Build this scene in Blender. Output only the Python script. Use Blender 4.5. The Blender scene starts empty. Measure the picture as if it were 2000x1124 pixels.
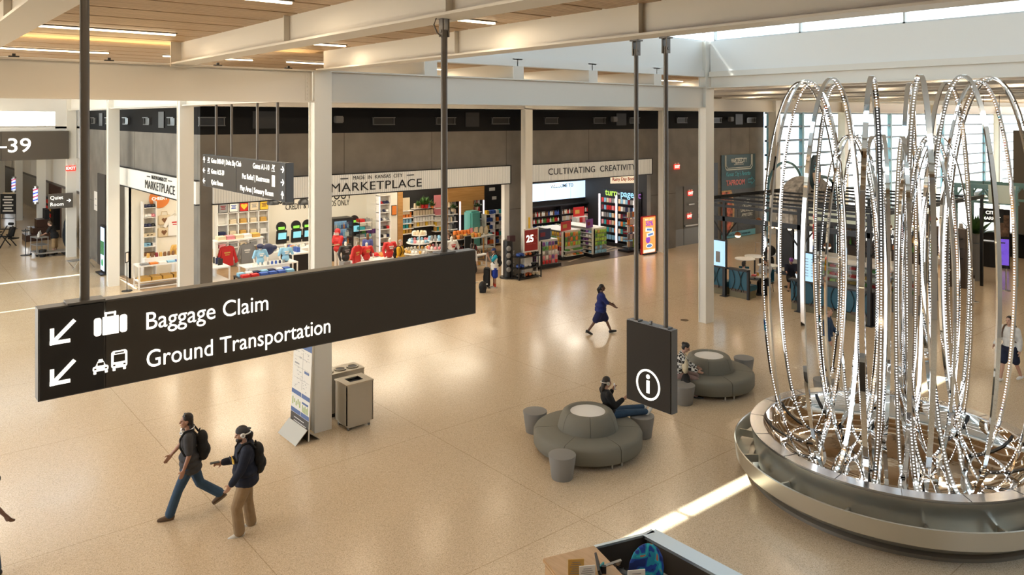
import bpy, bmesh, math, random
from mathutils import Vector, Matrix, Euler
sc = bpy.context.scene
PI = math.pi
# ---------------------------------------------------------------- camera
F, HOR, CH = 1503.4, 231.5, 6.9            # focal length and horizon of the photograph (2000 px wide), eye height
AX = math.atan2(1807.06, F)
FW = (math.cos(AX), math.sin(AX)); RT = (math.sin(AX), -math.cos(AX))
cam = bpy.data.cameras.new('camera'); co = bpy.data.objects.new('camera', cam)
sc.collection.objects.link(co); sc.camera = co
co.location = (0, 0, CH); co.rotation_euler = (PI/2, 0, AX - PI/2)
cam.sensor_width = 36; cam.lens = 36*F/2000; cam.shift_y = (HOR-562)/2000
cam.clip_end = 900; cam.clip_start = .05
sc.view_settings.view_transform = 'Standard'; sc.view_settings.look = 'None'
sc.view_settings.gamma = 1; sc.view_settings.use_curve_mapping = False
sc.view_settings.exposure = 0.06
sc.cycles.max_bounces = 7; sc.cycles.diffuse_bounces = 4; sc.cycles.glossy_bounces = 5
sc.cycles.transparent_max_bounces = 12; sc.cycles.sample_clamp_indirect = 6
sc.cycles.caustics_reflective = False; sc.cycles.caustics_refractive = False
# ---------------------------------------------------------------- daylight
w = bpy.data.worlds.new('sky'); sc.world = w; w.use_nodes = True
nt = w.node_tree; bgn = nt.nodes['Background']
tc = nt.nodes.new('ShaderNodeTexCoord'); sx = nt.nodes.new('ShaderNodeSeparateXYZ')
rmp = nt.nodes.new('ShaderNodeValToRGB')
nt.links.new(tc.outputs['Generated'], sx.inputs[0]); nt.links.new(sx.outputs['Z'], rmp.inputs[0])
rmp.color_ramp.elements[0].position = 0.0; rmp.color_ramp.elements[0].color = (.92, .97, 1, 1)
rmp.color_ramp.elements[1].position = .7; rmp.color_ramp.elements[1].color = (.62, .8, 1, 1)
nt.links.new(rmp.outputs[0], bgn.inputs[0]); bgn.inputs[1].default_value = 5.2
def light(name, kind, loc, rot, power, color, sx=1, sy=1, **k):
    l = bpy.data.lights.new(name, kind); l.energy = power; l.color = color
    if kind == 'AREA': l.shape = 'RECTANGLE'; l.size = sx; l.size_y = sy
    for a, b in k.items(): setattr(l, a, b)
    o = bpy.data.objects.new(name, l); sc.collection.objects.link(o)
    o.location = loc; o.rotation_euler = rot; return o
SUN_EL = (0.05, -.771, -1.0)   # direction the sunlight travels
d = Vector(SUN_EL).normalized()
so = light('sun', 'SUN', (0, 0, 30), d.to_track_quat('-Z', 'Y').to_euler(), 22.0, (1, .97, .9), angle=.009)
WARM = (1, .80, .56)
# ---------------------------------------------------------------- helpers
def g(px, py, z=0.0):
    Z = (CH-z)*F/(py-HOR); x = (px-1000)/F*Z
    return (Z*FW[0]+x*RT[0], Z*FW[1]+x*RT[1])
def onY(px, py, Y):
    r = (px-1000)/F; Z = Y/(FW[1]+r*RT[1]); return (Z*(FW[0]+r*RT[0]), CH-(py-HOR)*Z/F)
def onX(px, py, X):
    r = (px-1000)/F; Z = X/(FW[0]+r*RT[0]); return (Z*(FW[1]+r*RT[1]), CH-(py-HOR)*Z/F)
MATS = {}
ORD = 'first second third fourth fifth sixth seventh eighth ninth tenth eleventh twelfth thirteenth fourteenth fifteenth sixteenth seventeenth eighteenth nineteenth twentieth twenty-first twenty-second twenty-third twenty-fourth twenty-fifth'.split()
def upx(x, y): return (x*RT[0]+y*RT[1])/(x*FW[0]+y*FW[1])
def mat(name, col, rough=.5, metal=0, emit=None, es=1, coat=0, spec=None, noise=None, bump=0, bscale=40, alpha=None):
    if name in MATS: return MATS[name]
    m = bpy.data.materials.new(name); m.use_nodes = True; MATS[name] = m
    n = m.node_tree.nodes; L = m.node_tree.links; b = n['Principled BSDF']
    b.inputs['Base Color'].default_value = (*col, 1); b.inputs['Roughness'].default_value = rough
    b.inputs['Metallic'].default_value = metal
    if coat: b.inputs['Coat Weight'].default_value = coat; b.inputs['Coat Roughness'].default_value = .08
    if spec is not None: b.inputs['Specular IOR Level'].default_value = spec
    if emit: b.inputs['Emission Color'].default_value = (*emit, 1); b.inputs['Emission Strength'].default_value = es
    if noise:
        t = n.new('ShaderNodeTexCoord'); no = n.new('ShaderNodeTexNoise'); no.inputs['Scale'].default_value = noise[0]
        no.inputs['Detail'].default_value = 4
        r = n.new('ShaderNodeValToRGB'); k = noise[1]
        r.color_ramp.elements[0].position = .3; r.color_ramp.elements[1].position = .7
        r.color_ramp.elements[0].color = (*[c*(1-k) for c in col], 1); r.color_ramp.elements[1].color = (*[min(1, c*(1+k)) for c in col], 1)
        L.new(t.outputs['Object'], no.inputs['Vector']); L.new(no.outputs[0], r.inputs[0]); L.new(r.outputs[0], b.inputs['Base Color'])
    if bump:
        t = n.new('ShaderNodeTexCoord'); no = n.new('ShaderNodeTexNoise'); no.inputs['Scale'].default_value = bscale
        no.inputs['Detail'].default_value = 3
        bp = n.new('ShaderNodeBump'); bp.inputs['Strength'].default_value = bump; bp.inputs['Distance'].default_value = .02
        L.new(t.outputs['Object'], no.inputs['Vector']); L.new(no.outputs[0], bp.inputs['Height']); L.new(bp.outputs[0], b.inputs['Normal'])
    return m
class MB:
    def __init__(s): s.v = []; s.f = []
    def add(s, vs, fs, M=None):
        o = len(s.v)
        for p in vs: s.v.append(tuple(M @ Vector(p)) if M else tuple(p))
        for f in fs: s.f.append(tuple(i+o for i in f))
        return s
    def box(s, c, d, M=None, rz=0):
        x, y, z = (k/2 for k in d)
        vs = [(i*x, j*y, k*z) for i in (-1, 1) for j in (-1, 1) for k in (-1, 1)]
        R = Matrix.Translation(c) @ Matrix.Rotation(rz, 4, 'Z')
        if M: R = M @ R
        return s.add(vs, [(0,1,3,2),(4,6,7,5),(0,4,5,1),(2,3,7,6),(0,2,6,4),(1,5,7,3)], R)
    def b2(s, a, b, M=None):
        return s.box([(p+q)/2 for p, q in zip(a, b)], [abs(q-p) for p, q in zip(a, b)], M)
    def cyl(s, p0, p1, r0, r1=None, n=16, cap=True):
        r1 = r0 if r1 is None else r1; p0 = Vector(p0); p1 = Vector(p1)
        q = (p1-p0).to_track_quat('Z', 'Y').to_matrix()
        vs = []
        for p, r in ((p0, r0), (p1, r1)):
            for i in range(n): a = 2*PI*i/n; vs.append(tuple(p + q @ Vector((r*math.cos(a), r*math.sin(a), 0))))
        fs = [(i, (i+1) % n, n+(i+1) % n, n+i) for i in range(n)]
        if cap: fs += [tuple(range(n-1, -1, -1)), tuple(range(n, 2*n))]
        return s.add(vs, fs)
    def ell(s, c, r, nu=12, nv=8, M=None):
        if not hasattr(r, '__len__'): r = (r, r, r)
        vs = [(c[0], c[1], c[2]-r[2])]; fs = []
        for j in range(1, nv):
            b = -PI/2+PI*j/nv
            for i in range(nu):
                a = 2*PI*i/nu; vs.append((c[0]+r[0]*math.cos(b)*math.cos(a), c[1]+r[1]*math.cos(b)*math.sin(a), c[2]+r[2]*math.sin(b)))
        vs.append((c[0], c[1], c[2]+r[2])); T = len(vs)-1
        for i in range(nu):
            fs.append((0, 1+(i+1) % nu, 1+i)); fs.append((T, T-nu+i, T-nu+(i+1) % nu))
        for j in range(nv-2):
            for i in range(nu):
                a = 1+j*nu+i; b = 1+j*nu+(i+1) % nu; fs.append((a, b, b+nu, a+nu))
        return s.add(vs, fs, M)
    def lathe(s, prof, n=32, c=(0, 0, 0), a0=0, a1=2*PI, sx=1, sy=1):
        full = abs(a1-a0-2*PI) < 1e-6; m = n if full else n+1; vs = []; k = len(prof)
        for i in range(m):
            a = a0+(a1-a0)*i/n
            for r, z in prof: vs.append((c[0]+sx*r*math.cos(a), c[1]+sy*r*math.sin(a), c[2]+z))
        fs = []
        for i in range(n):
            i2 = (i+1) % m
            for j in range(k-1): fs.append((i*k+j, i2*k+j, i2*k+j+1, i*k+j+1))
        return s.add(vs, fs)
    def prism(s, poly, a, b, axis='z', M=None):
        n = len(poly)
        def P(p, t): return {'z': (p[0], p[1], t), 'y': (p[0], t, p[1]), 'x': (t, p[0], p[1])}[axis]
        return s.add([P(p, a) for p in poly]+[P(p, b) for p in poly],
                     [tuple(range(n-1, -1, -1)), tuple(range(n, 2*n))]+[(i, (i+1) % n, n+(i+1) % n, n+i) for i in range(n)], M)
    def tube(s, pts, r, n=8, closed=False):
        rr = r if hasattr(r, '__len__') else [r]*len(pts); P = [Vector(p) for p in pts]; N = len(P); vs = []
        up = Vector((0, 0, 1))
        for i, p in enumerate(P):
            if closed: t = P[(i+1) % N]-P[i-1]
            else: t = P[min(i+1, N-1)]-P[max(i-1, 0)]
            t.normalize(); a = t.cross(up)
            if a.length < 1e-3: a = t.cross(Vector((0, 1, 0)))
            a.normalize(); b = t.cross(a)
            for k in range(n): th = 2*PI*k/n; vs.append(tuple(p+rr[i]*(math.cos(th)*a+math.sin(th)*b)))
        fs = []
        for i in range(N if closed else N-1):
            j = (i+1) % N
            for k in range(n): k2 = (k+1) % n; fs.append((i*n+k, i*n+k2, j*n+k2, j*n+k))
        if not closed: fs += [tuple(range(n-1, -1, -1)), tuple(range((N-1)*n, N*n))]
        return s.add(vs, fs)
    def build(s, name, m, parent=None, smooth=False, loc=(0, 0, 0), rot=(0, 0, 0), bev=0, kind=None, fix=True):
        me = bpy.data.meshes.new(name); me.from_pydata(s.v, [], s.f)
        if fix:
            bm = bmesh.new(); bm.from_mesh(me); bmesh.ops.recalc_face_normals(bm, faces=bm.faces)
            if bev: bmesh.ops.bevel(bm, geom=bm.edges[:], offset=bev, segments=2, affect='EDGES')
            bm.to_mesh(me); bm.free()
        me.materials.append(m)
        if smooth:
            me.shade_smooth()
            if smooth != 'all': me.set_sharp_from_angle(angle=.7)
        o = bpy.data.objects.new(name, me); sc.collection.objects.link(o)
        o.parent = parent; o.location = loc; o.rotation_euler = rot
        if kind: o['kind'] = kind
        return o
def tag(o, label, cat, group=None, kind=None):
    o['label'] = label; o['category'] = cat
    if group: o['group'] = group
    if kind: o['kind'] = kind
    return o
def thing(name, label, cat, loc=(0, 0, 0), rz=0, group=None):
    o = bpy.data.objects.new(name, None); sc.collection.objects.link(o); o.empty_display_size = .2
    o.location = loc; o.rotation_euler = (0, 0, rz); return tag(o, label, cat, group)
KIDS = {}
def dup(src, loc, rz=None, label=None, group=None):
    if src not in KIDS: KIDS[src] = [c for c in bpy.data.objects if c.parent == src]
    r = src.copy(); sc.collection.objects.link(r); r.location = loc
    if rz is not None: r.rotation_euler = (0, 0, rz)
    if label: r['label'] = label
    if group: r['group'] = group
    def rec(a, b):
        if a not in KIDS: KIDS[a] = [c for c in bpy.data.objects if c.parent == a]
        for ch in KIDS[a]:
            c = ch.copy(); sc.collection.objects.link(c); c.parent = b; rec(ch, c)
    rec(src, r); return r
def struct(o): o['kind'] = 'structure'; return o
def txt(s, size, m, parent, loc, rot, ex=.004, align='CENTER', sx=1, off=0, name='lettering', sp=1, shear=0):
    cu = bpy.data.curves.new('t', 'FONT'); cu.body = s; cu.size = size; cu.extrude = ex; cu.align_x = align
    cu.align_y = 'CENTER'; cu.offset = off; cu.space_character = sp; cu.shear = shear; cu.resolution_u = 4
    t = bpy.data.objects.new('t', cu); sc.collection.objects.link(t)
    dg = bpy.context.evaluated_depsgraph_get(); me = bpy.data.meshes.new_from_object(t.evaluated_get(dg))
    bpy.data.objects.remove(t); bpy.data.curves.remove(cu)
    me.materials.clear(); me.materials.append(m)
    o = bpy.data.objects.new(name, me); sc.collection.objects.link(o); o.parent = parent
    o.location = loc; o.rotation_euler = rot; o.scale = (sx, 1, 1); return o
RY = (PI/2, 0, 0)            # lettering facing -Y
RX = (PI/2, 0, -PI/2)        # lettering facing -X
# ---------------------------------------------------------------- materials
WHITE = mat('painted_white_steel', (.76, .73, .67), .45)
WALLW = mat('white_plaster', (.82, .83, .82), .6)
DARKP = mat('charcoal_metal_sign', (.075, .065, .055), .45)
SIGND = mat('dark_brown_sign_panel', (.07, .062, .053), .6, spec=.25, bump=.05, bscale=300)
SIGNE = mat('sign_casing', (.16, .155, .15), .4, metal=.3)
BLACK = mat('black_powder_coat', (.012, .012, .013), .4)
ROD = mat('dark_steel_rod', (.15, .135, .12), .4, metal=.2)
LITW = mat('lit_white_lettering', (1, 1, 1), .5, emit=(1, .96, .85), es=1.15)
STEEL = mat('brushed_steel', (.62, .6, .56), .3, metal=1)
CHROME = mat('polished_mirror_steel', (.8, .8, .8), .02, metal=1)
DARKW = mat('dark_wall_band', (.009, .009, .01), .75, spec=.15)
GLASSM = None
def glass_mat():
    m = bpy.data.materials.new('clear_glass'); m.use_nodes = True; n = m.node_tree.nodes; L = m.node_tree.links
    n.remove(n['Principled BSDF']); tr = n.new('ShaderNodeBsdfTransparent'); gl = n.new('ShaderNodeBsdfGlossy')
    gl.inputs['Roughness'].default_value = .02
    tr.inputs[0].default_value = (.93, .97, .97, 1)
    mx = n.new('ShaderNodeMixShader'); mx.inputs[0].default_value = .05; L.new(tr.outputs[0], mx.inputs[1]); L.new(gl.outputs[0], mx.inputs[2])
    L.new(mx.outputs[0], n['Material Output'].inputs[0]); return m
GLASSM = glass_mat()
def floor_mat():
    m = mat('cream_terrazzo', (.62, .5, .36), .22, spec=.5); n = m.node_tree.nodes; L = m.node_tree.links; b = n['Principled BSDF']
    t = n.new('ShaderNodeTexCoord'); v = n.new('ShaderNodeTexVoronoi'); v.inputs['Scale'].default_value = 95
    r = n.new('ShaderNodeValToRGB'); e = r.color_ramp.elements
    e[0].position = 0; e[0].color = (.42, .32, .22, 1); e[1].position = .12; e[1].color = (.58, .45, .30, 1)
    x = r.color_ramp.elements.new(.55); x.color = (.68, .54, .37, 1); x = r.color_ramp.elements.new(.9); x.color = (.76, .63, .46, 1)
    sp = n.new('ShaderNodeSeparateColor'); L.new(t.outputs['Object'], v.inputs['Vector']); L.new(v.outputs['Color'], sp.inputs[0]); L.new(sp.outputs[0], r.inputs[0])
    no = n.new('ShaderNodeTexNoise'); no.inputs['Scale'].default_value = .8; L.new(t.outputs['Object'], no.inputs['Vector'])
    # joints every 4.7 m
    br = n.new('ShaderNodeTexBrick'); br.inputs['Scale'].default_value = 1; br.offset = 0; br.inputs['Brick Width'].default_value = 4.7; br.inputs['Row Height'].default_value = 4.7
    br.inputs['Mortar Size'].default_value = .008; br.inputs['Color1'].default_value = (1, 1, 1, 1); br.inputs['Color2'].default_value = (1, 1, 1, 1); br.inputs['Mortar'].default_value = (.72, .68, .62, 1)
    L.new(t.outputs['Object'], br.inputs['Vector'])
    mx = n.new('ShaderNodeMix'); mx.data_type = 'RGBA'; mx.blend_type = 'MULTIPLY'; mx.inputs[0].default_value = 1
    L.new(r.outputs[0], mx.inputs[6]); L.new(br.outputs[0], mx.inputs[7]); L.new(mx.outputs[2], b.inputs['Base Color'])
    mr = n.new('ShaderNodeMapRange'); mr.inputs[3].default_value = .13; mr.inputs[4].default_value = .26; L.new(no.outputs[0], mr.inputs[0]); L.new(mr.outputs[0], b.inputs['Roughness'])
    return m
TERR = floor_mat()
def wood_slat():
    m = mat('slatted_maple_ceiling', (.55, .35, .18), .5); n = m.node_tree.nodes; L = m.node_tree.links; b = n['Principled BSDF']
    t = n.new('ShaderNodeTexCoord'); s = n.new('ShaderNodeSeparateXYZ'); L.new(t.outputs['Object'], s.inputs[0])
    f = n.new('ShaderNodeMath'); f.operation = 'MULTIPLY'; f.inputs[1].default_value = 1/.085; L.new(s.outputs[1], f.inputs[0])
    q = n.new('ShaderNodeMath'); q.operation = 'FRACT'; L.new(f.outputs[0], q.inputs[0])
    r = n.new('ShaderNodeValToRGB'); e = r.color_ramp.elements; e[0].position = 0; e[0].color = (.12, .065, .03, 1); e[1].position = .22; e[1].color = (.57, .41, .255, 1)
    r.color_ramp.elements.new(.14).color = (.12, .065, .03, 1)
    L.new(q.outputs[0], r.inputs[0])
    mp = n.new('ShaderNodeMapping'); mp.inputs['Scale'].default_value = (.6, 11.8, 1); no = n.new('ShaderNodeTexNoise'); no.inputs['Scale'].default_value = 1.5; no.inputs['Detail'].default_value = 5
    L.new(t.outputs['Object'], mp.inputs[0]); L.new(mp.outputs[0], no.inputs['Vector'])
    mx = n.new('ShaderNodeMix'); mx.data_type = 'RGBA'; mx.blend_type = 'MULTIPLY'; mx.inputs[0].default_value = .8
    r2 = n.new('ShaderNodeValToRGB'); r2.color_ramp.elements[0].color = (.62, .58, .52, 1); r2.color_ramp.elements[1].color = (1, 1, 1, 1); r2.color_ramp.elements[0].position = .3; r2.color_ramp.elements[1].position = .65
    L.new(no.outputs[0], r2.inputs[0]); L.new(r.outputs[0], mx.inputs[6]); L.new(r2.outputs[0], mx.inputs[7]); L.new(mx.outputs[2], b.inputs['Base Color'])
    return m
SLAT = wood_slat()
def grain(name, c1, c2, rough=.4, sc_=(1, 14, 14), s=1.4):
    m = mat(name, c1, rough); n = m.node_tree.nodes; L = m.node_tree.links
    t = n.new('ShaderNodeTexCoord'); mp = n.new('ShaderNodeMapping'); mp.inputs['Scale'].default_value = sc_
    no = n.new('ShaderNodeTexNoise'); no.inputs['Scale'].default_value = s; no.inputs['Detail'].default_value = 6
    r = n.new('ShaderNodeValToRGB'); r.color_ramp.elements[0].position = .35; r.color_ramp.elements[1].position = .65
    r.color_ramp.elements[0].color = (*c1, 1); r.color_ramp.elements[1].color = (*c2, 1)
    L.new(t.outputs['Object'], mp.inputs[0]); L.new(mp.outputs[0], no.inputs['Vector']); L.new(no.outputs[0], r.inputs[0])
    L.new(r.outputs[0], n['Principled BSDF'].inputs['Base Color']); return m
def panel_mat():
    m = mat('grey_cement_panels', (.2, .175, .145), .7); n = m.node_tree.nodes; L = m.node_tree.links; b = n['Principled BSDF']
    t = n.new('ShaderNodeTexCoord'); no = n.new('ShaderNodeTexNoise'); no.inputs['Scale'].default_value = 1.3; no.inputs['Detail'].default_value = 8
    r = n.new('ShaderNodeValToRGB'); r.color_ramp.elements[0].position = .3; r.color_ramp.elements[1].position = .7
    r.color_ramp.elements[0].color = (.15, .137, .12, 1); r.color_ramp.elements[1].color = (.205, .19, .167, 1)
    L.new(t.outputs['Object'], no.inputs['Vector']); L.new(no.outputs[0], r.inputs[0]); L.new(r.outputs[0], b.inputs['Base Color']); return m
CEM = panel_mat()
SEAM = mat('panel_joint', (.07, .06, .05), .8)
# ---------------------------------------------------------------- the setting
XL, XR, YN, YC, YF = 7.65, 21.75, -3.0, 15.85, 26.0
CZ = 8.38
fl = MB(); fl.box((35, 38, -.1), (150, 130, .2)); struct(fl.build('floor', TERR))
# wood ceiling in panels running along X, dark plenum above
def ceil_zone(name, x0, x1, y0, y1, pitch=1.02, gap=.07, ph=0, ex=(0, 0)):
    m = MB(); y = y0+ph
    while y < y1:
        e = min(y+pitch-gap, y1)
        if e-y > .05: m.b2((x0, y, CZ), (x1, e, CZ+.05))
        y += pitch
    struct(m.build(name, SLAT))
    p = MB(); p.b2((x0, y0, CZ+.3), (x1+ex[0], y1+ex[1], CZ+.4)); struct(p.build(name+'_plenum', BLACK))
ceil_zone('ceiling', -9, XL, -6, 22)
ceil_zone('ceiling', -9, XL, 39.9, 43.2, ex=(0, .6))
ceil_zone('ceiling', -9, -6.5, 22, 39.9)
ceil_zone('ceiling', XL, XR, YC+.15, 26.4, ph=.3, ex=(.25, 0))
ceil_zone('ceiling', XR+.2, 90, -6, 26.2, ph=.55)
# unseen walls added behind the viewpoint to cut sky light on the beams
m = MB(); m.b2((-9.2, -6.4, 0), (90, -6.2, 8.8)); struct(m.build('wall_rear_light_block', mat('warm_grey_wall', (.45, .41, .36), .7)))
m = MB(); m.b2((-9.4, -6.4, 0), (-9.2, 12, 8.8)); m.b2((-9.4, 12, 7.0), (-9.2, 43.7, 8.8)); struct(m.build('wall_left_light_block', MATS['warm_grey_wall']))
# I beams
def ibeam(m, a, b, z0, z1, w=.4, t=.03, tw=.03, axis='y'):
    """a..b along the axis; centre c"""
    (s, c0), e = a, b
    if axis == 'y':
        x = c0; m.b2((x-w/2, s, z0), (x+w/2, e, z0+t)); m.b2((x-tw/2, s, z0+t), (x+tw/2, e, z1-t)); m.b2((x-w/2, s, z1-t), (x+w/2, e, z1))
    else:
        y = c0; m.b2((s, y-w/2, z0), (e, y+w/2, z0+t)); m.b2((s, y-tw/2, z0+t), (e, y+tw/2, z1-t)); m.b2((s, y-w/2, z1-t), (e, y+w/2, z1))
def stiff(m, x, y, z0, z1, w=.2, axis='y'):
    if axis == 'y': m.b2((x-w/2, y-.01, z0), (x+w/2, y+.01, z1))
    else: m.b2((x-.01, y-w/2, z0), (x+.01, y+w/2, z1))
k = 1
for x in (-5.4, -2.05, 1.27, 4.65, XL):
    m = MB(); ibeam(m, (-6, x), YC-.2, 7.95, 8.5)
    for y in (-3, 2, 6.55, 10.6): stiff(m, x, y, 7.97, 8.45)
    if x < XL: m.box((x, YC-.2, 8.15), (.42, .03, .5))
    struct(m.build('trim_%d' % k, WHITE)); k += 1
m = MB(); ibeam(m, (-9, YC), XL-.2, 7.25, 7.96, axis='x', w=.3)
for i in range(7): m.cyl((XL-.3, YC-.03, 7.35+i*.085), (XL-.3, YC-.045, 7.35+i*.085), .025, n=8)
m.b2((XL-.36, YC-.03, 7.3), (XL-.24, YC-.02, 7.92)); struct(m.build('trim_%d' % k, WHITE)); k += 1
m = MB(); ibeam(m, (XL+.2, YC), XR-.2, 7.25, 7.96, axis='x', w=.3)
struct(m.build('trim_%d' % k, WHITE)); k += 1
for yb in (YF-.6,):
    m = MB(); ibeam(m, (XL+.2, yb), 90, 7.3, 7.98, axis='x', w=.3); struct(m.build('trim_%d' % k, WHITE)); k += 1
m = MB(); ibeam(m, (YC+.2, XL), 90, 7.3, 7.98, axis='y', w=.3); struct(m.build('trim_%d' % k, WHITE)); k += 1
# purlins over the shop-side bay, seen through the slot above the beam
for x in (10.5, 13.3, 16.15, 19.05):
    m = MB(); ibeam(m, (YC-.1, x), YF-.8, 7.96, 8.5, w=.34); m.box((x, YC-.12, 8.13), (.36, .04, .34)); struct(m.build('trim_%d' % k, WHITE)); k += 1
for x in (24.6, 27.4, 30.2, 33.1, 36, 38.8, 41.6, 44.5, 47.3, 50.2):
    m = MB(); ibeam(m, (-5, x), YF-.8, 7.98, 8.5, w=.3); struct(m.build('trim_%d' % k, WHITE)); k += 1
# edge beams of the atrium well, white upstands, clerestory
m = MB(); m.b2((XL+.2, YC-.1, 8.3), (XR-.2, YC+.2, 8.52)); m.b2((XL-.2, YC+.01, 8.5), (XR+.2, YC+.2, 9.5)); struct(m.build('wall_far', WALLW))
m = MB(); ibeam(m, (YN, XR), YC-.2, 7.92, 8.32, w=.34); m.b2((XR-.12, YN, 8.3), (XR+.2, YC-.2, 8.47)); struct(m.build('trim_%d' % k, WHITE)); k += 1
m = MB(); m.b2((XR-.04, YN, 8.45), (XR+.2, YC-.2, 9.5)); struct(m.build('wall_right', WALLW))
m = MB(); m.b2((XL-.2, YN, 8.47), (XL+.04, YC, 9.5)); struct(m.build('wall_left', WALLW))
m = MB(); m.b2((XL, YN-.2, 7.95), (XR, YN, 9.5)); struct(m.build('wall_near', WALLW))
def clerestory(name, p0, p1, n):
    a = Vector((*p0, 0)); b = Vector((*p1, 0)); fr = MB(); gl = MB(); d = (b-a)/n; L = d.length; rz = math.atan2(d.y, d.x)
    for i in range(n+1): q = a+d*i; fr.box((q.x, q.y, 10.4), (.07, .1, 1.8), rz=rz)
    c = (a+b)/2
    for z in (9.52, 11.28): fr.box((c.x, c.y, z), (L*n, .1, .06), rz=rz)
    gl.box((c.x, c.y, 10.4), (L*n, .012, 1.76), rz=rz)
    o = struct(fr.build(name, mat('window_frame_white', (.7, .74, .76), .4))); q = gl.build('glass', GLASSM, o)
clerestory('window_1', (XR+.1, YC-.3), (XR+.1, YN), 6)
clerestory('window_2', (XL-.1, YC+.1), (XR, YC+.1), 5)
clerestory('window_3', (XL-.1, YN), (XL-.1, YC), 6)
m = MB(); m.b2((-6.5, 21.8, CZ), (XL, 22, 9.5)); m.b2((-6.5, 40, CZ), (XL, 40.2, 9.5)); m.b2((-6.7, 21.8, CZ), (-6.5, 40.2, 9.5)); m.b2((XL+.05, 21.8, 8.5), (XL+.25, 40.2, 9.5)); struct(m.build('wall_skylight', WALLW))
clerestory('window_6', (-6.5, 40.1), (XL, 40.1), 5); clerestory('window_7', (-6.6, 21.9), (-6.6, 40.1), 6); clerestory('window_8', (XL+.15, 21.9), (XL+.15, 40.1), 6); clerestory('window_9', (-6.5, 21.9), (XL, 21.9), 5)
m = MB(); m.b2((-7.6, 20.8, 11.3), (XL+1.2, 41.3, 11.6)); struct(m.build('ceiling_skylight', WALLW))
m = MB(); m.b2((XL-1.2, YN-1.2, 11.3), (XR+1.2, 17.0, 11.6)); struct(m.build('ceiling_atrium', WALLW))
# columns
def column(x, y, z1, w=.41, dpt=.3, label='', n=None):
    m = MB(); m.box((x, y, z1/2), (w, .03, z1)); m.v = []; m.f = []
    m.b2((x-w/2, y-dpt/2, 0), (x+w/2, y-dpt/2+.03, z1)); m.b2((x-w/2, y+dpt/2-.03, 0), (x+w/2, y+dpt/2, z1)); m.b2((x-w/2+.03, y-dpt/2+.03, 0), (x+w/2-.03, y+dpt/2-.03, z1))
    return tag(m.build('steel_column', mat('cream_painted_column', (.80, .79, .74), .4)), label, 'column', 'white steel columns of the hall')
column(XL, YC, 7.96, label='white square steel column rising beside the leaning map board')
column(XR, YC, 9.5, w=.45, label='tall white steel column between the suited walker and the blue booth')
column(XL, YF-.6, 7.96, w=.43, label='white column at the corner where the two marketplace fronts meet')
column(XL, 34.9, 7.96, w=.43, label='white column beside the small stanchion sign left of the marketplace')
column(XL, 43.6, 7.96, w=.43, label='white column right of the quiet room sign')
for i, y in enumerate((52.4, 61.4, 70.4)):
    column(XL, y, 7.96, w=.43, label=('white column with the nearer barber pole in the far left hall', 'white column with the farther barber pole in the far left hall', 'farthest white column at the left edge of the hall')[i])
column(21.97, YF-.6, 7.96, label='white column with a yellow strip between the two shop fronts')
column(31.4, YF-.4, 7.96, w=.3, label='narrow white column right of the orange lit kiosk')
for i, x in enumerate((41.6, 49.95, 64.05, 78.15)):
    column(x, YF-.6, 7.96, w=.5, dpt=.5, label=('white column where the grey wall meets the big window', 'white column in the big window behind the left metal hoops', 'white column in the big window behind the middle metal hoops', 'white column in the big window behind the right metal hoops')[i])
# ---------------------------------------------------------------- shop front walls
def wallX(name, x0, x1, z0, z1, y=YF, t=.25, m_=CEM):      # wall along X facing -Y
    m = MB(); m.b2((x0, y, z0), (x1, y+t, z1)); return struct(m.build(name, m_))
def wallY(name, y0, y1, z0, z1, x=8.3, t=.25, m_=CEM):     # wall along Y facing -X
    m = MB(); m.b2((x, y0, z0), (x+t, y1, z1)); return struct(m.build(name, m_))
m = MB()
m.b2((8.3, YF, 4.82), (41.4, YF+.25, 6.36))
for a, b in ((8.3, 8.7), (21.5, 22.75), (30.95, 33.0), (36.1, 41.4)): m.b2((a, YF, 0), (b, YF+.25, 4.82))
m.b2((33.0, YF, 3.25), (36.1, YF+.25, 4.82))
fw_ = struct(m.build('wall_front', CEM))
sm = MB()
for x in (10.9, 13.5, 17.4, 21.3, 26.4, 29.9, 32.2, 38.0, 39.9): sm.b2((x, YF-.004, 4.85), (x+.02, YF, 6.36))
for x0, x1 in ((21.52, 22.7), (31, 33), (36.1, 41.4)): sm.b2((x0, YF-.004, 2.9), (x1, YF, 2.92))
for x in (22.2, 32.2, 38, 39.9): sm.b2((x, YF-.004, 0), (x+.015, YF, 4.8))
sm.build('seam', SEAM, fw_)
struct(wallX('wall_front_band', 8.3, 41.4, 6.36, 7.3, m_=DARKW))
# side front (faces the left hall)
m = MB(); m.b2((8.3, YF+.26, 4.82), (8.55, 46, 6.36)); m.b2((8.3, YF+.26, 0), (8.55, 30.1-3.4, 4.82)); m.b2((8.3, 36.9, 0), (8.55, 43, 4.82))
sw_ = struct(m.build('wall_side', CEM)); sm = MB()
for y in (28.5, 31.5, 34.2, 36.8, 39.5): sm.b2((8.296, y, 4.85), (8.3, y+.02, 6.36))
sm.b2((8.296, 37, 2.9), (8.3, 43, 2.92)); sm.build('seam', SEAM, sw_)
wallY('wall_side_band', YF+.26, 46, 6.36, 7.3, m_=DARKW)
m = MB(); m.b2((8.0, 26, 7.28), (90, 27, 8.5)); m.b2((8, 27, 7.28), (8.6, 90, 8.5)); struct(m.build('wall_upper', WALLW))
# dark recess beside the side shop
m = MB(); m.b2((8.26, 39.2, 0), (8.3, 40.8, 4.3)); struct(m.build('door_1', mat('dark_service_recess', (.06, .055, .05), .6)))
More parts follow.
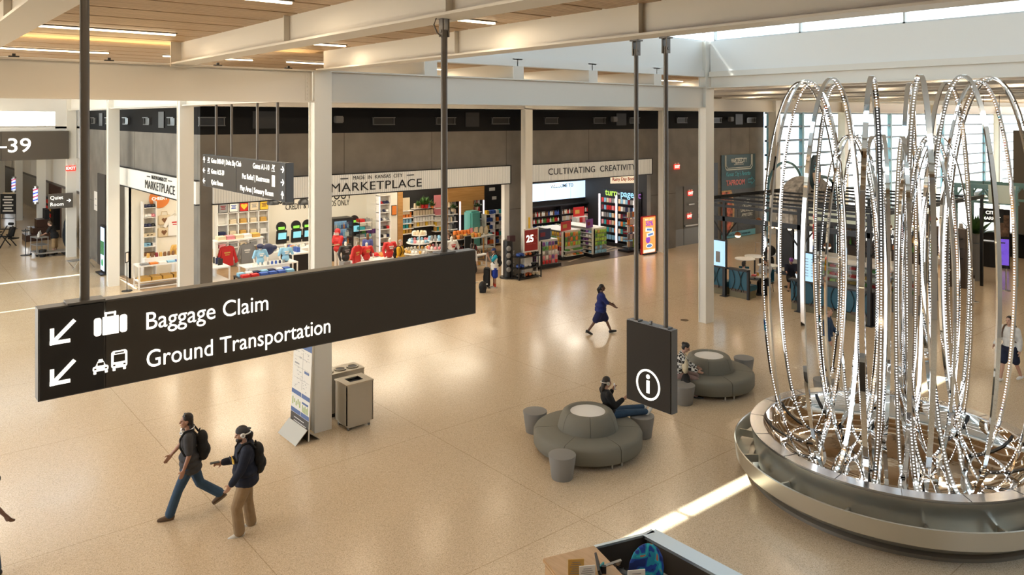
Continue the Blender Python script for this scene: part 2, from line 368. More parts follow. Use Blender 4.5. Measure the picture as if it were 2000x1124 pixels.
# vents and speakers in the dark band
VENT = mat('black_vent', (.006, .006, .006), .3); VENTR = mat('vent_rim', (.12, .12, .12), .35, metal=.6)
def vent(x, y, z, w, face, lab):
    t = thing('air_vent', lab, 'vent', (x, y, z), 0 if face == 'y' else -PI/2, 'air vents in the dark band')
    MB().box((0, -.02, 0), (w, .05, .3)).build('grille', VENT, t)
    b = MB(); b.box((0, -.06, .13), (w+.06, .14, .04)); b.box((0, -.05, -.14), (w+.06, .1, .03)); b.box((-w/2, -.04, 0), (.03, .08, .28)); b.box((w/2, -.04, 0), (.03, .08, .28)); b.build('rim', VENTR, t)
    return t
v0 = None
for i_, (px, w) in enumerate(((413, .8), (748, .9), (869, .9), (976, .9), (1075, .75), (1169, .75), (1237, .7), (1330, .8), (1398, .8), (1465, .85))):
    x, z = onY(px, 239, YF)
    vent(x, YF, 6.8, w, 'y', 'black slot air vent above the shop fronts, %s from the left of ten' % ORD[i_])
for i_, px in enumerate((160, 186, 214, 249, 290, 339)):
    y, z = onX(px, 240, 8.3); vent(8.3, y, 6.8, .75, 'x', 'black slot air vent facing the left hall, %s from the left of six' % ORD[i_])
for px, lab in ((656, 'small grey loudspeaker in the dark band above the large marketplace lettering'), (877, None), (1193, 'small grey loudspeaker in the dark band above the creativity sign'), (1421, 'small grey loudspeaker in the dark band above the taproom poster')):
    if lab is None: continue
    x, z = onY(px, 237, YF); t = thing('loudspeaker', lab, 'speaker', (x, YF-.22, 6.86))
    MB().box((0, 0, 0), (.32, .22, .26)).build('housing', mat('speaker_grey', (.1, .1, .1), .5), t, bev=.03); MB().cyl((0, .1, 0), (0, .23, 0), .03).build('bracket', BLACK, t)
for px in (922, 1213, 1443):
    x, z = onY(px, 239, YF); tag(MB().box((x, YF-.015, 6.85), (.72, .03, .6)).build('access_panel', BLACK), 'matte black square panel above the shop fronts, %s of three' % {922: 'left', 1213: 'middle', 1443: 'right'}[px], 'panel', 'square panels in the dark band')
for px in (198, 316, 518):
    if px < 400: y, z = onX(px, 240, 8.3); MBo = MB().box((8.285, y, 6.85), (.03, .7, .6))
    else: x, z = onY(px, 239, YF); MBo = MB().box((x, YF-.015, 6.85), (.9, .03, .6))
    tag(MBo.build('access_panel', BLACK), 'matte black panel left of the near white column, %s of three' % {198: 'leftmost', 316: 'middle', 518: 'rightmost'}[px], 'panel', 'square panels left of the near column')
# ---------------------------------------------------------------- lit shop sign boxes
RIB = mat('ribbed_white_sign', (.78, .77, .72), .4, emit=(1, .98, .9), es=.12)
INK = mat('black_lettering', (.008, .008, .008), .4)
t = thing('shop_sign', 'long white ribbed fascia reading MADE IN KANSAS CITY MARKETPLACE over the wide front', 'sign', (8.45, YF-.12, 4.07))
b = MB(); b.b2((.25, 0, 0), (12.98, .3, .75)); b.build('sign_box', RIB, t)
b = MB()
for i in range(int(12.7/.09)): b.box((.3+i*.09, -.005, .375), (.012, .01, .74))
b.build('rib', mat('sign_rib', (.62, .62, .58), .5), t, fix=False)
b = MB(); b.b2((.22, -.015, -.04), (13.0, .3, 0)); b.b2((.22, -.015, .75), (13.0, .3, .78)); b.b2((12.98, -.015, -.04), (13.03, .3, .78)); b.build('edge_trim', BLACK, t)
a0, _ = onY(652, 360, YF-.12); a1, _ = onY(817, 360, YF-.12)
txt('MARKETPLACE', .46, INK, t, ((a0+a1)/2-8.45, -.02, .26), RY, sx=(a1-a0)/2.95, sp=1.06)
a0, _ = onY(687, 350, YF-.12); a1, _ = onY(787, 345, YF-.12)
txt('MADE  IN  KANSAS  CITY', .2, INK, t, ((a0+a1)/2-8.45, -.02, .6), RY, sx=(a1-a0)/2.42, sp=1.05)
b = MB()
for p in (672, 801): x, _ = onY(p, 348, YF-.12); b.box((x-8.45, -.02, .6), (.32, .02, .03))
b.build('dash', INK, t)
t = thing('shop_sign', 'white fascia reading MARKETPLACE at an angle above the side entrance with the orange disc', 'sign', (8.18, 36.95, 4.07), -PI/2)
b = MB(); b.b2((0, 0, 0), (10.9, .3, .75)); b.build('sign_box', RIB, t)
b = MB(); b.b2((0, -.015, -.04), (10.9, .3, 0)); b.b2((0, -.015, .75), (10.9, .3, .78)); b.b2((-.05, -.015, -.04), (0, .3, .78)); b.build('edge_trim', BLACK, t)
a0, _ = onX(286, 360, 8.18); a1, _ = onX(340, 375, 8.18)
txt('MARKETPLACE', .46, INK, t, (36.95-(a0+a1)/2, -.02, .27), RY, sx=(a0-a1)/2.95, sp=1.06)
a0, _ = onX(296, 350, 8.18); a1, _ = onX(328, 355, 8.18)
txt('MADE IN KANSAS CITY', .2, INK, t, (36.95-(a0+a1)/2, -.02, .6), RY, sx=(a0-a1)/2.2, off=.003)
b = MB()
for p in (291, 333): y, _ = onX(p, 348, 8.18); b.box((36.95-y, -.02, .6), (.4, .02, .03))
b.build('dash', INK, t)
t = thing('shop_sign', 'white ribbed fascia reading CULTIVATING CREATIVITY over the book and snack shop', 'sign', (22.75, YF-.12, 4.05))
b = MB(); b.b2((0, 0, 0), (8.15, .3, .76)); b.build('sign_box', RIB, t)
b = MB()
for i in range(int(8.1/.09)): b.box((.05+i*.09, -.005, .375), (.012, .01, .74))
b.build('rib', MATS['sign_rib'], t, fix=False)
b = MB(); b.b2((-.02, -.015, -.04), (8.17, .3, 0)); b.b2((-.02, -.015, .76), (8.17, .3, .79)); b.b2((8.15, -.015, -.04), (8.2, .3, .79)); b.build('edge_trim', BLACK, t)
a0, _ = onY(1071, 335, YF-.12); a1, _ = onY(1240, 328, YF-.12)
txt('CULTIVATING  CREATIVITY', .42, INK, t, ((a0+a1)/2-22.75, -.02, .4), RY, sx=(a1-a0)/5.35, sp=1.05)
# ---------------------------------------------------------------- grey wall doors and poster
DOORM = mat('grey_steel_door', (.16, .155, .14), .45); 
t = struct(MB().box((34.55, YF+.2, 1.6), (3.1, .06, 3.3)).build('door_2', DOORM))
b = MB(); b.box((33.9, YF+.16, 1.6), (.02, .02, 3.2)); b.box((35.2, YF+.16, 1.6), (.02, .02, 3.2)); b.build('gap', BLACK, t)
b = MB(); b.box((34.5, YF+.12, 1.05), (1.1, .06, .07)); b.box((35.6, YF+.12, 1.05), (.7, .06, .07)); b.box((34.5, YF+.12, 2.2), (.5, .06, .06)); b.box((35.6, YF+.12, 2.2), (.4, .06, .06)); b.build('push_bar', STEEL, t)
MB().box((34.55, YF+.165, .45), (3.0, .01, .9)).build('kick_plate', mat('kick_plate', (.25, .26, .26), .35, metal=.6), t)
m = MB(); m.b2((36.4, YF-.01, .1), (36.75, YF+.02, 4.4)); struct(m.build('trim_60', BLACK))
TEAL = mat('dark_teal_poster', (.016, .066, .085), .5)
x0, _ = onY(1409, 400, YF-.05); x1, _ = onY(1475, 400, YF-.05)
zt = onY(1440, 302, YF-.05)[1]; zb = onY(1475, 457, YF-.05)[1]; W = x1-x0; HT = zt-zb
t = thing('wall_poster', 'tall teal taproom poster with a pizza photo on the grey wall', 'poster', (x0, YF-.05, zb))
MB().b2((0, 0, 0), (W, .04, HT)).build('board', mat('poster_slate', (.05, .055, .06), .5, noise=(6, .3)), t)
MB().b2((0, -.01, HT*.58), (W, 0, HT)).build('upper_panel', TEAL, t)
MB().b2((0, -.01, 0), (W, 0, HT*.07)).build('footer', mat('sky_blue_strip', (.15, .47, .62), .5), t)
PW = mat('poster_white', (.8, .82, .8), .5); PC = mat('poster_cyan', (.12, .5, .65), .5); PP = mat('poster_pink', (.75, .22, .22), .5)
txt('MARTIN CITY', .36, PW, t, (W/2, -.02, HT*.925), RY, sx=.72, off=.004)
txt('BREWING COMPANY', .1, PW, t, (W/2, -.02, HT*.878), RY)
txt("Kansas City's Favorite", .34, PC, t, (W*.48, -.02, HT*.765), RY, sx=.8, shear=.3, off=.003)
txt('TAPROOM', .42, PP, t, (W*.4, -.02, HT*.66), RY, sx=.92, off=.012)
txt('PIZZA', .28, PW, t, (W*.74, -.02, HT*.42), RY, sx=.8); txt('CALZONES', .22, PW, t, (W*.74, -.02, HT*.365), RY, sx=.8)
txt('SANDWICHES', .26, PW, t, (W*.74, -.02, HT*.31), RY, sx=.8); txt('APPETIZERS', .26, PW, t, (W*.74, -.02, HT*.255), RY, sx=.8)
txt('MartinCityBrewingCompany.com', .2, mat('poster_navy', (.02, .08, .14), .5), t, (W/2, -.02, HT*.035), RY, sx=.85)
b = MB()
for o_, th in ((0, .03), (.1, .02)):
    l, r, bo, tp, c = W*.1+o_, W*.9-o_, HT*.82+o_, HT*.995, .15
    for p, q in (((l, tp), (l, bo+c)), ((l, bo+c), (l+c, bo)), ((l+c, bo), (r-c, bo)), ((r-c, bo), (r, bo+c)), ((r, bo+c), (r, tp))):
        b.cyl((p[0], -.015, p[1]), (q[0], -.015, q[1]), th, n=4)
b.box((W/2, -.015, HT*.952), (.7, .01, .05)); b.box((W/2, -.015, HT*.897), (.7, .01, .05)); b.build('frame_line', PW, t)
b = MB(); pts = [(W*.78, HT*.65), (W*.88, HT*.65), (W*.88, HT*.625), (W*.97, HT*.67), (W*.88, HT*.715), (W*.88, HT*.69), (W*.78, HT*.69)]
b.tube([(p[0], -.015, p[1]) for p in pts], .022, 4, closed=True); b.build('arrow', PC, t)
def disc_clip(r, cx, cz, x0, x1, z0, z1, n=48):
    pts = []
    for i in range(n): a = 2*PI*i/n; pts.append((min(max(cx+r*.62*math.cos(a), x0), x1), min(max(cz+r*math.sin(a), z0), z1)))
    return pts
b = MB(); b.prism(disc_clip(1.75, .15, HT*.32, .01, W, HT*.07, HT*.575), -.02, -.01, 'y'); b.build('pizza_crust', mat('crust', (.55, .33, .14), .6, noise=(8, .3)), t)
b = MB(); b.prism(disc_clip(1.5, .12, HT*.32, .01, W, HT*.07, HT*.56), -.03, -.02, 'y'); b.build('pizza_topping', mat('topping', (.5, .12, .06), .6, noise=(3.5, .95)), t)
# exit signs
EXR = mat('exit_red', (.8, .02, .01), .5, emit=(1, .05, .03), es=1.3)
def exit_sign(loc, lab, face='y', w=.42):
    t = thing('exit_sign', lab, 'exit sign', loc, 0 if face == 'y' else -PI/2)
    MB().box((0, 0, 0), (w, .06, .26)).build('panel', EXR, t); txt('EXIT', .2, LITW, t, (0, -.035, 0), RY, off=.004)
    b = MB(); b.box((-.12, 0, .17), (.06, .08, .07)); b.box((.12, 0, .17), (.06, .08, .07)); b.build('lamp_head', PW, t)
x, z = onY(1323, 326, YF-.1); exit_sign((x, YF-.06, z), 'red exit sign high on the grey wall right of the narrow column')
x, z = onY(1352, 378, YF); exit_sign((x, YF+.13, z), 'upper small red exit sign on the grey doors', w=.35)
x, z = onY(1350, 423, YF); exit_sign((x, YF+.13, z), 'lower small red exit sign on the grey doors', w=.3)
exit_sign((XL-.05, 43.41, 4.42), 'red exit sign on the white column above the quiet room sign')
# ---------------------------------------------------------------- big window wall on the right, X 42..90
FRB = mat('blue_grey_mullion', (.17, .33, .4), .4); FRD = mat('dark_muntin', (.03, .05, .06), .4)
fr = MB(); gl = MB(); hb = MB()
xs = [onY(p_, 300, 26)[0] for p_ in (1506, 1569, 1653, 1741, 1844, 1925, 1957)]+[92]
for x in xs: fr.b2((x-.12, 26.0, 0), (x+.12, 26.25, 7.3))
z = .3
while z < 7.2: hb.b2((41.8, 26.02, z), (90, 26.2, z+.13)); z += .86
hb.b2((41.8, 26.05, 2.0), (90, 26.15, 2.05))
o = struct(fr.build('window_4', FRB)); hb.build('muntin', FRD, o)
gl.b2((41.8, 26.11, .1), (90, 26.12, 7.3)); gl.build('glass', GLASSM, o)
wallX('trim_61', 41.4, 90, 0, .35, y=26.3)
# outside: apron and terminal pier far away
struct(MB().box((120, 160, -1.6), (400, 260, .2)).build('ground_outside', mat('pale_concrete_apron', (.7, .72, .72), .8)))
t = thing('terminal_pier', 'pale airport concourse building seen far off through the big window', 'building', (120, 120, -1.5))
MB().box((0, 0, 4.5), (160, 14, 9)).build('wall', mat('pier_wall', (.5, .6, .66), .6), t); MB().box((0, -1, 9.6), (170, 18, .7)).build('roof', mat('pier_roof', (.75, .8, .83), .5), t)
MB().box((0, -7.1, 5), (156, .2, 2.4)).build('window_band', mat('pier_glass', (.25, .38, .45), .2), t)
for i in range(6):
    x = 70+i*24; t = thing('jet_bridge', 'pale boarding bridge outside the big window, %s of six from the left' % ORD[i], 'jet bridge', (x, 95, -1.5), .2, 'boarding bridges on the apron')
    MB().box((0, 0, 5), (3, 22, 3)).build('tunnel', mat('bridge_grey', (.55, .6, .63), .5), t); b = MB(); b.box((0, -6, 1.8), (1, 1, 3.6)); b.box((0, 7, 1.8), (2, 2, 3.6)); b.build('support', MATS['pier_wall'], t)
    MB().cyl((0, -12, 3.2), (0, -12, 7), 2.4, n=20).build('rotunda', MATS['bridge_grey'], t)
# left far wall with high window and the gate range sign
wallX('wall_back', -9, 8.3, 7.24, 8.5, y=43.5, m_=WALLW)
m = MB(); m.b2((6.95, 43.5, 6.4), (8.3, 43.7, 7.24)); m.b2((-4, 43.5, 4.9), (8.3, 43.7, 6.5)); struct(m.build('wall_back', WALLW))
o = struct(MB().b2((-9, 43.5, 6.48), (6.95, 43.7, 6.54)).build('window_5', WHITE)); MB().b2((-9, 43.58, 6.5), (6.95, 43.6, 7.24)).build('glass', GLASSM, o); MB().b2((-9, 43.58, .1), (-4, 43.6, 6.5)).build('glass', GLASSM, o)
t = thing('gate_sign', 'wide dark gate number sign ending in 39 under the high window', 'sign', (0, 43.3, 4.9))
MB().b2((-4, 0, 0), (7.5, .2, 1.38)).build('panel', mat('brown_grey_sign', (.1, .085, .068), .5), t); MB().b2((4.68, -.01, 0), (4.7, 0, 1.38)).build('seam', BLACK, t)
txt('A12–39', .95, LITW, t, (5.93, -.02, .68), RY, align='RIGHT', sx=1.08, off=.006)
# ---------------------------------------------------------------- ceiling lights
LAMP = mat('warm_light_diffuser', (1, .9, .7), .5, emit=(1, .84, .58), es=7)
FIX = mat('fixture_housing', (.3, .26, .2), .5)
def strip(x0, x1, y, lab, grp=None, pw=None):
    t = thing('linear_ceiling_light', lab, 'ceiling light', ((x0+x1)/2, y, CZ-.03), 0, grp)
    L = x1-x0
    MB().box((0, 0, 0), (L, .06, .03)).build('diffuser', LAMP, t); MB().box((0, 0, .035), (L+.04, .1, .05)).build('housing', FIX, t)
    if pw: light('strip_lamp', 'AREA', ((x0+x1)/2, y, CZ-.06), (0, 0, 0), pw*LP, WARM, L, .06, spread=PI)
LP = .22
for bay, (x0, x1) in (('middle', (1.95, 4.05)), ('right', (5.2, 7.3))):
    for y, dpt in ((9.2, 'nearest'), (14.0, 'second'), (18.9, 'farthest')):
        strip(x0, x1, y, '%s lit ceiling strip in the %s bay between the big beams' % (dpt, bay), pw=150)
strip(1.95, 4.05, 4.4, 'lit ceiling strip overhead in the middle bay out of view', pw=150)
for y in (4.4, 9.2, 14.0, 18.9): strip(-1.5, .6, y, 'lit ceiling strip beyond the near left beam, %s' % {4.4: 'nearest', 9.2: 'second', 14.0: 'third', 18.9: 'farthest'}[y], None, pw=150)
for y in (26, 34, 41): strip(1.9, 4.0, y, 'lit ceiling strip over the far left hall, %s' % {26: 'nearest', 34: 'middle', 41: 'farthest'}[y], None, pw=240)
for y in (18.9,):
    for x in (8.2, 11.4, 14.2, 17.2, 20): strip(x, x+1.6, y, 'lit strip glimpsed over the white beam, %s from left' % {8.2: 'first', 11.4: 'second', 14.2: 'third', 17.2: 'fourth', 20: 'fifth'}[x], None, pw=150)
for y in (23.2,):
    for x in (8.8, 12, 15, 18): strip(x, x+1.6, y, 'lit strip nearest the shop fronts, %s from left' % {8.8: 'first', 12: 'second', 15: 'third', 18: 'fourth'}[x], None, pw=170)
for y in (4.4, 9.2, 14.0, 18.9, 23.2):
    for x in (22.6, 28.3, 34, 39.7): strip(x, x+1.8, y, 'lit strip in the ceiling beyond the fountain, %s from left in the %s row' % ({22.6: 'first', 28.3: 'second', 34: 'third', 39.7: 'fourth'}[x], {4.4: 'nearest', 9.2: 'second', 14.0: 'middle', 18.9: 'fourth', 23.2: 'farthest'}[y]), None, pw=170)
for x in (52, 62, 72):
    for y in (8, 17): light('hall_lamp', 'AREA', (x, y, CZ-.1), (0, 0, 0), 200, WARM, 6, .3)
# uplights sitting on the big beam, washing the slats
for i, x in enumerate((-1.5, 1.9, 3.4, 5.4, 6.9)):
    t = thing('beam_uplight', 'small black uplight on top of the long cream beam, %s from left' % ORD[i], 'light fitting', (x, YC-.02, 7.98), 0, 'uplights on the beam')
    MB().box((0, 0, .0), (.16, .06, .02)).build('base', BLACK, t); MB().box((0, 0, .03), (.05, .05, .04)).build('head', BLACK, t)
light('beam_uplight_lamp', 'AREA', (3.0, YC+.22, 8.0), (PI, 0, 0), 90, (1, .72, .34), 9, .08)
for y, x0, x1 in ((5, -5.2, 7.4), (11.6, -5.2, 7.4)):
    pass
# ---------------------------------------------------------------- suspended signs
def rod(m, x, y, z0, z1, r=.045): m.cyl((x, y, z0), (x, y, z1), r, n=12)
SY = 6.71; L0, L1, Z0, Z1 = .95, 5.02, 4.79, 5.48
t = thing('hanging_sign', 'huge dark hanging sign pointing to baggage claim and ground transportation', 'sign', (L0, SY-.07, Z0))
W = L1-L0; H = Z1-Z0
MB().b2((0, .01, 0), (W, .14, H)).build('casing', SIGNE, t)
MB().b2((.01, -.005, .012), (.44, .01, H-.012)).build('arrow_panel', mat('near_black_sign_panel', (.022, .02, .019), .5), t)
MB().b2((.455, -.005, .012), (W-.01, .01, H-.012)).build('face_panel', SIGND, t)
def px2(px, py): x, z = onY(px, py, SY-.08); return x-L0, z-Z0
TX = -.0085
a = px2(259, 640); b_ = px2(545, 600)
txt('Baggage Claim', .2, LITW, t, ((px2(259, 620)[0]+px2(545, 590)[0])/2, TX, px2(400, 612)[1]+.0), RY, ex=.003, sx=(px2(545, 590)[0]-px2(259, 620)[0])/1.36)
txt('Ground Transportation', .2, LITW, t, ((px2(261, 700)[0]+px2(664, 640)[0])/2, TX, px2(460, 672)[1]), RY, ex=.003, sx=(px2(664, 640)[0]-px2(261, 700)[0])/2.13)
b = MB()
def arrow(cx, cz, s):
    w = .014
    for p, q in (((cx+s, cz+s), (cx-s, cz-s)), ((cx-s, cz+s*.45), (cx-s, cz-s-w)), ((cx-s-w, cz-s), (cx+s*.6, cz-s))):
        dx, dz = q[0]-p[0], q[1]-p[1]; l = math.hypot(dx, dz); nx, nz = -dz/l*w, dx/l*w
        b.prism([(p[0]+nx, p[1]+nz), (q[0]+nx, q[1]+nz), (q[0]-nx, q[1]-nz), (p[0]-nx, p[1]-nz)], TX-.003, TX+.003, 'y')
for py in (648, 727): b = MB(); c = px2(124, py); arrow(c[0], c[1], .075); b.build('arrow', LITW, t)
# suitcase pictogram
b = MB(); c = px2(217, 633); cx, cz = c
def rr(x0, z0, x1, z1, r=.02, y0=TX-.003, y1=TX+.003, n=4):
    pts = []
    for (px, pz, a0) in ((x1-r, z1-r, 0), (x0+r, z1-r, PI/2), (x0+r, z0+r, PI), (x1-r, z0+r, 1.5*PI)):
        for i in range(n+1): a = a0+PI/2*i/n; pts.append((px+r*math.cos(a), pz+r*math.sin(a)))
    b.prism(pts, y0, y1, 'y')
rr(cx-.12, cz-.08, cx-.068, cz+.06); rr(cx-.06, cz-.08, cx+.055, cz+.06, .004); rr(cx+.063, cz-.08, cx+.115, cz+.06)
rr(cx-.045, cz+.06, cx-.03, cz+.095, .003); rr(cx+.02, cz+.06, cx+.035, cz+.095, .003); rr(cx-.045, cz+.08, cx+.035, cz+.095, .003)
b.build('luggage_symbol', LITW, t)
b = MB(); c = px2(216, 709); cx, cz = c
rr(cx-.125, cz-.05, cx-.015, cz-.01, .015); b.prism([(cx-.105, cz-.01), (cx-.035, cz-.01), (cx-.05, cz+.025), (cx-.09, cz+.025)], TX-.003, TX+.003, 'y')
rr(cx-.085, cz+.025, cx-.055, cz+.04, .003); rr(cx-.12, cz-.07, cx-.1, cz-.05, .004); rr(cx-.04, cz-.07, cx-.02, cz-.05, .004)
rr(cx+.005, cz-.05, cx+.12, cz+.085, .02); rr(cx+.015, cz-.07, cx+.035, cz-.05, .004); rr(cx+.09, cz-.07, cx+.11, cz-.05, .004)
b.build('taxi_bus_symbol', LITW, t)
b = MB(); SB = SIGND
def dk(x0, z0, x1, z1): b.b2((x0, TX-.005, z0), (x1, TX-.003, z1))
dk(cx+.022, cz-.002, cx+.103, cz+.055); dk(cx+.03, cz+.064, cx+.095, cz+.074); dk(cx+.018, cz-.032, cx+.034, cz-.02); dk(cx+.091, cz-.032, cx+.107, cz-.02)
dk(cx-.092, cz-.006, cx-.048, cz+.016); dk(cx-.115, cz-.035, cx-.1, cz-.024); dk(cx-.04, cz-.035, cx-.025, cz-.024); b.build('symbol_window', SB, t)
for x_, z_ in ((1.27, 8.0), (4.65, 7.83)): b = MB(); rod(b, x_-L0, .07, H, z_-Z0, .035); b.build('hanging_rod', ROD, t, smooth=True)
b = MB(); b.box((1.27-L0, .07, H+.008), (.26, .16, .016)); b.box((4.65-L0, .07, H+.008), (.2, .14, .016)); b.build('rod_plate', SIGNE, t)
def clevis(t, x, y, z):
    b = MB(); b.box((x-.035, y, z), (.018, .07, .2)); b.box((x+.035, y, z), (.018, .07, .2)); b.cyl((x-.05, y, z-.04), (x+.05, y, z-.04), .02, n=8); b.box((x, y, z+.1), (.13, .12, .02)); b.build('clevis', ROD, t)
clevis(t, 4.65-L0, .07, 7.86-Z0)
b = MB(); b.tube([(4.65-L0-.1, .07, 7.95-Z0), (4.65-L0-.13, .07, 7.88-Z0), (4.65-L0-.09, .07, 7.8-Z0), (4.65-L0-.03, .07, 7.76-Z0)], .008, 6); b.build('cable', ROD, t)
# information sign, face towards -X
t = thing('hanging_sign', 'square dark hanging sign with a glowing white information symbol', 'sign', (7.8, 6.97, 3.13), -PI/2)
W = .75; H = 1.07
MB().b2((0, .01, 0), (W, .13, H)).build('casing', SIGNE, t); MB().b2((.008, -.005, .01), (W-.008, .012, H-.01)).build('face_panel', mat('info_sign_panel', (.035, .03, .026), .6, spec=.15), t)
b = MB(); n = 40; cx, cz = .38, .29
ro, ri = .2, .172
vs = []; 
for i in range(n):
    a = 2*PI*i/n
    for r_ in (ro, ri):
        for y_ in (-.011, -.005): vs.append((cx+r_*math.cos(a), y_, cz+r_*math.sin(a)))
b.add(vs, [f for i in range(n) for j in [(i+1) % n] for f in ((i*4, j*4, j*4+2, i*4+2), (i*4, j*4, j*4+1, i*4+1), (i*4+2, j*4+2, j*4+3, i*4+3))])
b.build('ring', LITW, t, fix=False)
b = MB(); b.b2((cx-.025, -.011, cz-.11), (cx+.025, -.005, cz+.055)); b.cyl((cx, -.011, cz+.105), (cx, -.005, cz+.105), .03, n=20); b.build('letter_i', LITW, t)
b = MB(); rod(b, .97-6.85+6.0-.0, .07, H, 7.83-3.13, .03); b.v = []; b.f = []
for yy in (6.85, 6.35): b = MB(); rod(b, 6.97-yy, .06, H, 7.83-3.13, .03); b.build('hanging_rod', ROD, t, smooth=True)
b = MB()
for yy in (6.85, 6.35): b.box((6.97-yy, .06, H+.008), (.14, .1, .014))
b.box((.37, .06, H+.02), (.03, .03, .04)); b.build('rod_plate', SIGNE, t)
for yy in (6.85, 6.35): clevis(t, 6.97-yy, .06, 7.84-3.13)
# gates sign
y0 = onX(396, 302, 7.6)[0]; y1 = onX(558, 316, 7.6)[0]
t = thing('hanging_sign', 'long dark gate directory sign hung on four rods in front of the marketplace', 'sign', (7.6, y0, 4.89), -PI/2)
W = y0-y1; H = .94
MB().b2((0, .01, 0), (W, .2, H)).build('casing', mat('sign_casing_blue_grey', (.1, .12, .15), .4), t)
MB().b2((0, -.005, .01), (W, .01, H-.01)).build('face_panel', SIGND, t)
MB().b2((W-.33, -.008, .01), (W-.01, -.004, H-.01)).build('arrow_panel', MATS['near_black_sign_panel'], t)
for px, side in ((419, 0), (444, 1), (499, 0), (533, 1)): b = MB(); yy = onX(px, 250, 7.62)[0]; b.cyl((y0-yy, .07+.07*side, H), (y0-yy, .07+.07*side, 7.98-4.89), .035, n=10); b.build('hanging_rod', ROD, t, smooth=True)
b = MB(); b.b2((W*.46, -.009, .01), (W*.463, -.004, H-.01)); b.b2((.3, -.009, .01), (.31, -.004, H-.01)); b.build('seam', BLACK, t)
zr = (.78, .47, .16)
for s, x, z, al in (('Gates B40-69 | Delta Sky Club', .78, zr[0], 'LEFT'), ('Gates A12-39', .78, zr[1], 'LEFT'), ('Quiet Room', .78, zr[2], 'LEFT'), ('Gates A1-10', W-.95, zr[0], 'RIGHT'), ('Pet Relief | Restroom', W-.95, zr[1], 'RIGHT'), ('Play Area | Sensory Room', W-.7, zr[2]-.01, 'RIGHT')):
    txt(s, .2, LITW, t, (x, -.012, z), RY, ex=.003, align=al, sx=.95 if al == 'LEFT' else 1.05)
b = MB()
def arr(x, z, d, s=.09):
    dx, dz = d; px, pz = -dz, dx; w = .016
    for p, q in (((x-dx*s, z-dz*s), (x+dx*s, z+dz*s)), ((x+dx*s, z+dz*s), (x+px*s*.8, z+pz*s*.8)), ((x+dx*s, z+dz*s), (x-px*s*.8, z-pz*s*.8))):
        ex, ez = q[0]-p[0], q[1]-p[1]; l = math.hypot(ex, ez); nx, nz = -ez/l*w, ex/l*w
        b.prism([(p[0]+nx, p[1]+nz), (q[0]+nx, q[1]+nz), (q[0]-nx, q[1]-nz), (p[0]-nx, p[1]-nz)], -.012, -.006, 'y')
arr(.15, zr[0], (0, 1)); arr(.15, zr[1], (-1, 0)); arr(.15, zr[2], (-1, 0)); arr(W-.17, zr[0], (1, 0)); arr(W-.17, zr[1], (1, 0)); arr(W-.17, zr[2], (0, 1))
def plane_(x, z, s=.1):
    b.prism([(x-s, z-.3*s), (x+s*.9, z+.55*s), (x+s, z+.8*s), (x+.7*s, z+.85*s), (x-s*.9, z)], -.012, -.006, 'y')
    b.prism([(x-.2*s, z+.1*s), (x-.5*s, z+.9*s), (x-.25*s, z+.95*s), (x+.35*s, z+.4*s)], -.0125, -.0065, 'y'); b.prism([(x-.1*s, z+.1*s), (x+.5*s, z-.5*s), (x+.7*s, z-.4*s), (x+.4*s, z+.45*s)], -.013, -.007, 'y')
    b.prism([(x-s, z-.75*s), (x+s, z-.75*s), (x+s, z-.62*s), (x-s, z-.62*s)], -.012, -.006, 'y')
plane_(.55, zr[0]); plane_(.55, zr[1]); plane_(W-.72, zr[0])
b.prism([(W-.8, zr[1]-.14), (W-.62, zr[1]-.14), (W-.62, zr[1]+.14), (W-.8, zr[1]+.14)], -.012, -.006, 'y')
b.build('symbol', LITW, t)
# quiet room sign
x0, z0 = onY(93, 382, 43.3)
t = thing('wall_sign', 'grey quiet room sign with an arrow in the far left hall', 'sign', (x0, 43.1, 2.5))
MB().b2((0, 0, 0), (1.05, .1, .72)).build('panel', mat('sign_mid_grey', (.11, .1, .09), .5), t)
txt('Quiet', .25, LITW, t, (.07, -.01, .52), RY, align='LEFT', sx=.95); txt('Room', .25, LITW, t, (.07, -.01, .2), RY, align='LEFT', sx=.95)
b = MB(); 
arr(.87, .36, (1, 0), .09); b.build('arrow', LITW, t)
# ---------------------------------------------------------------- fountain
FX, FY = 14.82, 6.58
BRZ = mat('brushed_stainless_bench', (.62, .6, .54), .3, metal=.9, bump=.02, bscale=9)
RIMM = mat('satin_steel_rim', (.62, .63, .65), .22, metal=1)
t = thing('fountain_basin', 'round brushed metal basin with a polished mirror bowl and an outer ledge', 'fountain', (FX, FY, 0))
b = MB(); b.lathe([(2.5, .0), (2.5, .12), (2.44, .2), (2.56, .9)], 128); b.build('base', BRZ, t, smooth=True)
b = MB(); b.lathe([(2.56, .88), (2.57, .93), (2.32, .93), (2.31, .9)], 128); b.build('rim', RIMM, t, smooth=True)
b = MB()
for i in range(16): a = 2*PI*(i+.2)/16; b.b2((2.32, -.004, .925), (2.57, .004, .934), Matrix.Rotation(a, 4, 'Z'))
b.build('rim_joint', mat('joint_dark', (.1, .1, .1), .5), t)
b = MB(); b.lathe([(2.32, .92), (2.25, .80), (2.12, .68), (1.9, .58), (1.6, .52), (1.2, .49), (0.02, .48)], 128); b.build('mirror_bowl', mat('rippled_mirror_bowl', (.86, .83, .8), .03, metal=1, bump=.12, bscale=1.6), t, smooth='all')
b = MB(); b.lathe([(2.52, .12), (2.62, .14), (2.84, .3), (2.87, .6), (2.85, .61), (2.83, .58), (2.8, .33), (2.6, .22)], 128); b.build('outer_ledge', BRZ, t, smooth=True)
b = MB(); b.lathe([(2.47, 0), (2.61, .0), (2.61, .06), (2.5, .12)], 128); b.build('toe_kick', mat('toe_dark', (.25, .23, .2), .4, metal=.7), t, smooth=True)
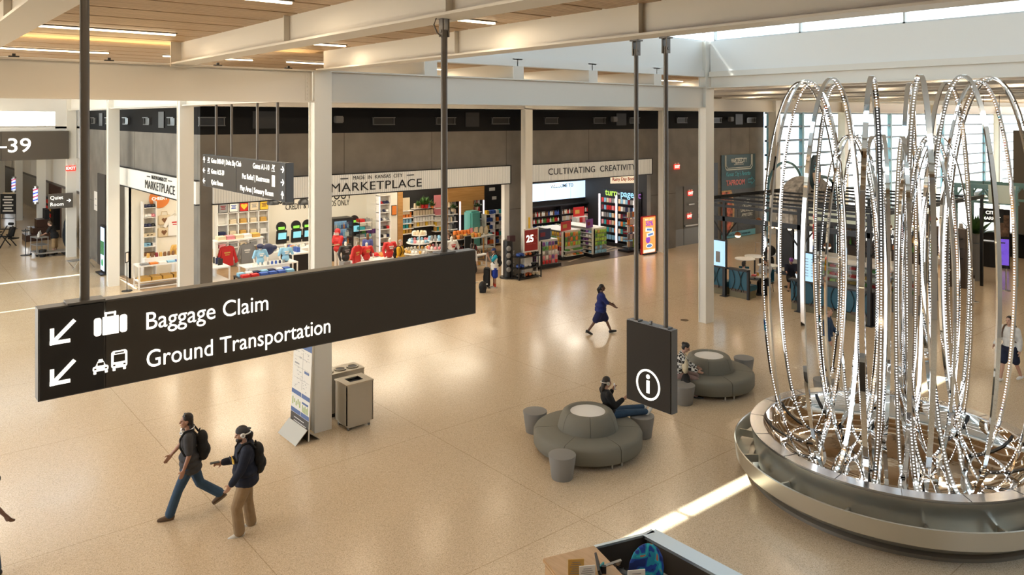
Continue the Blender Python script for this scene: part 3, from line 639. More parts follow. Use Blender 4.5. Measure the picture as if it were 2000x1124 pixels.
for i in range(14):
    a = 2*PI*(i+.35)/14; MB().b2((2.5, -.018, .36), (2.83, .018, .5), Matrix.Rotation(a, 4, 'Z')).build('bracket', BRZ, t)
b = MB()
for i in range(14):
    a = 2*PI*(i+.5)/14; n = 10
    pr = [(2.3, .885), (2.22, .77), (2.1, .675), (1.9, .59), (1.62, .535), (1.4, .512)]
    M = Matrix.Rotation(a, 4, 'Z'); b = MB()
    for (r0, z0), (r1, z1) in zip(pr, pr[1:]): b.add([(r0, -.035, z0+.006), (r0, .035, z0+.006), (r1, .035, z1+.006), (r1, -.035, z1+.006)], [(0, 1, 2, 3)], M)
    b.build('drain_slot', BLACK, t)
LED = mat('white_led_bead', (1, 1, 1), .4, emit=(.95, .97, 1), es=3)
def hoop(ca, cz, sa, sz, w, th, lab, grp, N=96):
    t = thing('steel_hoop', lab, 'sculpture hoop', (FX, FY, 0), 0, grp)
    def P(a, o=0): return (ca+(sa+o)*math.cos(a), cz+(sz+o)*math.sin(a))
    vs = []
    for i in range(N):
        a = 2*PI*i/N; (xo, zo), (xi, zi) = P(a, th/2), P(a, -th/2)
        vs += [(xo, -w/2, zo), (xo, w/2, zo), (xi, w/2, zi), (xi, -w/2, zi)]
    fs = [(i*4+k, i*4+(k+1) % 4, ((i+1) % N)*4+(k+1) % 4, ((i+1) % N)*4+k) for i in range(N) for k in range(4)]
    MB().add(vs, fs).build('band', CHROME, t, smooth=True)
    b = MB(); L = PI*(3*(sa+sz)-math.sqrt((3*sa+sz)*(sa+3*sz))); n = int(L/.05)
    # even spacing along the ellipse
    samp = [P(2*PI*i/2000, -th/2) for i in range(2001)]; acc = 0; step = L/n
    for i in range(2000):
        (x0, z0), (x1, z1) = samp[i], samp[i+1]; acc += math.hypot(x1-x0, z1-z0)
        if acc >= step:
            acc -= step
            b.box((x1, 0, z1), (.013, .022, .017))
    b.build('led_beads', LED, t, kind='stuff', fix=False); return t
def HL(r, a, s, n, ph=.5):
    ps = sorted(upx(FX+r*math.cos(2*PI*(k+ph)/n), FY+r*math.sin(2*PI*(k+ph)/n)) for k in range(n))
    return '%s, %s from the left' % (s, ORD[min(range(n), key=lambda k: abs(ps[k]-upx(FX+r*math.cos(a), FY+r*math.sin(a))))])
h = None
for i in range(14):
    a = 2*PI*(i+.5)/14
    lab = 'tall polished steel hoop with beads of light, one of the fourteen in the outer ring'
    lab = HL(1.63, a, 'tall outer polished hoop with light beads', 14)
    if h is None: h = hoop(1.63, 4.06, .72, 3.56, .085, .035, lab, 'outer ring of hoops'); h.rotation_euler.z = a
    else: dup(h, h.location, a, lab)
h2 = None
for i in range(10):
    a = 2*PI*(i+0.0)/10
    lab = 'shorter polished steel hoop with beads of light in the inner ring of the fountain'
    lab = HL(.78, a, 'shorter inner polished hoop with light beads', 10, 0.0)
    if h2 is None: h2 = hoop(.78, 3.53, .52, 3.04, .07, .03, lab, 'inner ring of hoops'); h2.rotation_euler.z = a
    else: dup(h2, h2.location, a, lab)
# ---------------------------------------------------------------- round sofas and drum stools
UPH = mat('grey_taupe_upholstery', (.2, .19, .155), .75, bump=.25, bscale=260)
def sofa(loc, rz, lab):
    t = thing('round_sofa', lab, 'sofa', loc, rz); n = 6; gp = .006
    prof = [(.62, .12), (1.1, .11), (1.13, .16), (1.13, .38), (1.10, .43), (1.04, .455), (.62, .47)]
    bk = [(.36, .4), (.62, .4), (.63, .47), (.58, .66), (.52, .78), (.47, .815), (.40, .815), (.365, .79), (.355, .7)]
    for i in range(n):
        a0 = 2*PI*i/n+gp; a1 = 2*PI*(i+1)/n-gp
        for pr, nm in ((prof, 'seat_segment'), (bk, 'backrest_segment')):
            o_ = gp/2 if nm[0] == 's' else PI/6
            m = MB(); k = len(pr); m.lathe(pr+[pr[0]], 14, a0=a0+(o_ if nm[0] == 'b' else 0), a1=a1+(o_ if nm[0] == 'b' else 0))
            kk = k+1; m.f += [tuple(range(k-1, -1, -1)), tuple(14*kk+j for j in range(k))]
            m.build(nm, UPH, t, smooth=True)
        for s in (-.12, .12):
            a = 2*PI*i/n+s; MB().cyl((1.0*math.cos(a), 1.0*math.sin(a), 0), (1.0*math.cos(a), 1.0*math.sin(a), .12), .022, n=10).build('leg', STEEL, t, smooth=True)
    MB().cyl((0, 0, .74), (0, 0, .785), .37, n=48).build('round_table_top', mat('white_laminate', (.85, .84, .82), .3), t, smooth=True)
    MB().cyl((0, 0, .1), (0, 0, .74), .36, n=24).build('core', BLACK, t); return t
sofa((11.5, 11.35, 0), .35, 'grey round sofa with a white centre top, the nearer of the two')
sofa((16.58, 12.0, 0), .1, 'grey round sofa with a white centre top, behind the information sign')
STO = mat('grey_moulded_stool', (.235, .23, .22), .5)
st = thing('drum_stool', 'x', 'stool', (0, 0, 0))
MB().lathe([(.0, .0), (.2, .0), (.205, .01), (.265, .44), (.262, .452), (.25, .456), (.0, .45)], 40).build('body', STO, st, smooth=True)
for i, ((px, py), lab) in enumerate((((1045, 803), 'grey tapered drum stool left of the nearer round sofa'), ((1098, 888), 'grey tapered drum stool in front of the nearer round sofa'), ((1254, 812), 'grey drum stool under the feet of the lounging person'),
        ((1336, 752), 'grey drum stool just right of the information sign'), ((1453, 699), 'grey drum stool right of the farther round sofa'))):
    x, y = g(px, py, .45)
    if i == 0: st.location = (x, y, 0); st['label'] = lab
    else: dup(st, (x, y, 0), label=lab)
x, y = g(1610, 760, .45); 
# ---------------------------------------------------------------- bins, map board
BINM = mat('brushed_bin_steel', (.5, .47, .4), .42, metal=.75); BTOP = mat('bin_top_steel', (.55, .5, .42), .3, metal=1)
def rect_ring(m, x0, x1, y0, y1, a, b_, c, d, z):
    m.b2((x0, y0, z), (x1, c, z+.03)); m.b2((x0, d, z), (x1, y1, z+.03)); m.b2((x0, c, z), (a, d, z+.03)); m.b2((b_, c, z), (x1, d, z+.03))
t = thing('waste_bin', 'tall steel waste bin with one square opening beside the column', 'bin', (8.02, 15.32, 0))
m = MB(); m.b2((0, 0, .13), (.02, .55, 1.0)); m.b2((.64, 0, .13), (.66, .55, 1.0)); m.b2((0, 0, .13), (.66, .02, 1.0)); m.b2((0, .53, .13), (.66, .55, 1.0)); m.b2((.02, .02, .2), (.64, .53, .25)); m.build('body', BINM, t)
m = MB(); m.b2((.05, .03, .06), (.6, .52, .16)); m.build('plinth', BINM, t)
m = MB(); rect_ring(m, -.01, .67, -.01, .56, .16, .5, .14, .42, 1.0); m.build('top_frame', BTOP, t)
MB().b2((.14, .12, .9), (.52, .44, .97)).build('opening', BLACK, t)
for x_, y_ in ((.07, .06), (.58, .06), (.07, .5), (.58, .5)): MB().cyl((x_-.015, y_, .035), (x_+.015, y_, .035), .035, n=12).build('caster', mat('caster_grey', (.15, .15, .15), .5), t)
t = thing('recycling_bin', 'steel three-hole recycling bin behind the square waste bin', 'bin', (7.98, 16.25, 0))
m = MB(); m.b2((0, 0, .1), (.98, .5, .98)); m.build('body', BINM, t)
m = MB()
m.b2((-.01, -.01, .98), (.99, .51, 1.005)); m.build('top_frame', BTOP, t)
for i in range(3):
    c = (.17+.32*i, .25, 1.0)
    MB().lathe([(.135, .006), (.145, .02), (.12, .02), (.105, .008)], 28, c).build('collar', mat('pale_collar', (.6, .55, .45), .4, metal=.3), t, smooth=True); MB().cyl(c, (c[0], c[1], 1.012), .105, n=28).build('opening', BLACK, t)
m = MB(); m.b2((.05, .05, 0), (.93, .45, .1)); m.build('plinth', BLACK, t)
# map board, facing -X, slightly leaning
t = thing('map_board', 'leaning white information board with blue headers in front of the column', 'sign', (7.13, 16.27, 0), -PI/2)
lean = Matrix.Rotation(-.05, 4, 'X')
def bb(a, b_, nm, m_): return MB().b2(a, b_, lean).build(nm, m_, t)
BW = .92; bb((0, .0, .02), (BW, .03, 2.12), 'board', mat('board_white', (.72, .7, .64), .45))
BL = mat('board_blue', (.07, .13, .3), .45); GR = mat('board_print_grey', (.3, .3, .3), .6)
bb((.01, -.004, 1.88), (BW-.01, 0, 2.11), 'header', BL); bb((.01, -.004, .02), (BW-.01, 0, .43), 'footer', mat('board_dark', (.04, .035, .03), .5))
m = MB()
for z in (.44, .84): m.b2((.01, -.004, z), (.48, 0, z+.09), lean); m.b2((.51, -.004, z), (BW-.01, 0, z+.09), lean)
m.b2((.55, -.004, .72), (.85, 0, .76), lean); m.b2((.6, -.006, 1.38), (.82, 0, 1.43), lean); m.build('blue_band', BL, t)
m = MB(); rnd = random.Random(4)
for i in range(42):
    x_ = rnd.uniform(.06, .8); z_ = rnd.uniform(.98, 1.84); m.b2((x_, -.003, z_), (x_+rnd.uniform(.02, .1), 0, z_+rnd.choice((.004, .008, .012))), lean)
for z_ in (1.2, 1.45, 1.66): m.b2((.08, -.003, z_), (.84, 0, z_+.003), lean)
m.b2((.5, -.003, 1.0), (.503, 0, 1.8), lean); m.b2((.1, -.004, 1.5), (.32, 0, 1.53), lean)
m.build('printed_map', GR, t, fix=False)
m = MB()
for i in range(5): m.b2((.06+i*.09, -.005, .6+.05*(i % 2)), (.1+i*.09, 0, .76-.03*(i % 3)), lean); m.b2((.57+i*.06, -.005, .55), (.6+i*.06, 0, .7-.04*(i % 2)), lean)
m.build('chart_bars', mat('chart_green', (.35, .45, .15), .6), t)
m = MB()
for i in range(4): m.b2((.18, -.006, .34-.07*i), (.18+(.5, .62, .55, .3)[i], 0, .355-.07*i), lean)
m.build('footer_text', mat('board_print_white', (.7, .7, .68), .6), t)
txt('KCI', .09, MATS['board_print_white'], t, (.42, -.11, 2.0), RY)
SB2 = mat('base_steel', (.42, .38, .33), .35, metal=.8)
m = MB(); m.prism([(-.28, 0), (-.27, .0), (.0, .27), (-.02, .27)], 0, BW, 'x'); m.build('foot_plate', SB2, t); m = MB(); m.prism([(.28, 0), (.27, .0), (.02, .2), (.04, .2)], 0, BW, 'x'); m.build('foot_plate', SB2, t)
# floor drain cover
x, y = g(1337, 626); tag(MB().cyl((x, y, 0), (x, y, .006), .14, n=24).build('floor_cover', mat('brass_cover', (.2, .14, .08), .4, metal=.5)), 'small round dark cover plate in the floor left of the tall column', 'floor cover')
# ---------------------------------------------------------------- people
def skinmat(n, c): return mat(n, c, .5, bump=.05, bscale=60)
SK1 = skinmat('tan_skin', (.38, .2, .13)); SK2 = skinmat('light_skin', (.56, .33, .24)); SK3 = skinmat('dark_skin', (.14, .07, .045))
def cloth(n, c, b=.35): return mat(n, c, .85, bump=b, bscale=14, noise=(9, .12))
def caps(m, p0, p1, r0, r1, n=12):
    """tapered capsule: cylinder plus end spheres"""
    m.cyl(p0, p1, r0, r1, n=n); m.ell(p0, r0, n, 8); m.ell(p1, r1, n, 8)
def blob(m, name, mt, parent, vox=.012, sm=4, loc=(0, 0, 0)):
    me = bpy.data.meshes.new(name); me.from_pydata(m.v, [], m.f)
    bm = bmesh.new(); bm.from_mesh(me); bmesh.ops.recalc_face_normals(bm, faces=bm.faces); bm.to_mesh(me); bm.free()
    o = bpy.data.objects.new('tmp', me); sc.collection.objects.link(o)
    r = o.modifiers.new('r', 'REMESH'); r.mode = 'VOXEL'; r.voxel_size = vox
    if sm: s = o.modifiers.new('s', 'SMOOTH'); s.factor = .5; s.iterations = sm
    dg = bpy.context.evaluated_depsgraph_get(); e = bpy.data.meshes.new_from_object(o.evaluated_get(dg))
    bpy.data.objects.remove(o); e.materials.clear(); e.materials.append(mt); e.shade_smooth(); e.name = name
    q = bpy.data.objects.new(name, e); sc.collection.objects.link(q); q.parent = parent; q.location = loc; return q
def rotv(v, ax, deg): return Matrix.Rotation(math.radians(deg), 3, ax) @ Vector(v)
def hand(m, w, dirv, palmn, side, curl=.5, s=1.0):
    """palm and five fingers from the wrist w along dirv; palmn points out of the palm; side: unit vector towards the thumb"""
    d = Vector(dirv).normalized(); n = Vector(palmn).normalized(); t = Vector(side).normalized()
    for k in range(4):
        off = t*(.027-.018*k)*s; base = w+d*.085*s+off
        caps(m, w+d*.015*s+off*.7, base, .016*s, .0125*s, 8)
        L = (.038, .043, .041, .032)[k]*s; p = base; dd = d
        for j in range(3):
            dd = (dd*math.cos(curl*.6)+n*math.sin(curl*.6)).normalized() if j else (dd*math.cos(curl*.4)+n*math.sin(curl*.4)).normalized()
            q = p+dd*L*(1, .7, .55)[j]; caps(m, p, q, (.0095-.001*j)*s, (.009-.001*j)*s, 8); p = q
    b = w+d*.025*s+t*.03*s; q = b+(d*.6+t*.6+n*.3).normalized()*.045*s; caps(m, b, q, .013*s, .011*s, 8)
    q2 = q+(d*.85+t*.15+n*.4).normalized()*.033*s; caps(m, q, q2, .0105*s, .009*s, 8)
def human(name, label, loc, rz, J, H=1.78, skin=SK1, vox=.011, parts=(), grp=None, face=1, girth=1.0, handcurl=(.6, .6), belly=0):
    """J: pose. local frame: +x forward, +y the person's left, z up; origin on the floor under the pelvis."""
    t = thing(name, label, 'person', loc, rz, grp); s = H/1.78; V = Vector
    lean = J.get('lean', 0); pz = J.get('pelvis', .93)*s; pel = V((J.get('px', 0), 0, pz))
    R = Matrix.Rotation(math.radians(lean), 3, 'Y') @ Matrix.Rotation(math.radians(J.get('twist', 0)), 3, 'Z')
    def up(x, y, z): return pel+R @ (V((x, y, z))*s)
    P = dict(pelvis=pel, waist=up(0, 0, .16), chest=up(.0, 0, .36), neck=up(-.01, 0, .53), head=None)
    nk = P['neck']; hR = Matrix.Rotation(math.radians(J.get('hyaw', 0)), 3, 'Z') @ Matrix.Rotation(math.radians(lean*.4+J.get('hpitch', 0)), 3, 'Y')
    hc = nk+R @ V((.01, 0, .06))*s+hR @ V((.02, 0, .125))*s; P['head'] = hc; P['hR'] = hR; P['R'] = R
    def limb(o, L1, L2, a1, a2, out, sgn, ax='Y', knee=1):
        d1 = V((0, 0, -1)); d1 = rotv(d1, 'Y', -a1); d1 = rotv(d1, 'X', sgn*out)
        d2 = rotv((0, 0, -1), 'Y', -(a1+a2)); d2 = rotv(d2, 'X', sgn*out*.7)
        return o+d1*L1*s, o+d1*L1*s+d2*L2*s, d2
    for sd, g_ in (('L', 1), ('R', -1)):
        sh = up(-.01, g_*.185*girth, .485); a = J.get('arm'+sd, (5, 10, 8)); e, w_, d2 = limb(sh, .29, .25, a[0], a[1], a[2], g_)
        if len(a) > 3: d2 = (R @ V(a[3])).normalized() if False else V(a[3]).normalized(); w_ = e+d2*.25*s
        P['sh'+sd] = sh; P['el'+sd] = e; P['wr'+sd] = w_; P['hd'+sd] = d2
        hp = pel+V((0, g_*.095*s*min(girth, 1.1), -.02)); b = J.get('leg'+sd, (0, 0, 3)); k, an, d3 = limb(hp, .44, .41, b[0], -b[1], b[2], g_)
        P['hp'+sd] = hp; P['kn'+sd] = k; P['an'+sd] = an; P['sk'+sd] = d3
        f = V((1, 0, 0)); ft = b[3] if len(b) > 3 else 0; f = rotv(f, 'Y', ft); P['ft'+sd] = f
    m = MB(); g1 = girth
    def torso(m, k=0.0):
        M = Matrix.Translation(pel) @ R.to_4x4()
        m.ell((0, 0, .0), ((.125*g1+k)*s, (.165*g1+k)*s, (.13+k)*s), 16, 10, M); m.ell((.01*belly, 0, .17*s), ((.11*g1+k+.03*belly)*s, (.145*g1+k)*s, (.16+k)*s), 16, 10, M)
        m.ell((0, 0, .36*s), ((.115*g1+k)*s, (.172*g1+k)*s, (.17+k)*s), 16, 10, M)
        caps(m, up(-.01, .13*g1, .475), up(-.01, -.13*g1, .475), (.062+k)*s, (.062+k)*s)
    P['torso'] = torso
    torso(m)
    caps(m, up(-.01, 0, .48), nk+(hc-nk)*.35, .062*s, .052*s)
    # head: cranium, jaw, nose, ears
    HM = Matrix.Translation(hc) @ hR.to_4x4(); S = s*.97
    m.ell((-.012*S, 0, .03*S), (.096*S, .077*S, .098*S), 18, 14, HM); m.ell((.028*S, 0, -.045*S), (.062*S, .056*S, .07*S), 14, 10, HM)
    m.ell((.068*S, 0, -.092*S), (.026*S, .03*S, .022*S), 10, 8, HM)
    for g_ in (1, -1):
        m.ell((-.005*S, g_*.08*S, -.005*S), (.02*S, .012*S, .032*S), 10, 8, HM); m.ell((.062*S, g_*.035*S, -.025*S), (.022*S, .02*S, .02*S), 8, 6, HM)
    m.ell((.085*S, 0, .03*S), (.012*S, .05*S, .012*S), 10, 6, HM)
    a_ = HM @ V((.09*S, 0, .018*S)); b_ = HM @ V((.112*S, 0, -.022*S)); caps(m, a_, b_, .009*S, .016*S, 8)
    m.ell((.082*S, 0, -.06*S), (.015*S, .026*S, .012*S), 8, 6, HM)
    for i, (sd, g_) in enumerate((('L', 1), ('R', -1))):
        caps(m, P['sh'+sd], P['el'+sd], .052*s*g1, .04*s); caps(m, P['el'+sd], P['wr'+sd], .041*s, .027*s)
        hd = P['hd'+sd]; pn = V(J['palm'+sd]) if 'palm'+sd in J else V((0, -g_, 0)); pn = (pn-hd*pn.dot(hd)).normalized(); th = hd.cross(pn)
        if th.x < 0 and 'palm'+sd not in J: th = -th
        if J.get('thumb'+sd): th = -th
        hand(m, P['wr'+sd], hd, pn, th, handcurl[i], s)
        caps(m, P['hp'+sd], P['kn'+sd], .082*s*g1, .055*s); caps(m, P['kn'+sd], P['an'+sd], .055*s, .038*s)
        f = P['ft'+sd]; an = P['an'+sd]; dn = f.cross(V((0, 1, 0))); dn = -dn if dn.z > 0 else dn
        caps(m, an+dn*.04*s-f*.03*s, an+f*.15*s+dn*.05*s, .036*s, .026*s)
    blob(m, 'body', skin, t, vox, 3)
    if face:
        for g_ in (1, -1):
            e = MB(); e.ell((.084*S, g_*.031*S, .012*S), (.009*S, .014*S, .007*S), 8, 6, HM); e.build('eye', mat('eye_dark', (.03, .02, .02), .2), t, smooth=True)
        e = MB(); e.ell((.098*S, 0, -.06*S), (.006*S, .022*S, .005*S), 8, 5, HM); e.build('mouth', mat('lips', (.3, .1, .08), .5), t, smooth=True)
    P.update(t=t, s=s, S=S, HM=HM, up=up, vox=vox, g1=g1, H=H)
    return P
def lerp(a, b, k): return a+(b-a)*k
def shirt(P, m_, sleeve=2.0, name='shirt', k=.016, hem=.0, collar=True):
    m = MB(); s = P['s']; P['torso'](m, k)
    if hem:
        M = Matrix.Translation(P['pelvis']) @ P['R'].to_4x4()
        for hz in (.11, 0, -hem): m.ell((0, 0, hz*s), ((.128*P['g1']+k+.034)*s, (.17*P['g1']+k+.034)*s, .11*s), 16, 10, M)
    for sd in 'LR':
        a, e, w = P['sh'+sd], P['el'+sd], P['wr'+sd]
        if sleeve <= 1: caps(m, a, lerp(a, e, sleeve), (.056*P['g1']+k)*s, (.05+k)*s)
        else:
            caps(m, a, e, (.055*P['g1']+k)*s, (.045+k)*s); caps(m, e, lerp(e, w, sleeve-1), (.045+k)*s, (.033+k*.8)*s)
    caps(m, P['up'](-.01, 0, .46), P['up'](-.005, 0, .54), .07*s, .058*s)
    return blob(m, name, m_, P['t'], P['vox'], 3)
def pants(P, m_, length=1.0, name='trousers', k=.018, flare=0):
    m = MB(); s = P['s']; M = Matrix.Translation(P['pelvis']) @ P['R'].to_4x4()
    m.ell((0, 0, -.01), ((.128*P['g1']+k)*s, (.17*P['g1']+k)*s, (.125+k)*s), 16, 10, M)
    for sd in 'LR':
        h, kn, an = P['hp'+sd], P['kn'+sd], P['an'+sd]
        if length <= .5: caps(m, h, lerp(h, kn, length*2), (.088*P['g1']+k)*s, (.075+k+flare)*s)
        else: caps(m, h, kn, (.088*P['g1']+k)*s, (.06+k)*s); caps(m, kn, lerp(kn, an, length*2-1), (.06+k)*s, (.05+k+flare)*s)
    return blob(m, name, m_, P['t'], P['vox'], 3)
def shoes(P, m_, sole=None, k=0.0, heel=0):
    for sd in 'LR':
        f = P['ft'+sd]; an = P['an'+sd]; s = P['s']; dn = f.cross(Vector((0, 1, 0))); dn = -dn if dn.z > 0 else dn
        m = MB(); caps(m, an+dn*.035*s-f*.035*s, an+dn*.05*s+f*.08*s, .05*s, .045*s); caps(m, an+dn*.05*s+f*.08*s, an+dn*.058*s+f*.17*s, .046*s, .033*s)
        if heel: caps(m, an+dn*.05*s-f*.05*s, an+dn*.1*s-f*.05*s, .025*s, .015*s)
        o = blob(m, 'shoe', m_, P['t'], .009, 3)
        if sole:
            q = MB(); c = an+dn*.088*s+f*.06*s; M = Matrix.Translation(c) @ Matrix((f, Vector((0, 1, 0)), -dn)).transposed().to_4x4()
            pts = []
            for i in range(20): a = 2*PI*i/20; pts.append(((.135*math.cos(a)+.005)*s, (.048+.006*math.cos(a))*math.sin(a)*s))
            q.prism(pts, -.012*s, .014*s, 'z', M); q.build('sole', sole, o)
def hair(P, m_, kind='short', name='hair'):
    m = MB(); S = P['S']; HM = P['HM']; V = Vector
    m.ell((-.022*S, 0, .05*S), (.098*S, .086*S, .092*S), 16, 12, HM)
    if kind != 'none': m.ell((-.05*S, 0, -.0*S), (.07*S, .08*S, .09*S), 14, 10, HM)
    if kind == 'long': m.ell((-.075*S, 0, -.09*S), (.045*S, .075*S, .15*S), 14, 10, HM)
    if kind == 'bun': m.ell((-.11*S, 0, .06*S), (.05*S, .05*S, .05*S), 12, 8, HM)
    if kind == 'tail':
        a = HM @ V((-.1*S, 0, .03*S)); b = HM @ V((-.14*S, 0, -.06*S)); c = HM @ V((-.11*S, 0, -.2*S)); caps(m, a, b, .03*S, .05*S); caps(m, b, c, .055*S, .03*S)
    # cut the face free
    m2 = MB(); m2.v = m.v; m2.f = m.f
    o = blob(m2, name, m_, P['t'], P['vox']*.9, 2)
    inv = HM.inverted(); bm = bmesh.new(); bm.from_mesh(o.data)
    dl = [v for v in bm.verts if (lambda q: q.x > .055*S and q.z < .085*S and abs(q.y) < .09*S)(inv @ v.co)]
    bmesh.ops.delete(bm, geom=dl, context='VERTS'); bm.to_mesh(o.data); bm.free(); return o
def cap(P, m_, brim=1, name='cap'):
    m = MB(); S = P['S']; HM = P['HM']
    m.ell((-.015*S, 0, .055*S), (.106*S, .09*S, .085*S), 16, 12, HM)
    m.ell((.09*S*brim-.015*S, 0, .045*S), (.075*S, .07*S, .012*S), 12, 6, HM); o = blob(m, name, m_, P['t'], .008, 2)
    inv = HM.inverted(); bm = bmesh.new(); bm.from_mesh(o.data)
    bmesh.ops.delete(bm, geom=[v for v in bm.verts if (inv @ v.co).z < .028*S], context='VERTS'); bm.to_mesh(o.data); bm.free(); return o
def backpack(P, label, mt, cat='backpack', w=.3, h=.46, dp=.17, grp=None, name='backpack'):
    t = thing(name, label, cat, P['t'].location, P['t'].rotation_euler.z, grp); s = P['s']; up = P['up']; m = MB()
    M = Matrix.Translation(P['pelvis']) @ P['R'].to_4x4()
    for z, r in ((.12, .95), (.25, 1.05), (.38, .95)): m.ell((-.215*s, 0, z*s), (dp*.56*s, w*.5*r*s, .13*s), 14, 10, M)
    m.ell((-.28*s, 0, .17*s), (.06*s, w*.36*s, .1*s), 12, 8, M)
    blob(m, 'pack', mt, t, .011, 3)
    for g_ in (1, -1):
        pts = [up(-.16, g_*.1, .46), up(-.08, g_*.115, .585), up(.04, g_*.115, .57), up(.115, g_*.12, .47), up(.135, g_*.13, .33), up(.07, g_*.17, .19), up(-.1, g_*.16, .1)]
        b = MB(); b.tube(pts, .018*s, 8); b.build('strap', mt, t, smooth=True)
    b = MB(); b.tube([up(-.17, .03, .5), up(-.19, .02, .54), up(-.19, -.02, .54), up(-.17, -.03, .5)], .01*s, 8); b.build('handle', mt, t, smooth=True); return t
def headphones(P, label, where, mt):
    S = P['S']; t = thing('headphones', label, 'headphones', P['t'].location, P['t'].rotation_euler.z)
    pts = []; V = Vector
    if where == 'head':
        M = P['HM']
        for i in range(13): a = PI*i/12; pts.append(M @ V((-.03*S-.0*S, .1*S*math.cos(a), .01*S+.145*S*math.sin(a)*.9)))
        # worn low behind the head
        pts = [M @ V((-.02*S-.13*S*math.sin(PI*i/12), .098*S*math.cos(PI*i/12), .01*S-.02*S*math.sin(PI*i/12))) for i in range(13)]
        cs = [(M @ V((0, g_*.088*S, -.0*S)), M.to_3x3() @ V((0, g_, 0))) for g_ in (1, -1)]
    else:
        up = P['up']; pts = [up(.09*math.cos(a)-.01, .1*math.sin(a), .575-.015*math.cos(a)) for a in [math.radians(40+280*i/16) for i in range(17)]]
        cs = [(up(.085, g_*.075, .55), V((.6, g_*.7, .1)).normalized()) for g_ in (1, -1)]
    b = MB(); b.tube(pts, .011*S, 8); b.build('headband', mt, t, smooth=True)
    for c, n in cs:
        b = MB(); b.cyl(c-n*.008, c+n*.03, .04*S, .036*S, n=20); o = b.build('ear_cup', mt, t, smooth=True); b = MB(); b.cyl(c+n*.0301, c+n*.032, .016*S, n=14); b.build('badge', mat('badge_grey', (.3, .3, .3), .4), o)
    return t
JEAN = cloth('blue_denim', (.035, .075, .135)); KHA = cloth('khaki_cotton', (.3, .2, .105)); NAVY = cloth('navy_fleece', (.008, .012, .028), .3)
GREY = cloth('charcoal_marl_shirt', (.05, .05, .055)); BLK = cloth('black_fabric', (.01, .01, .011)); HBRN = mat('dark_brown_hair', (.02, .012, .008), .5, bump=.4, bscale=70)
HBLK = mat('black_hair', (.008, .007, .007), .45, bump=.4, bscale=70); HBLD = mat('blond_hair', (.32, .2, .09), .5, bump=.4, bscale=70)
WPL = mat('white_plastic', (.8, .8, .78), .3); SOLE = mat('white_rubber', (.7, .69, .65), .5); BRS = mat('brown_suede', (.12, .075, .045), .8)
def fdir(px0, py0, px1, py1):
    a = g(px0, py0); b = g(px1, py1); return math.atan2(b[1]-a[1], b[0]-a[0])
# man 1: grey shirt, jeans, walking to the left of the picture
dW = math.atan2(-RT[1], -RT[0])         # direction towards picture left
x, y = g(372, 1003)
P = human('person', 'man in charcoal t-shirt and blue jeans striding with white headphones round his neck', (x, y, 0), dW+.32, dict(pelvis=.89, lean=4, legL=(25, 6, 3, 4), legR=(-19, 36, 2, 32), armL=(-4, 24, 8), armR=(30, 10, 12), hyaw=8), 1.8, SK1, .0105, girth=1.04, handcurl=(.9, .7))
shirt(P, GREY, .8, k=.02, hem=.1); pants(P, JEAN, .97, k=.02, flare=.012); shoes(P, BRS, mat('tan_sole', (.2, .14, .09), .6)); hair(P, HBRN, 'long')
S = P['S']; b = MB(); b.ell((.02*S, .05*S, .11*S), (.02*S, .035*S, .02*S), 10, 6, P['HM']); b.ell((.02*S, -.05*S, .11*S), (.02*S, .035*S, .02*S), 10, 6, P['HM']); b.build('sunglasses', mat('sunglass_lens', (.02, .02, .02), .1), P['t'], smooth=True)
backpack(P, 'black backpack on the man in the charcoal t-shirt', BLK, w=.29); headphones(P, 'white headphones round the neck of the man in jeans', 'neck', WPL)
# man 2: navy hoodie, khaki trousers, phone
x, y = g(480, 1036)
P = human('person', 'bearded man in navy hoodie and khaki trousers walking and looking at a phone', (x, y, 0), dW+.5, dict(pelvis=.9, lean=3, legR=(-6, 3, 3, 0), legL=(22, 28, 3, 8), armR=(12, 78, 4), armL=(20, 18, 6), hyaw=6, hpitch=8), 1.8, SK2, .0105, girth=1.15, handcurl=(.8, .9), belly=1)
shirt(P, NAVY, 1.93, k=.03, hem=.06, name='hoodie'); pants(P, KHA, .98, k=.032, flare=.01); shoes(P, mat('white_leather', (.7, .68, .63), .5), SOLE); hair(P, HBRN, 'tail')
cap(P, mat('charcoal_cap', (.05, .05, .055), .8, bump=.2), brim=-1)
S = P['S']; m = MB(); m.ell((.05*S, 0, -.085*S), (.062*S, .06*S, .05*S), 12, 8, P['HM']); blob(m, 'beard', HBRN, P['t'], .009, 2)
m = MB(); M = Matrix.Translation(P['pelvis']) @ P['R'].to_4x4(); s = P['s']
for z in (0, .02): m.ell((-.09*s, 0, (.52+z)*s), (.07*s, .13*s, .05*s), 12, 8, M)
blob(m, 'hood', NAVY, P['t'], .011, 2)
YL = mat('golden_print', (.7, .42, .03), .6)
gp = thing('x', 'x', 'x'); bpy.data.objects.remove(gp)
b = MB(); pts = []
for yy, zz in ((-.12, .33), (-.13, .27), (0, .24), (.13, .27), (.12, .33), (0, .36)): pts.append(P['up'](.183+.02*(1-abs(yy)/.13), yy, zz+.02))
b.add(pts+[p+Vector((.006, 0, 0)) for p in pts], [(0, 1, 2, 3, 4, 5), (6, 7, 8, 9, 10, 11)]+[(i, (i+1) % 6, (i+1) % 6+6, i+6) for i in range(6)]); b.build('chest_print', YL, P['t'])
tx = txt('GRIZZLIES', .055, mat('navy_print', (.01, .015, .04), .6), P['t'], tuple(P['up'](.222, 0, .325)), (PI/2, 0, PI/2), off=.002)
backpack(P, 'black backpack on the man in the navy hoodie', BLK, w=.33)
headphones(P, 'white headphones worn over the backward cap of the man in the hoodie', 'head', WPL)
t = thing('phone', 'dark phone held in front by the man in the navy hoodie', 'phone', P['t'].location, P['t'].rotation_euler.z)
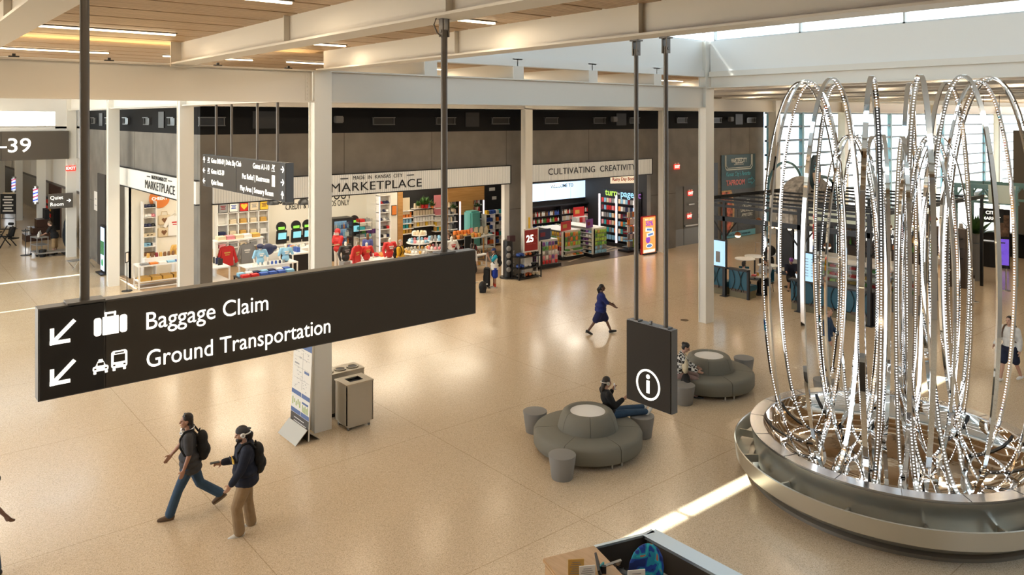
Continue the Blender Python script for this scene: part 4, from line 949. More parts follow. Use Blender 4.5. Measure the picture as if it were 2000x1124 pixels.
c = P['wrR']+P['hdR']*.1*s+Vector((0, 0, .03)); MB().box((c.x+.03, c.y+.02, c.z), (.15, .075, .01)).build('case', BLACK, t, bev=.003)
# woman in the blue suit walking right
x, y = g(1173, 652)
BLU = cloth('royal_blue_suit', (.012, .022, .14)); 
P = human('person', 'woman in royal blue skirt suit and black heels walking to the right', (x, y, 0), dW+PI-.05, dict(pelvis=.88, lean=3, legL=(26, 2, 2, -12), legR=(-26, 10, 2, 24), armL=(30, 32, 8), armR=(38, 25, 8), hyaw=0), 1.64, SK3, .013, girth=1.12, handcurl=(.3, .4))
shirt(P, BLU, 1.2, k=.03, hem=.06, name='jacket'); shoes(P, BLACK, heel=1); hair(P, HBLK, 'tail')
m = MB(); s = P['s']; pl = P['pelvis']; M = Matrix.Translation(pl); m.ell((0, 0, 0), (.17*s, .21*s, .17*s), 16, 10, M)
for sd in 'LR': caps(m, P['hp'+sd], lerp(P['hp'+sd], P['kn'+sd], .88), .13*s, .125*s)
caps(m, lerp(P['hpL'], P['knL'], .85), lerp(P['hpR'], P['knR'], .85), .115*s, .115*s); caps(m, pl, lerp(P['knL'], P['knR'], .5)+Vector((0, 0, .1)), .15*s, .13*s)
blob(m, 'skirt', cloth('navy_skirt', (.008, .012, .07)), P['t'], .013, 4)
# woman lounging on the nearer sofa, feet on stool
sx_, sy_ = g(1205, 812, .45); tx_, ty_ = g(1262, 806, .45)
hd = math.atan2(ty_-sy_, tx_-sx_)
P = human('person', 'person in black hoodie and jeans lounging with feet up on a drum stool', (11.5+.78*math.cos(hd+.55), 11.35+.78*math.sin(hd+.55), 0), hd, dict(pelvis=.56, lean=-12, legL=(95, 5, 4, -55), legR=(92, 4, 2, -55), armR=(28, 95, 6), armL=(25, 125, 10), hpitch=16, hyaw=-5), 1.7, SK2, .012, girth=1.0, handcurl=(.8, .8))
shirt(P, BLK, 1.9, k=.025, name='hoodie'); pants(P, JEAN, .97, k=.016); shoes(P, WPL); hair(P, HBRN, 'long')
lp = P
headphones(P, 'silver headphones on the lounging person', 'head', mat('silver_band', (.6, .58, .55), .3, metal=.7))
t = thing('phone', 'pale phone held to the face of the lounging person', 'phone', P['t'].location, P['t'].rotation_euler.z)
c = P['wrL']+P['hdL']*.09; MB().box(tuple(c), (.015, .07, .14)).build('case', WPL, t, bev=.003)
# plaid shirt person sitting on the farther sofa behind the info sign
def plaid():
    m = mat('black_white_plaid', (.6, .6, .6), .8); n = m.node_tree.nodes; L = m.node_tree.links
    t = n.new('ShaderNodeTexCoord'); c = n.new('ShaderNodeTexChecker'); c.inputs['Scale'].default_value = 13; c.inputs[1].default_value = (.75, .74, .7, 1); c.inputs[2].default_value = (.01, .01, .012, 1)
    L.new(t.outputs['Object'], c.inputs[0]); L.new(c.outputs[0], n['Principled BSDF'].inputs['Base Color']); return m
sx_, sy_ = g(1326, 736, .45)
P = human('person', 'person in black and white plaid shirt sitting on the farther sofa behind the hanging sign', (sx_, sy_, 0), dW+PI-.25, dict(pelvis=.56, lean=10, legL=(84, 84, 6), legR=(80, 80, 6), armL=(25, 45, 5), armR=(32, 40, 5), hpitch=25), 1.7, SK2, .012)
shirt(P, plaid(), 1.9, k=.022); pants(P, cloth('pink_grey_trousers', (.3, .2, .18)), .97); shoes(P, BLACK); hair(P, HBLK, 'bun')
t = thing('tote_bag', 'cream shoulder bag hanging beside the person in plaid', 'bag', (sx_+.0, sy_-.18, 0), dW)
m = MB(); m.ell((0, .05, .78), (.08, .16, .2)); blob(m, 'pouch', mat('cream_canvas', (.6, .52, .36), .8), t, .015, 2); b = MB(); b.tube([(0, -.08, .85), (0, -.02, 1.05), (0, .12, 1.02), (0, .18, .85)], .012, 6); b.build('strap', mat('cream_canvas', (.6, .52, .36)), t)
t = thing('folded_jacket', 'black jacket draped beside the person in plaid', 'jacket', (sx_-.05, sy_-.25, 0), dW)
m = MB(); caps(m, (0, 0, .52), (0, .2, .35), .09, .1); caps(m, (0, 0, .5), (.05, -.1, .14), .1, .12); caps(m, (0, .2, .4), (.05, .25, .12), .08, .1); blob(m, 'cloth', BLK, t, .015, 4)
# arm and hand entering at the left edge
x, y = g(-27, 1133)
P = human('person', 'dark-skinned person mostly beyond the left edge with only an arm showing', (x, y, 0), dW, dict(pelvis=.93, armL=(-52, 2, 8), armR=(30, 10, 8), legL=(6, 2, 3), legR=(-3, 3, 3)), 1.78, SK3, .012, handcurl=(1.1, 1.1))
shirt(P, BLK, .8, k=.02); pants(P, JEAN, .97); shoes(P, BLACK); hair(P, HBLK)
# people further off
LBL = cloth('denim_jacket', (.02, .05, .11)); CRM = cloth('cream_trousers', (.55, .5, .4)); WCL = cloth('white_cotton', (.7, .69, .66)); RED = cloth('red_jersey', (.5, .015, .02))
x, y = g(1617, 722)
P = human('person', 'person in denim jacket and cream trousers standing behind the fountain hoops', (x, y, 0), dW+PI-.5, dict(armL=(20, 30, 4), armR=(0, 20, 8)), 1.72, SK2, .014)
shirt(P, LBL, 1.9, k=.03, name='jacket'); pants(P, CRM, .95, k=.03); shoes(P, BRS); hair(P, HBLD)
x, y = g(1972, 745)
P = human('person', 'person in white sweater and navy shorts walking behind the fountain on the right', (x, y, 0), dW+.5, dict(armL=(-10, 20, 8), armR=(20, 30, 8), legL=(-15, 15, 2), legR=(16, 3, 2)), 1.72, SK2, .014)
shirt(P, WCL, 1.9, k=.03, name='sweater'); pants(P, cloth('navy_shorts', (.01, .015, .04)), .42, k=.03); shoes(P, WPL); hair(P, HBRN, 'long')
backpack(P, 'brown backpack on the person in the white sweater', mat('brown_leather', (.12, .06, .03), .5), w=.28)
x, y = g(1898, 541)
P = human('person', 'person in white top and denim shorts standing in line near the black counter', (x, y, 0), dW+PI+1.2, dict(), 1.68, SK2, .018)
shirt(P, WCL, .3, k=.02); pants(P, cloth('light_denim', (.25, .33, .42)), .4, k=.03); shoes(P, WPL); hair(P, HBLD)
# by the shop
x, y = g(966, 562)
P = human('person', 'young person in white and turquoise t-shirt, blue shorts and cap standing by black luggage', (x, y, 0), dW+.2, dict(armL=(40, 110, 4), armR=(45, 120, 4), hpitch=8), 1.62, SK1, .014, handcurl=(.9, .9))
shirt(P, WCL, .2, k=.025, hem=.08)
s = P['s']; m = MB()
for sd in 'LR': caps(m, P['sh'+sd], lerp(P['sh'+sd], P['el'+sd], .75), .085*s, .075*s)
caps(m, P['up'](-.02, .1, .45), P['up'](-.02, -.1, .45), .1*s, .1*s); blob(m, 'sleeve_panel', cloth('turquoise_panel', (.01, .3, .42)), P['t'], .014, 2)
pants(P, cloth('royal_blue_shorts', (.005, .03, .28)), .4, k=.04, flare=.02); shoes(P, mat('grey_trainers', (.5, .48, .45), .6), SOLE); hair(P, HBLK); cap(P, mat('blue_cap', (.01, .03, .15), .7))
m = MB()
for sd in 'LR': caps(m, lerp(P['kn'+sd], P['an'+sd], .65), P['an'+sd], .045*s, .045*s)
blob(m, 'socks', cloth('red_socks', (.5, .06, .04)), P['t'], .013, 1)
backpack(P, 'small dark backpack on the young person in turquoise', BLK, w=.24)
x, y = g(922, 553)
P = human('person', 'person in white top and black skirt half hidden by the end of the big sign', (x, y, 0), dW+PI+.9, dict(armL=(20, 50, 5)), 1.66, SK2, .016)
shirt(P, WCL, 1.4, k=.025); hair(P, HBRN, 'long'); shoes(P, WPL); s = P['s']
m = MB(); m.ell((0, 0, .93*s), (.17*s, .2*s, .14*s)); caps(m, (0, 0, .85*s), (0, 0, .6*s), .19*s, .24*s); blob(m, 'skirt', BLK, P['t'], .018, 3)
def suitcase(loc, rz, lab, m_, w=.42, h=.62, d_=.26, handle=.35, name='suitcase'):
    t = thing(name, lab, 'suitcase', loc, rz); MB().box((0, 0, .06+h/2), (d_, w, h)).build('shell', m_, t, bev=.04, smooth=True)
    b = MB(); b.cyl((-d_*.3, -w*.25, h), (-d_*.3, -w*.25, h+handle), .012, n=6); b.cyl((-d_*.3, w*.25, h), (-d_*.3, w*.25, h+handle), .012, n=6); b.cyl((-d_*.3, -w*.25, h+handle), (-d_*.3, w*.25, h+handle), .016, n=6); b.build('handle', BLACK, t)
    for i in (-1, 1):
        for j in (-1, 1): MB().cyl((i*d_*.35, j*w*.4-.015, .03), (i*d_*.35, j*w*.4+.015, .03), .03, n=10).build('wheel', BLACK, t)
    b = MB(); b.box((d_/2+.005, 0, .06+h*.35), (.03, w*.75, h*.5)); b.build('pocket', m_, t, bev=.01); return t
x, y = g(951, 562); suitcase((x, y, 0), dW, 'tall black suitcase beside the young person in turquoise', BLK, h=.75, handle=.05)
x, y = g(943, 571); t = thing('duffel_bag', 'black bag with white tag on the floor before the tall suitcase', 'bag', (x, y, 0), dW)
m = MB(); m.ell((0, 0, .22), (.17, .25, .22)); m.box((0, 0, .15), (.26, .42, .26)); blob(m, 'body', BLK, t, .018, 4); MB().box((-.16, .05, .33), (.08, .1, .01)).build('luggage_tag', WPL, t)
x, y = g(782, 505)
x, y = onY(782, 400, 28.2)[0], 28.2
P = human('person', 'shopper in mustard yellow t-shirt with a black backpack inside the marketplace', (x, y, 0), dW+PI-.3, dict(hyaw=-20), 1.75, SK2, .016)
shirt(P, cloth('mustard_shirt', (.6, .33, .01)), .9, k=.025, hem=.08); pants(P, cloth('grey_shorts', (.2, .19, .18)), .6, k=.03); shoes(P, BLACK); hair(P, mat('grey_hair', (.25, .2, .15), .6))
backpack(P, 'black backpack on the shopper in mustard yellow', BLK, w=.34)
x = onY(877, 430, 28.6)[0]
P = human('person', 'shopper with wide brown hat and long hair behind the white mannequin', (x, 28.6, 0), dW+.4, dict(), 1.72, SK2, .018); shirt(P, BLK, 1.9, k=.02); pants(P, BLK); hair(P, HBRN, 'long'); shoes(P, BLACK)
b = MB(); S = P['S']; M = P['HM']; b.lathe([(.17*S, .09*S), (.19*S, .08*S), (.1*S, .085*S), (.085*S, .17*S), (.0, .18*S)], 20); o = b.build('hat', mat('brown_felt', (.13, .08, .05), .9), P['t'], smooth=True); o.matrix_local = M
x = onY(919, 430, 31.6)[0]
x = onY(718, 430, 31.3)[0]
P = human('person', 'cashier with long auburn hair seen from behind at the marketplace counter', (x, 31.3, 0), 1.2, dict(hyaw=0), 1.65, SK2, .018); shirt(P, cloth('teal_purple_top', (.08, .1, .3)), .8); pants(P, BLK); hair(P, mat('auburn_hair', (.14, .06, .025), .5), 'long'); shoes(P, BLACK)
x, y = g(107, 497)
P = human('person', 'man in black polo and khaki shorts leaning over a service cart in the left hall', (x, y, 0), dW+.1, dict(lean=18, armL=(30, 35, 4), armR=(35, 30, 4), hpitch=20), 1.75, SK2, .018)
shirt(P, BLK, .8, k=.03, hem=.05); pants(P, cloth('khaki_shorts', (.33, .22, .11)), .58, k=.035, flare=.02); shoes(P, BLACK); hair(P, mat('grey_brown_hair', (.12, .08, .05), .6))
# ---------------------------------------------------------------- shop shells
YB = 36.0
CREAMW = mat('warm_white_shop_wall', (.82, .78, .68), .6)
m = MB(); m.b2((8.55, YB, 0), (30.7, YB+.2, 4.5)); struct(m.build('wall_shop_back', CREAMW))
m = MB(); m.b2((8.55, 37.0, 0), (9, 37.2, 4.5)); m.b2((8.55, YB, 0), (8.6, 37.2, 4.5)); struct(m.build('wall_shop_left', CREAMW))
SHW = mat('black_shop_wall', (.018, .017, .018), .6)
dv = Vector((30.7-22.0, YB-26.2, 0)); dl = dv.length; da = math.atan2(dv.y, dv.x)
m = MB(); m.box((26.35, 31.1, 2.25), (dl, .1, 4.5), rz=da); struct(m.build('wall_partition', SHW))
m = MB(); m.b2((8.55, 26.25, 4.5), (31.6, 37.2, 4.7)); struct(m.build('ceiling_shop', mat('shop_ceiling', (.7, .68, .62), .7)))
m = MB(); m.b2((8.0, 26.2, 8.6), (42, 100, 8.9)); struct(m.build('ceiling_sun_block', BLACK))  # unseen roof slab added over the shops to keep stray sun out
m = MB(); m.b2((8.3, 26.02, 0), (30.95, 37.2, .004)); struct(m.build('floor_shop', grain('light_oak_planks', (.34, .22, .12), (.44, .3, .18), .35, (1, 9, 9), 1.1)))
for x, y in ((10.3, 28.5), (13.5, 28.5), (17, 28.5), (20.5, 28.5), (10.3, 32.8), (13.5, 32.8), (17, 32.8), (21, 32.8), (25, 33.5)):
    light('shop_downlight', 'AREA', (x, y, 4.46), (0, 0, 0), 115, (1, .88, .68), 2.6, 2.2)
light('shop_downlight', 'AREA', (9.5, 36.2, 4.4), (0, 0, 0), 14, (1, .88, .68), .6, .6)
WOODM = grain('honey_oak', (.4, .2, .06), (.52, .28, .1), .4, (.5, 1, 6), 2)
SHF = mat('white_shelf', (.78, .76, .72), .4)
C = {n: mat('item_'+n, c, .5) for n, c in dict(red=(.55, .02, .02), orange=(.75, .22, .04), yellow=(.8, .5, .04), green=(.1, .3, .06), teal=(.03, .35, .38), blue=(.04, .1, .4), navy=(.015, .02, .07), purple=(.2, .06, .3), pink=(.7, .25, .28), white=(.8, .78, .74), cream=(.7, .58, .4), grey=(.25, .25, .25), black=(.015, .015, .015), brown=(.18, .08, .03), gold=(.6, .35, .08), lime=(.35, .55, .08), sky=(.25, .5, .7), maroon=(.2, .01, .02)).items()}
R = random.Random(11)
# ---- item shapes
PROTO = {}
def proto(kind, w, d, h, col):
    k = (kind, w, d, h, col)
    if k in PROTO: return PROTO[k]
    b = MB()
    if kind == 'box': b.box((0, 0, h/2), (w, d, h)); b.box((0, -d/2-.002, h*.5), (w*.6, .003, h*.3))
    elif kind == 'jar': b.lathe([(0, 0), (w*.48, 0), (w*.5, h*.05), (w*.5, h*.7), (w*.4, h*.8), (w*.42, h*.82), (w*.42, h), (0, h)], 10)
    elif kind == 'bottle': b.lathe([(0, 0), (w*.5, 0), (w*.5, h*.55), (w*.2, h*.75), (w*.2, h*.95), (w*.24, h), (0, h)], 10)
    elif kind == 'fold':
        for i in range(3): b.box((0, 0, h*(i+.5)/3), (w*(1-.03*i), d*(1-.02*i), h/3*.86))
    elif kind == 'bag':
        n = 5; vs = []
        for j in range(n+1):
            z = h*j/n; t = math.sin(PI*j/n)**.6 if 0 < j < n else .12; q = w/2*(1 if 0 < j < n else .86)
            vs += [(-q, 0, z), (0, -d*.55*t, z), (q, 0, z), (q*.6, d/3*t, z), (-q*.6, d/3*t, z)]
        fs = [(j*5+i, j*5+(i+1) % 5, (j+1)*5+(i+1) % 5, (j+1)*5+i) for j in range(n) for i in range(5)]+[(4, 3, 2, 1, 0), tuple(n*5+i for i in range(5))]
        b.add(vs, fs)
    elif kind == 'book': b.box((0, 0, h/2), (w, d, h)); b.box((0, -d/2-.001, h*.7), (w*.7, .003, h*.12))
    elif kind == 'cap':
        b.ell((0, 0, h*.35), (w*.5, w*.5, h*.65), 10, 6); b.box((0, -w*.5, h*.25), (w*.7, w*.6, .012))
    elif kind == 'ball': b.ell((0, 0, h/2), (w/2, d/2, h/2), 10, 6)
    me_o = b.build(kind, C[col]); me = me_o.data; bpy.data.objects.remove(me_o); PROTO[k] = me; return me
NAMES = dict(box='product_box', jar='jar', bottle='bottle', fold='folded_shirt', bag='snack_bag', book='book', cap='baseball_cap', ball='round_parcel')
def item(kind, size, col, loc, rz, label, group, nm=None, cat=None):
    label = label.replace(' the the ', ' the ')
    o = bpy.data.objects.new(nm or NAMES[kind], proto(kind, *size, col)); sc.collection.objects.link(o)
    o.location = loc; o.rotation_euler = (0, 0, rz); return tag(o, label, cat or (nm or NAMES[kind]).replace('_', ' '), group)
def row(kind, size, cols, p0, p1, n, rz, where, nm=None, seq=False, jit=.0):
    """n items between p0 and p1 (3-D), each labelled by its colour and place"""
    k_ = (nm or NAMES[kind]).replace('_', ' ')
    rev = upx(p0[0], p0[1]) > upx(p1[0], p1[1])
    for i in range(n):
        t = (i+.5)/n; c = cols[i*len(cols)//n] if seq else R.choice(cols)
        p = [a+(b-a)*t for a, b in zip(p0, p1)]
        item(kind, size, c, p, rz+R.uniform(-jit, jit), '%s %s, %s from left %s' % (c, k_, ORD[n-1-i if rev else i], where), '%s %s' % (k_, where), nm)
# ---- back wall lettering
t = thing('wall_lettering', 'black self check-out lettering high on the cream back wall', 'lettering', (0, YB-.01, 0))
x0, z1 = onY(548, 392, YB); x1, z0 = onY(683, 376, YB); zc = (z1+z0)/2
txt('SELF CHECK-OUT', .78, INK, t, ((x0+x1)/2, -.01, zc), RY, sx=(x1-x0)/5.85)
x0, z1 = onY(555, 405, YB); x1, z0 = onY(684, 393, YB)
txt('CREDIT & DEBIT CARDS ONLY', .42, INK, t, ((x0+x1)/2, -.01, (z0+z1)/2-.04), RY, sx=(x1-x0)/5.95)
# ---- cubby shelf with poster row
x0, _ = onY(425, 400, YB-.4); x1, _ = onY(525, 400, YB-.4); zt = onY(470, 392, YB-.4)[1]; W = x1-x0
t = thing('cubby_shelf', 'white cubby wall unit with a row of five square posters on top', 'shelf', (x0, YB-.4, 0))
cw = W/5; ch = .54; z0 = zt-ch*5
b = MB()
for i in range(6): b.b2((i*cw-.02, 0, 0), (i*cw+.02, .38, zt))
for j in range(7): b.b2((0, 0, zt-ch*j-.02), (W, .38, zt-ch*j+.02)) if zt-ch*j > 0 else None
b.b2((0, .36, 0), (W, .38, zt)); b.build('carcass', SHF, t)
b = MB()
for i, c in enumerate(('grey', 'white', 'red', 'cream', 'yellow')):
    f = MB().box((cw*(i+.5), -.02, zt-ch*.5), (cw*.82, .02, ch*.85)).build('poster', C[c], t)
    q = MB(); q.tube([(cw*(i+.5)+a*cw*.41, -.035, zt-ch*.5+b_*ch*.42) for a, b_ in ((-1, -1), (1, -1), (1, 1), (-1, 1))], .012, 4, closed=True); q.build('frame', BLACK, f)
    q = MB()
    if i == 2:
        pts = [(.16*math.sin(a)**3, .13*math.cos(a)*1-.05*math.cos(2*a)-.02*math.cos(3*a)) for a in [2*PI*k/24 for k in range(24)]]
        q.prism([(cw*(i+.5)+p[0], zt-ch*.5+p[1]) for p in pts], -.05, -.03, 'y'); q.build('print', C['yellow'], f)
    else:
        for k in range(3): q.box((cw*(i+.5), -.035, zt-ch*(.38+.12*k)), (cw*(.5, .36, .44)[k], .01, ch*.07))
        q.build('print', C[('maroon', 'blue', 'red', 'grey', 'brown')[i]], f)
for j in range(1, 5):
    for i in range(5):
        if (i, j) == (0, 1): continue
        c = R.choice(['white', 'navy', 'red', 'cream', 'grey', 'pink', 'gold']) if j < 4 else R.choice(['white', 'gold', 'yellow'])
        lb = '%s folded shirts in cubby column %s, %s row below the posters' % (c, ('one', 'two', 'three', 'four', 'five')[i], ('first', 'second', 'third', 'fourth')[j-1])
        item('fold', (cw*.62, .28, .2), c, (x0+cw*(i+.5), YB-.22, zt-ch*(j+1)+.02), R.uniform(-.1, .1), lb, None, 'folded_shirts', 'shirts') if zt-ch*(j+1) > 0 else None
for o in bpy.data.objects:
    if 'group' in o and not o['group']: del o['group']
# ---- pendant lamps over the tills
for i, px in enumerate((533, 563, 593)):
    x, z = onY(px, 393, 30); t = thing('pendant_lamp', '%s black dome lamp hanging under the marketplace fascia' % ('left', 'middle', 'right')[i], 'lamp', (x, 30, z))
    MB().lathe([(.24, -.14), (.235, -.04), (.17, .08), (.05, .14), (.0, .145)], 20).build('shade', BLACK, t, smooth=True); b = MB(); b.cyl((0, 0, .14), (0, 0, 4.5-z), .01, n=6); b.build('cord', BLACK, t); MB().ell((0, 0, -.06), .07).build('bulb', LAMP, t)
# ---- self checkout kiosks on a white counter
GRN = mat('kiosk_green', (.2, .6, .05), .5, emit=(.3, .8, .1), es=.5); SCR = mat('kiosk_screen', (.1, .3, .35), .3, emit=(.3, .7, .8), es=.8)
xa = onY(535, 460, 34.6)[0]; xb = onY(735, 460, 34.6)[0]
t = thing('counter', 'long white till counter along the cream back wall', 'counter', (xa, 34.4, 0)); MB().b2((0, 0, 0), (xb-xa, .5, .95)).build('front', SHF, t); MB().b2((-.03, -.03, .95), (xb-xa+.03, .53, 1.0)).build('worktop', WPL, t)
for i, (px, lb) in enumerate(((549, 'leftmost black self checkout kiosk on the white till counter'), (578, 'second black self checkout kiosk from the left on the till counter'), (600, 'black self checkout kiosk beside the white column edge'), (692, 'black self checkout kiosk right of the drinks fridge'))):
    x, _ = onY(px, 455, 34.6); t = thing('checkout_kiosk', lb, 'kiosk', (x, 34.6, 1.0))
    MB().box((0, 0, .35), (.5, .12, .62), Matrix.Rotation(.12, 4, 'X')).build('housing', BLACK, t, bev=.02); MB().box((0, -.09, .42), (.38, .02, .3), Matrix.Rotation(.12, 4, 'X')).build('screen', SCR, t)
    MB().cyl((0, -.03, .82), (0, .03, .82), .24, n=24).build('round_header', BLACK, t); MB().box((0, -.05, .76), (.3, .02, .12)).build('green_panel', GRN, t); MB().box((.3, -.02, .25), (.14, .1, .2)).build('card_reader', BLACK, t)
x, _ = onY(667, 450, 34.2)
t = thing('drinks_fridge', 'black glass-fronted drinks fridge standing by the tills', 'fridge', (x, 34.0, 0)); b = MB(); b.b2((-.55, .6, 0), (.55, .7, 2.05)); b.b2((-.55, 0, 0), (-.48, .6, 2.05)); b.b2((.48, 0, 0), (.55, .6, 2.05)); b.b2((-.48, 0, 0), (.48, .6, .25)); b.b2((-.48, 0, 1.92), (.48, .6, 2.05)); b.build('cabinet', BLACK, t); MB().b2((-.48, .01, .25), (.48, .015, 1.92)).build('glass_door', GLASSM, t); MB().b2((-.47, .58, .26), (.47, .6, 1.9)).build('lit_back', mat('fridge_lit_back', (.3, .45, .55), .4, emit=(.35, .55, .7), es=.6), t)
for j in range(4): MB().b2((-.47, .1, .36+j*.38), (.47, .58, .38+j*.38)).build('wire_shelf', STEEL, t)
for j in range(4): row('bottle', (.09, .09, .28), ['blue', 'white', 'red', 'sky', 'orange'], (x-.42, 34.25, .382+j*.38), (x+.42, 34.25, .382+j*.38), 8, 0, 'in the black drinks fridge, shelf %s up' % ('one', 'two', 'three', 'four')[j])
# ---- display tables
def table(name, lab, x, y, w, d, h, mt=SHF, top=WPL, rz=0, shelf=True, legs=True, fill=None):
    t = thing(name, lab, 'table', (x, y, 0), rz)
    MB().box((0, 0, h-.02), (w, d, .05)).build('tabletop', top, t)
    for i in (-1, 1):
        for j in (-1, 1): MB().box((i*(w/2-.03), j*(d/2-.03), (h-.04)/2), (.05, .05, h-.045)).build('leg', mt, t)
    if shelf: MB().box((0, 0, h*.3), (w-.06, d-.06, .03)).build('lower_shelf', mt, t)
    b = MB()
    for j in (-1, 1): b.box((0, j*(d/2-.03), .05), (w-.1, .04, .04))
    b.build('rail', mt, t); return t
# bust mannequins
def bust(name, lab, x, y, z, col, rz=-PI/2-.0, long=False, stand=.0, skinc='white', txtm=None, s=1.0):
    t = thing(name, lab, 'mannequin', (x, y, z), rz); m = MB()
    m.ell((0, 0, .1*s), (.12*s, .17*s, .16*s)); m.ell((0, 0, .36*s), (.125*s, .19*s, .19*s)); caps(m, (0, .15*s, .5*s), (0, -.15*s, .5*s), .065*s, .065*s)
    m2 = MB(); 
    for g_ in (1, -1):
        sh, e, w_ = Vector((0, g_*.2, .5))*s, Vector((.02, g_*.3, .26))*s, Vector((.1, g_*.27, .04))*s
        caps(m, sh, e if not long else e, .07*s, .06*s); caps(m2, e, w_, .04*s, .03*s)
        if long: caps(m, e, w_, .055*s, .045*s)
    blob(m, 'shirt', C[col] if isinstance(col, str) else col, t, .022, 3)
    caps(m2, (0, 0, .5*s), (0, 0, .66*s), .055*s, .055*s); m2.ell((0, 0, .12*s), (.11*s, .15*s, .15*s)); blob(m2, 'form', mat('mannequin_'+skinc, (.75, .7, .62), .5) if skinc == 'white' else SK2, t, .022, 2)
    b = MB(); b.box((.13*s, 0, .4*s), (.02, .2*s, .03*s)); b.box((.13*s, 0, .33*s), (.02, .14*s, .05*s)); b.build('chest_print', txtm or C['gold'], t)
    if z > .05 and not stand: pass
    b = MB(); b.cyl((0, 0, -.06 if z > .3 else 0), (0, 0, .1*s), .015, n=8); b.cyl((0, 0, -.06 if z > .3 else 0), (0, 0, -.04 if z > .3 else .02), .12, n=16); b.build('stand', STEEL, t); return t
def at(px, py, z): return g(px, py, z)
# blue group
x, y = at(513, 512, .95); table('display_table', 'white-legged table carrying the blue t-shirts and caps', x+.3, y+.1, 2.2, .9, .85)
bust('mannequin', 'light blue t-shirt on a bust form with a navy cap, left of two', x-.1, y, .91, C['sky'], txtm=C['white'])
x2, y2 = at(556, 520, .95); bust('mannequin', 'light blue t-shirt on a bust form, right of two', x+.95, y-.1, .91, C['sky'], txtm=C['white'])
item('cap', (.3, .3, .16), 'navy', (x-.1, y, 1.56), 0, 'navy cap perched on the left blue t-shirt bust', None)
bu = thing('hoodie_display', 'navy hoodie spread on a stand behind the blue t-shirts', 'hoodie', (x+.45, y+.55, 0)); m = MB(); caps(m, (-.3, 0, 1.4), (.3, 0, 1.4), .1, .1); m.ell((0, 0, 1.35), (.3, .15, .25)); blob(m, 'cloth', C['navy'], bu, .025, 3); MB().cyl((0, 0, 0), (0, 0, 1.3), .02).build('stand', STEEL, bu)
# black and blue low table front
x, y = g(508, 560); y -= .6
t = table('display_table', 'low black table of folded red and blue shirts at the shop entrance', x, y, 2.3, .9, .62, BLACK, BLACK)
row('fold', (.3, .3, .1), ['red', 'red', 'blue', 'blue', 'blue', 'sky'], (x-1.1, y-.2, .625), (x+1.1, y-.2, .625), 6, 0, 'in front row on the low black table', 'folded_shirts', seq=True)
row('fold', (.26, .28, .12), ['navy', 'blue', 'white', 'blue', 'sky', 'grey'], (x-1.1, y+.2, .625), (x+1.1, y+.2, .625), 7, 0, 'in back row on the low black table', 'folded_shirts')
row('fold', (.32, .4, .14), ['teal', 'teal', 'blue', 'blue', 'white'], (x-1.0, y, .21), (x+1.0, y, .21), 5, 0, 'on the lower shelf of the low black table', 'folded_shirts', seq=True)
row('jar', (.1, .1, .13), ['blue', 'white', 'navy', 'grey'], (x-.4, y+.62, .85), (x+1.1, y+.62, .85), 9, 0, 'on the step behind the low black table', 'mug')
t = thing('riser', 'white step riser behind the low black table', 'stand', (x+.35, y+.65, 0)); MB().box((0, 0, .42), (1.7, .3, .84)).build('block', SHF, t)
# dark island right with white frame
x, y = g(590, 536); t = thing('display_island', 'black panelled island with a white frame near the white column', 'display unit', (x-.2, y+.5, 0)); MB().box((0, 0, .5), (.7, 1.6, .9)).build('panel', BLACK, t)
b = MB(); b.box((0, 0, .98), (.8, 1.7, .06)); b.box((-.38, -.83, .48), (.05, .05, .95)); b.box((.38, -.83, .48), (.05, .05, .95)); b.box((0, -.83, .03), (.8, .05, .05)); b.build('white_frame', SHF, t)
row('box', (.16, .14, .2), ['grey', 'white', 'brown', 'orange', 'blue'], (x-.2, y-.1, 1.01), (x-.2, y+1.1, 1.01), 6, 0, 'on top of the black panelled island')
# left tables seen through both openings
x, y = g(418, 556); t = table('display_table', 'white display table with toys and glasses left of the blue shirts', x, y+.3, .9, 1.9, .8, SHF, WPL)
row('jar', (.1, .1, .12), ['white', 'sky', 'navy', 'grey'], (x-.25, y-.4, .81), (x-.25, y+1.1, .81), 9, 0, 'on the narrow white table left of the hoodies', 'glass')
row('box', (.2, .05, .26), ['black', 'navy', 'white'], (x+.2, y-.3, .81), (x+.2, y+1.1, .81), 5, .2, 'on the narrow white table left of the hoodies')
x, y = g(318, 560); t = table('display_table', 'white framed table with mustard shirts below at the side entrance', x, y+.3, 1.9, .8, .95, SHF, WPL)
row('fold', (.38, .6, .14), ['gold'], (x-.85, y+.3, .3), (x+.85, y+.3, .3), 4, 0, 'under the white table at the side entrance', 'folded_shirts')
row('fold', (.3, .3, .06), ['grey', 'orange', 'white', 'sky', 'blue'], (x-.85, y+.1, .96), (x+.85, y+.1, .96), 5, 0, 'on the white table at the side entrance', 'folded_shirts', seq=True)
t = thing('riser', 'white upper tray on the table at the side entrance', 'stand', (x+.15, y+.55, .957)); MB().box((0, 0, .1), (1.5, .35, .2)).build('tray', SHF, t)
row('jar', (.13, .13, .17), ['brown', 'pink', 'black', 'gold', 'maroon'], (x-.5, y+.55, 1.16), (x+.8, y+.55, 1.16), 8, 0, 'on the white tray at the side entrance', 'gift_tin')
x3, y3 = at(345, 510, .95); bust('mannequin', 'mustard yellow hoodie on a bust form at the side entrance', x+1.05, y+1.6, .86, C['gold'], long=True, txtm=C['red']); t = thing('display_stand', 'white plinth under the mustard hoodie', 'stand', (x+1.05, y+1.6, 0)); MB().box((0, 0, .4), (.4, .4, .8)).build('block', SHF, t)
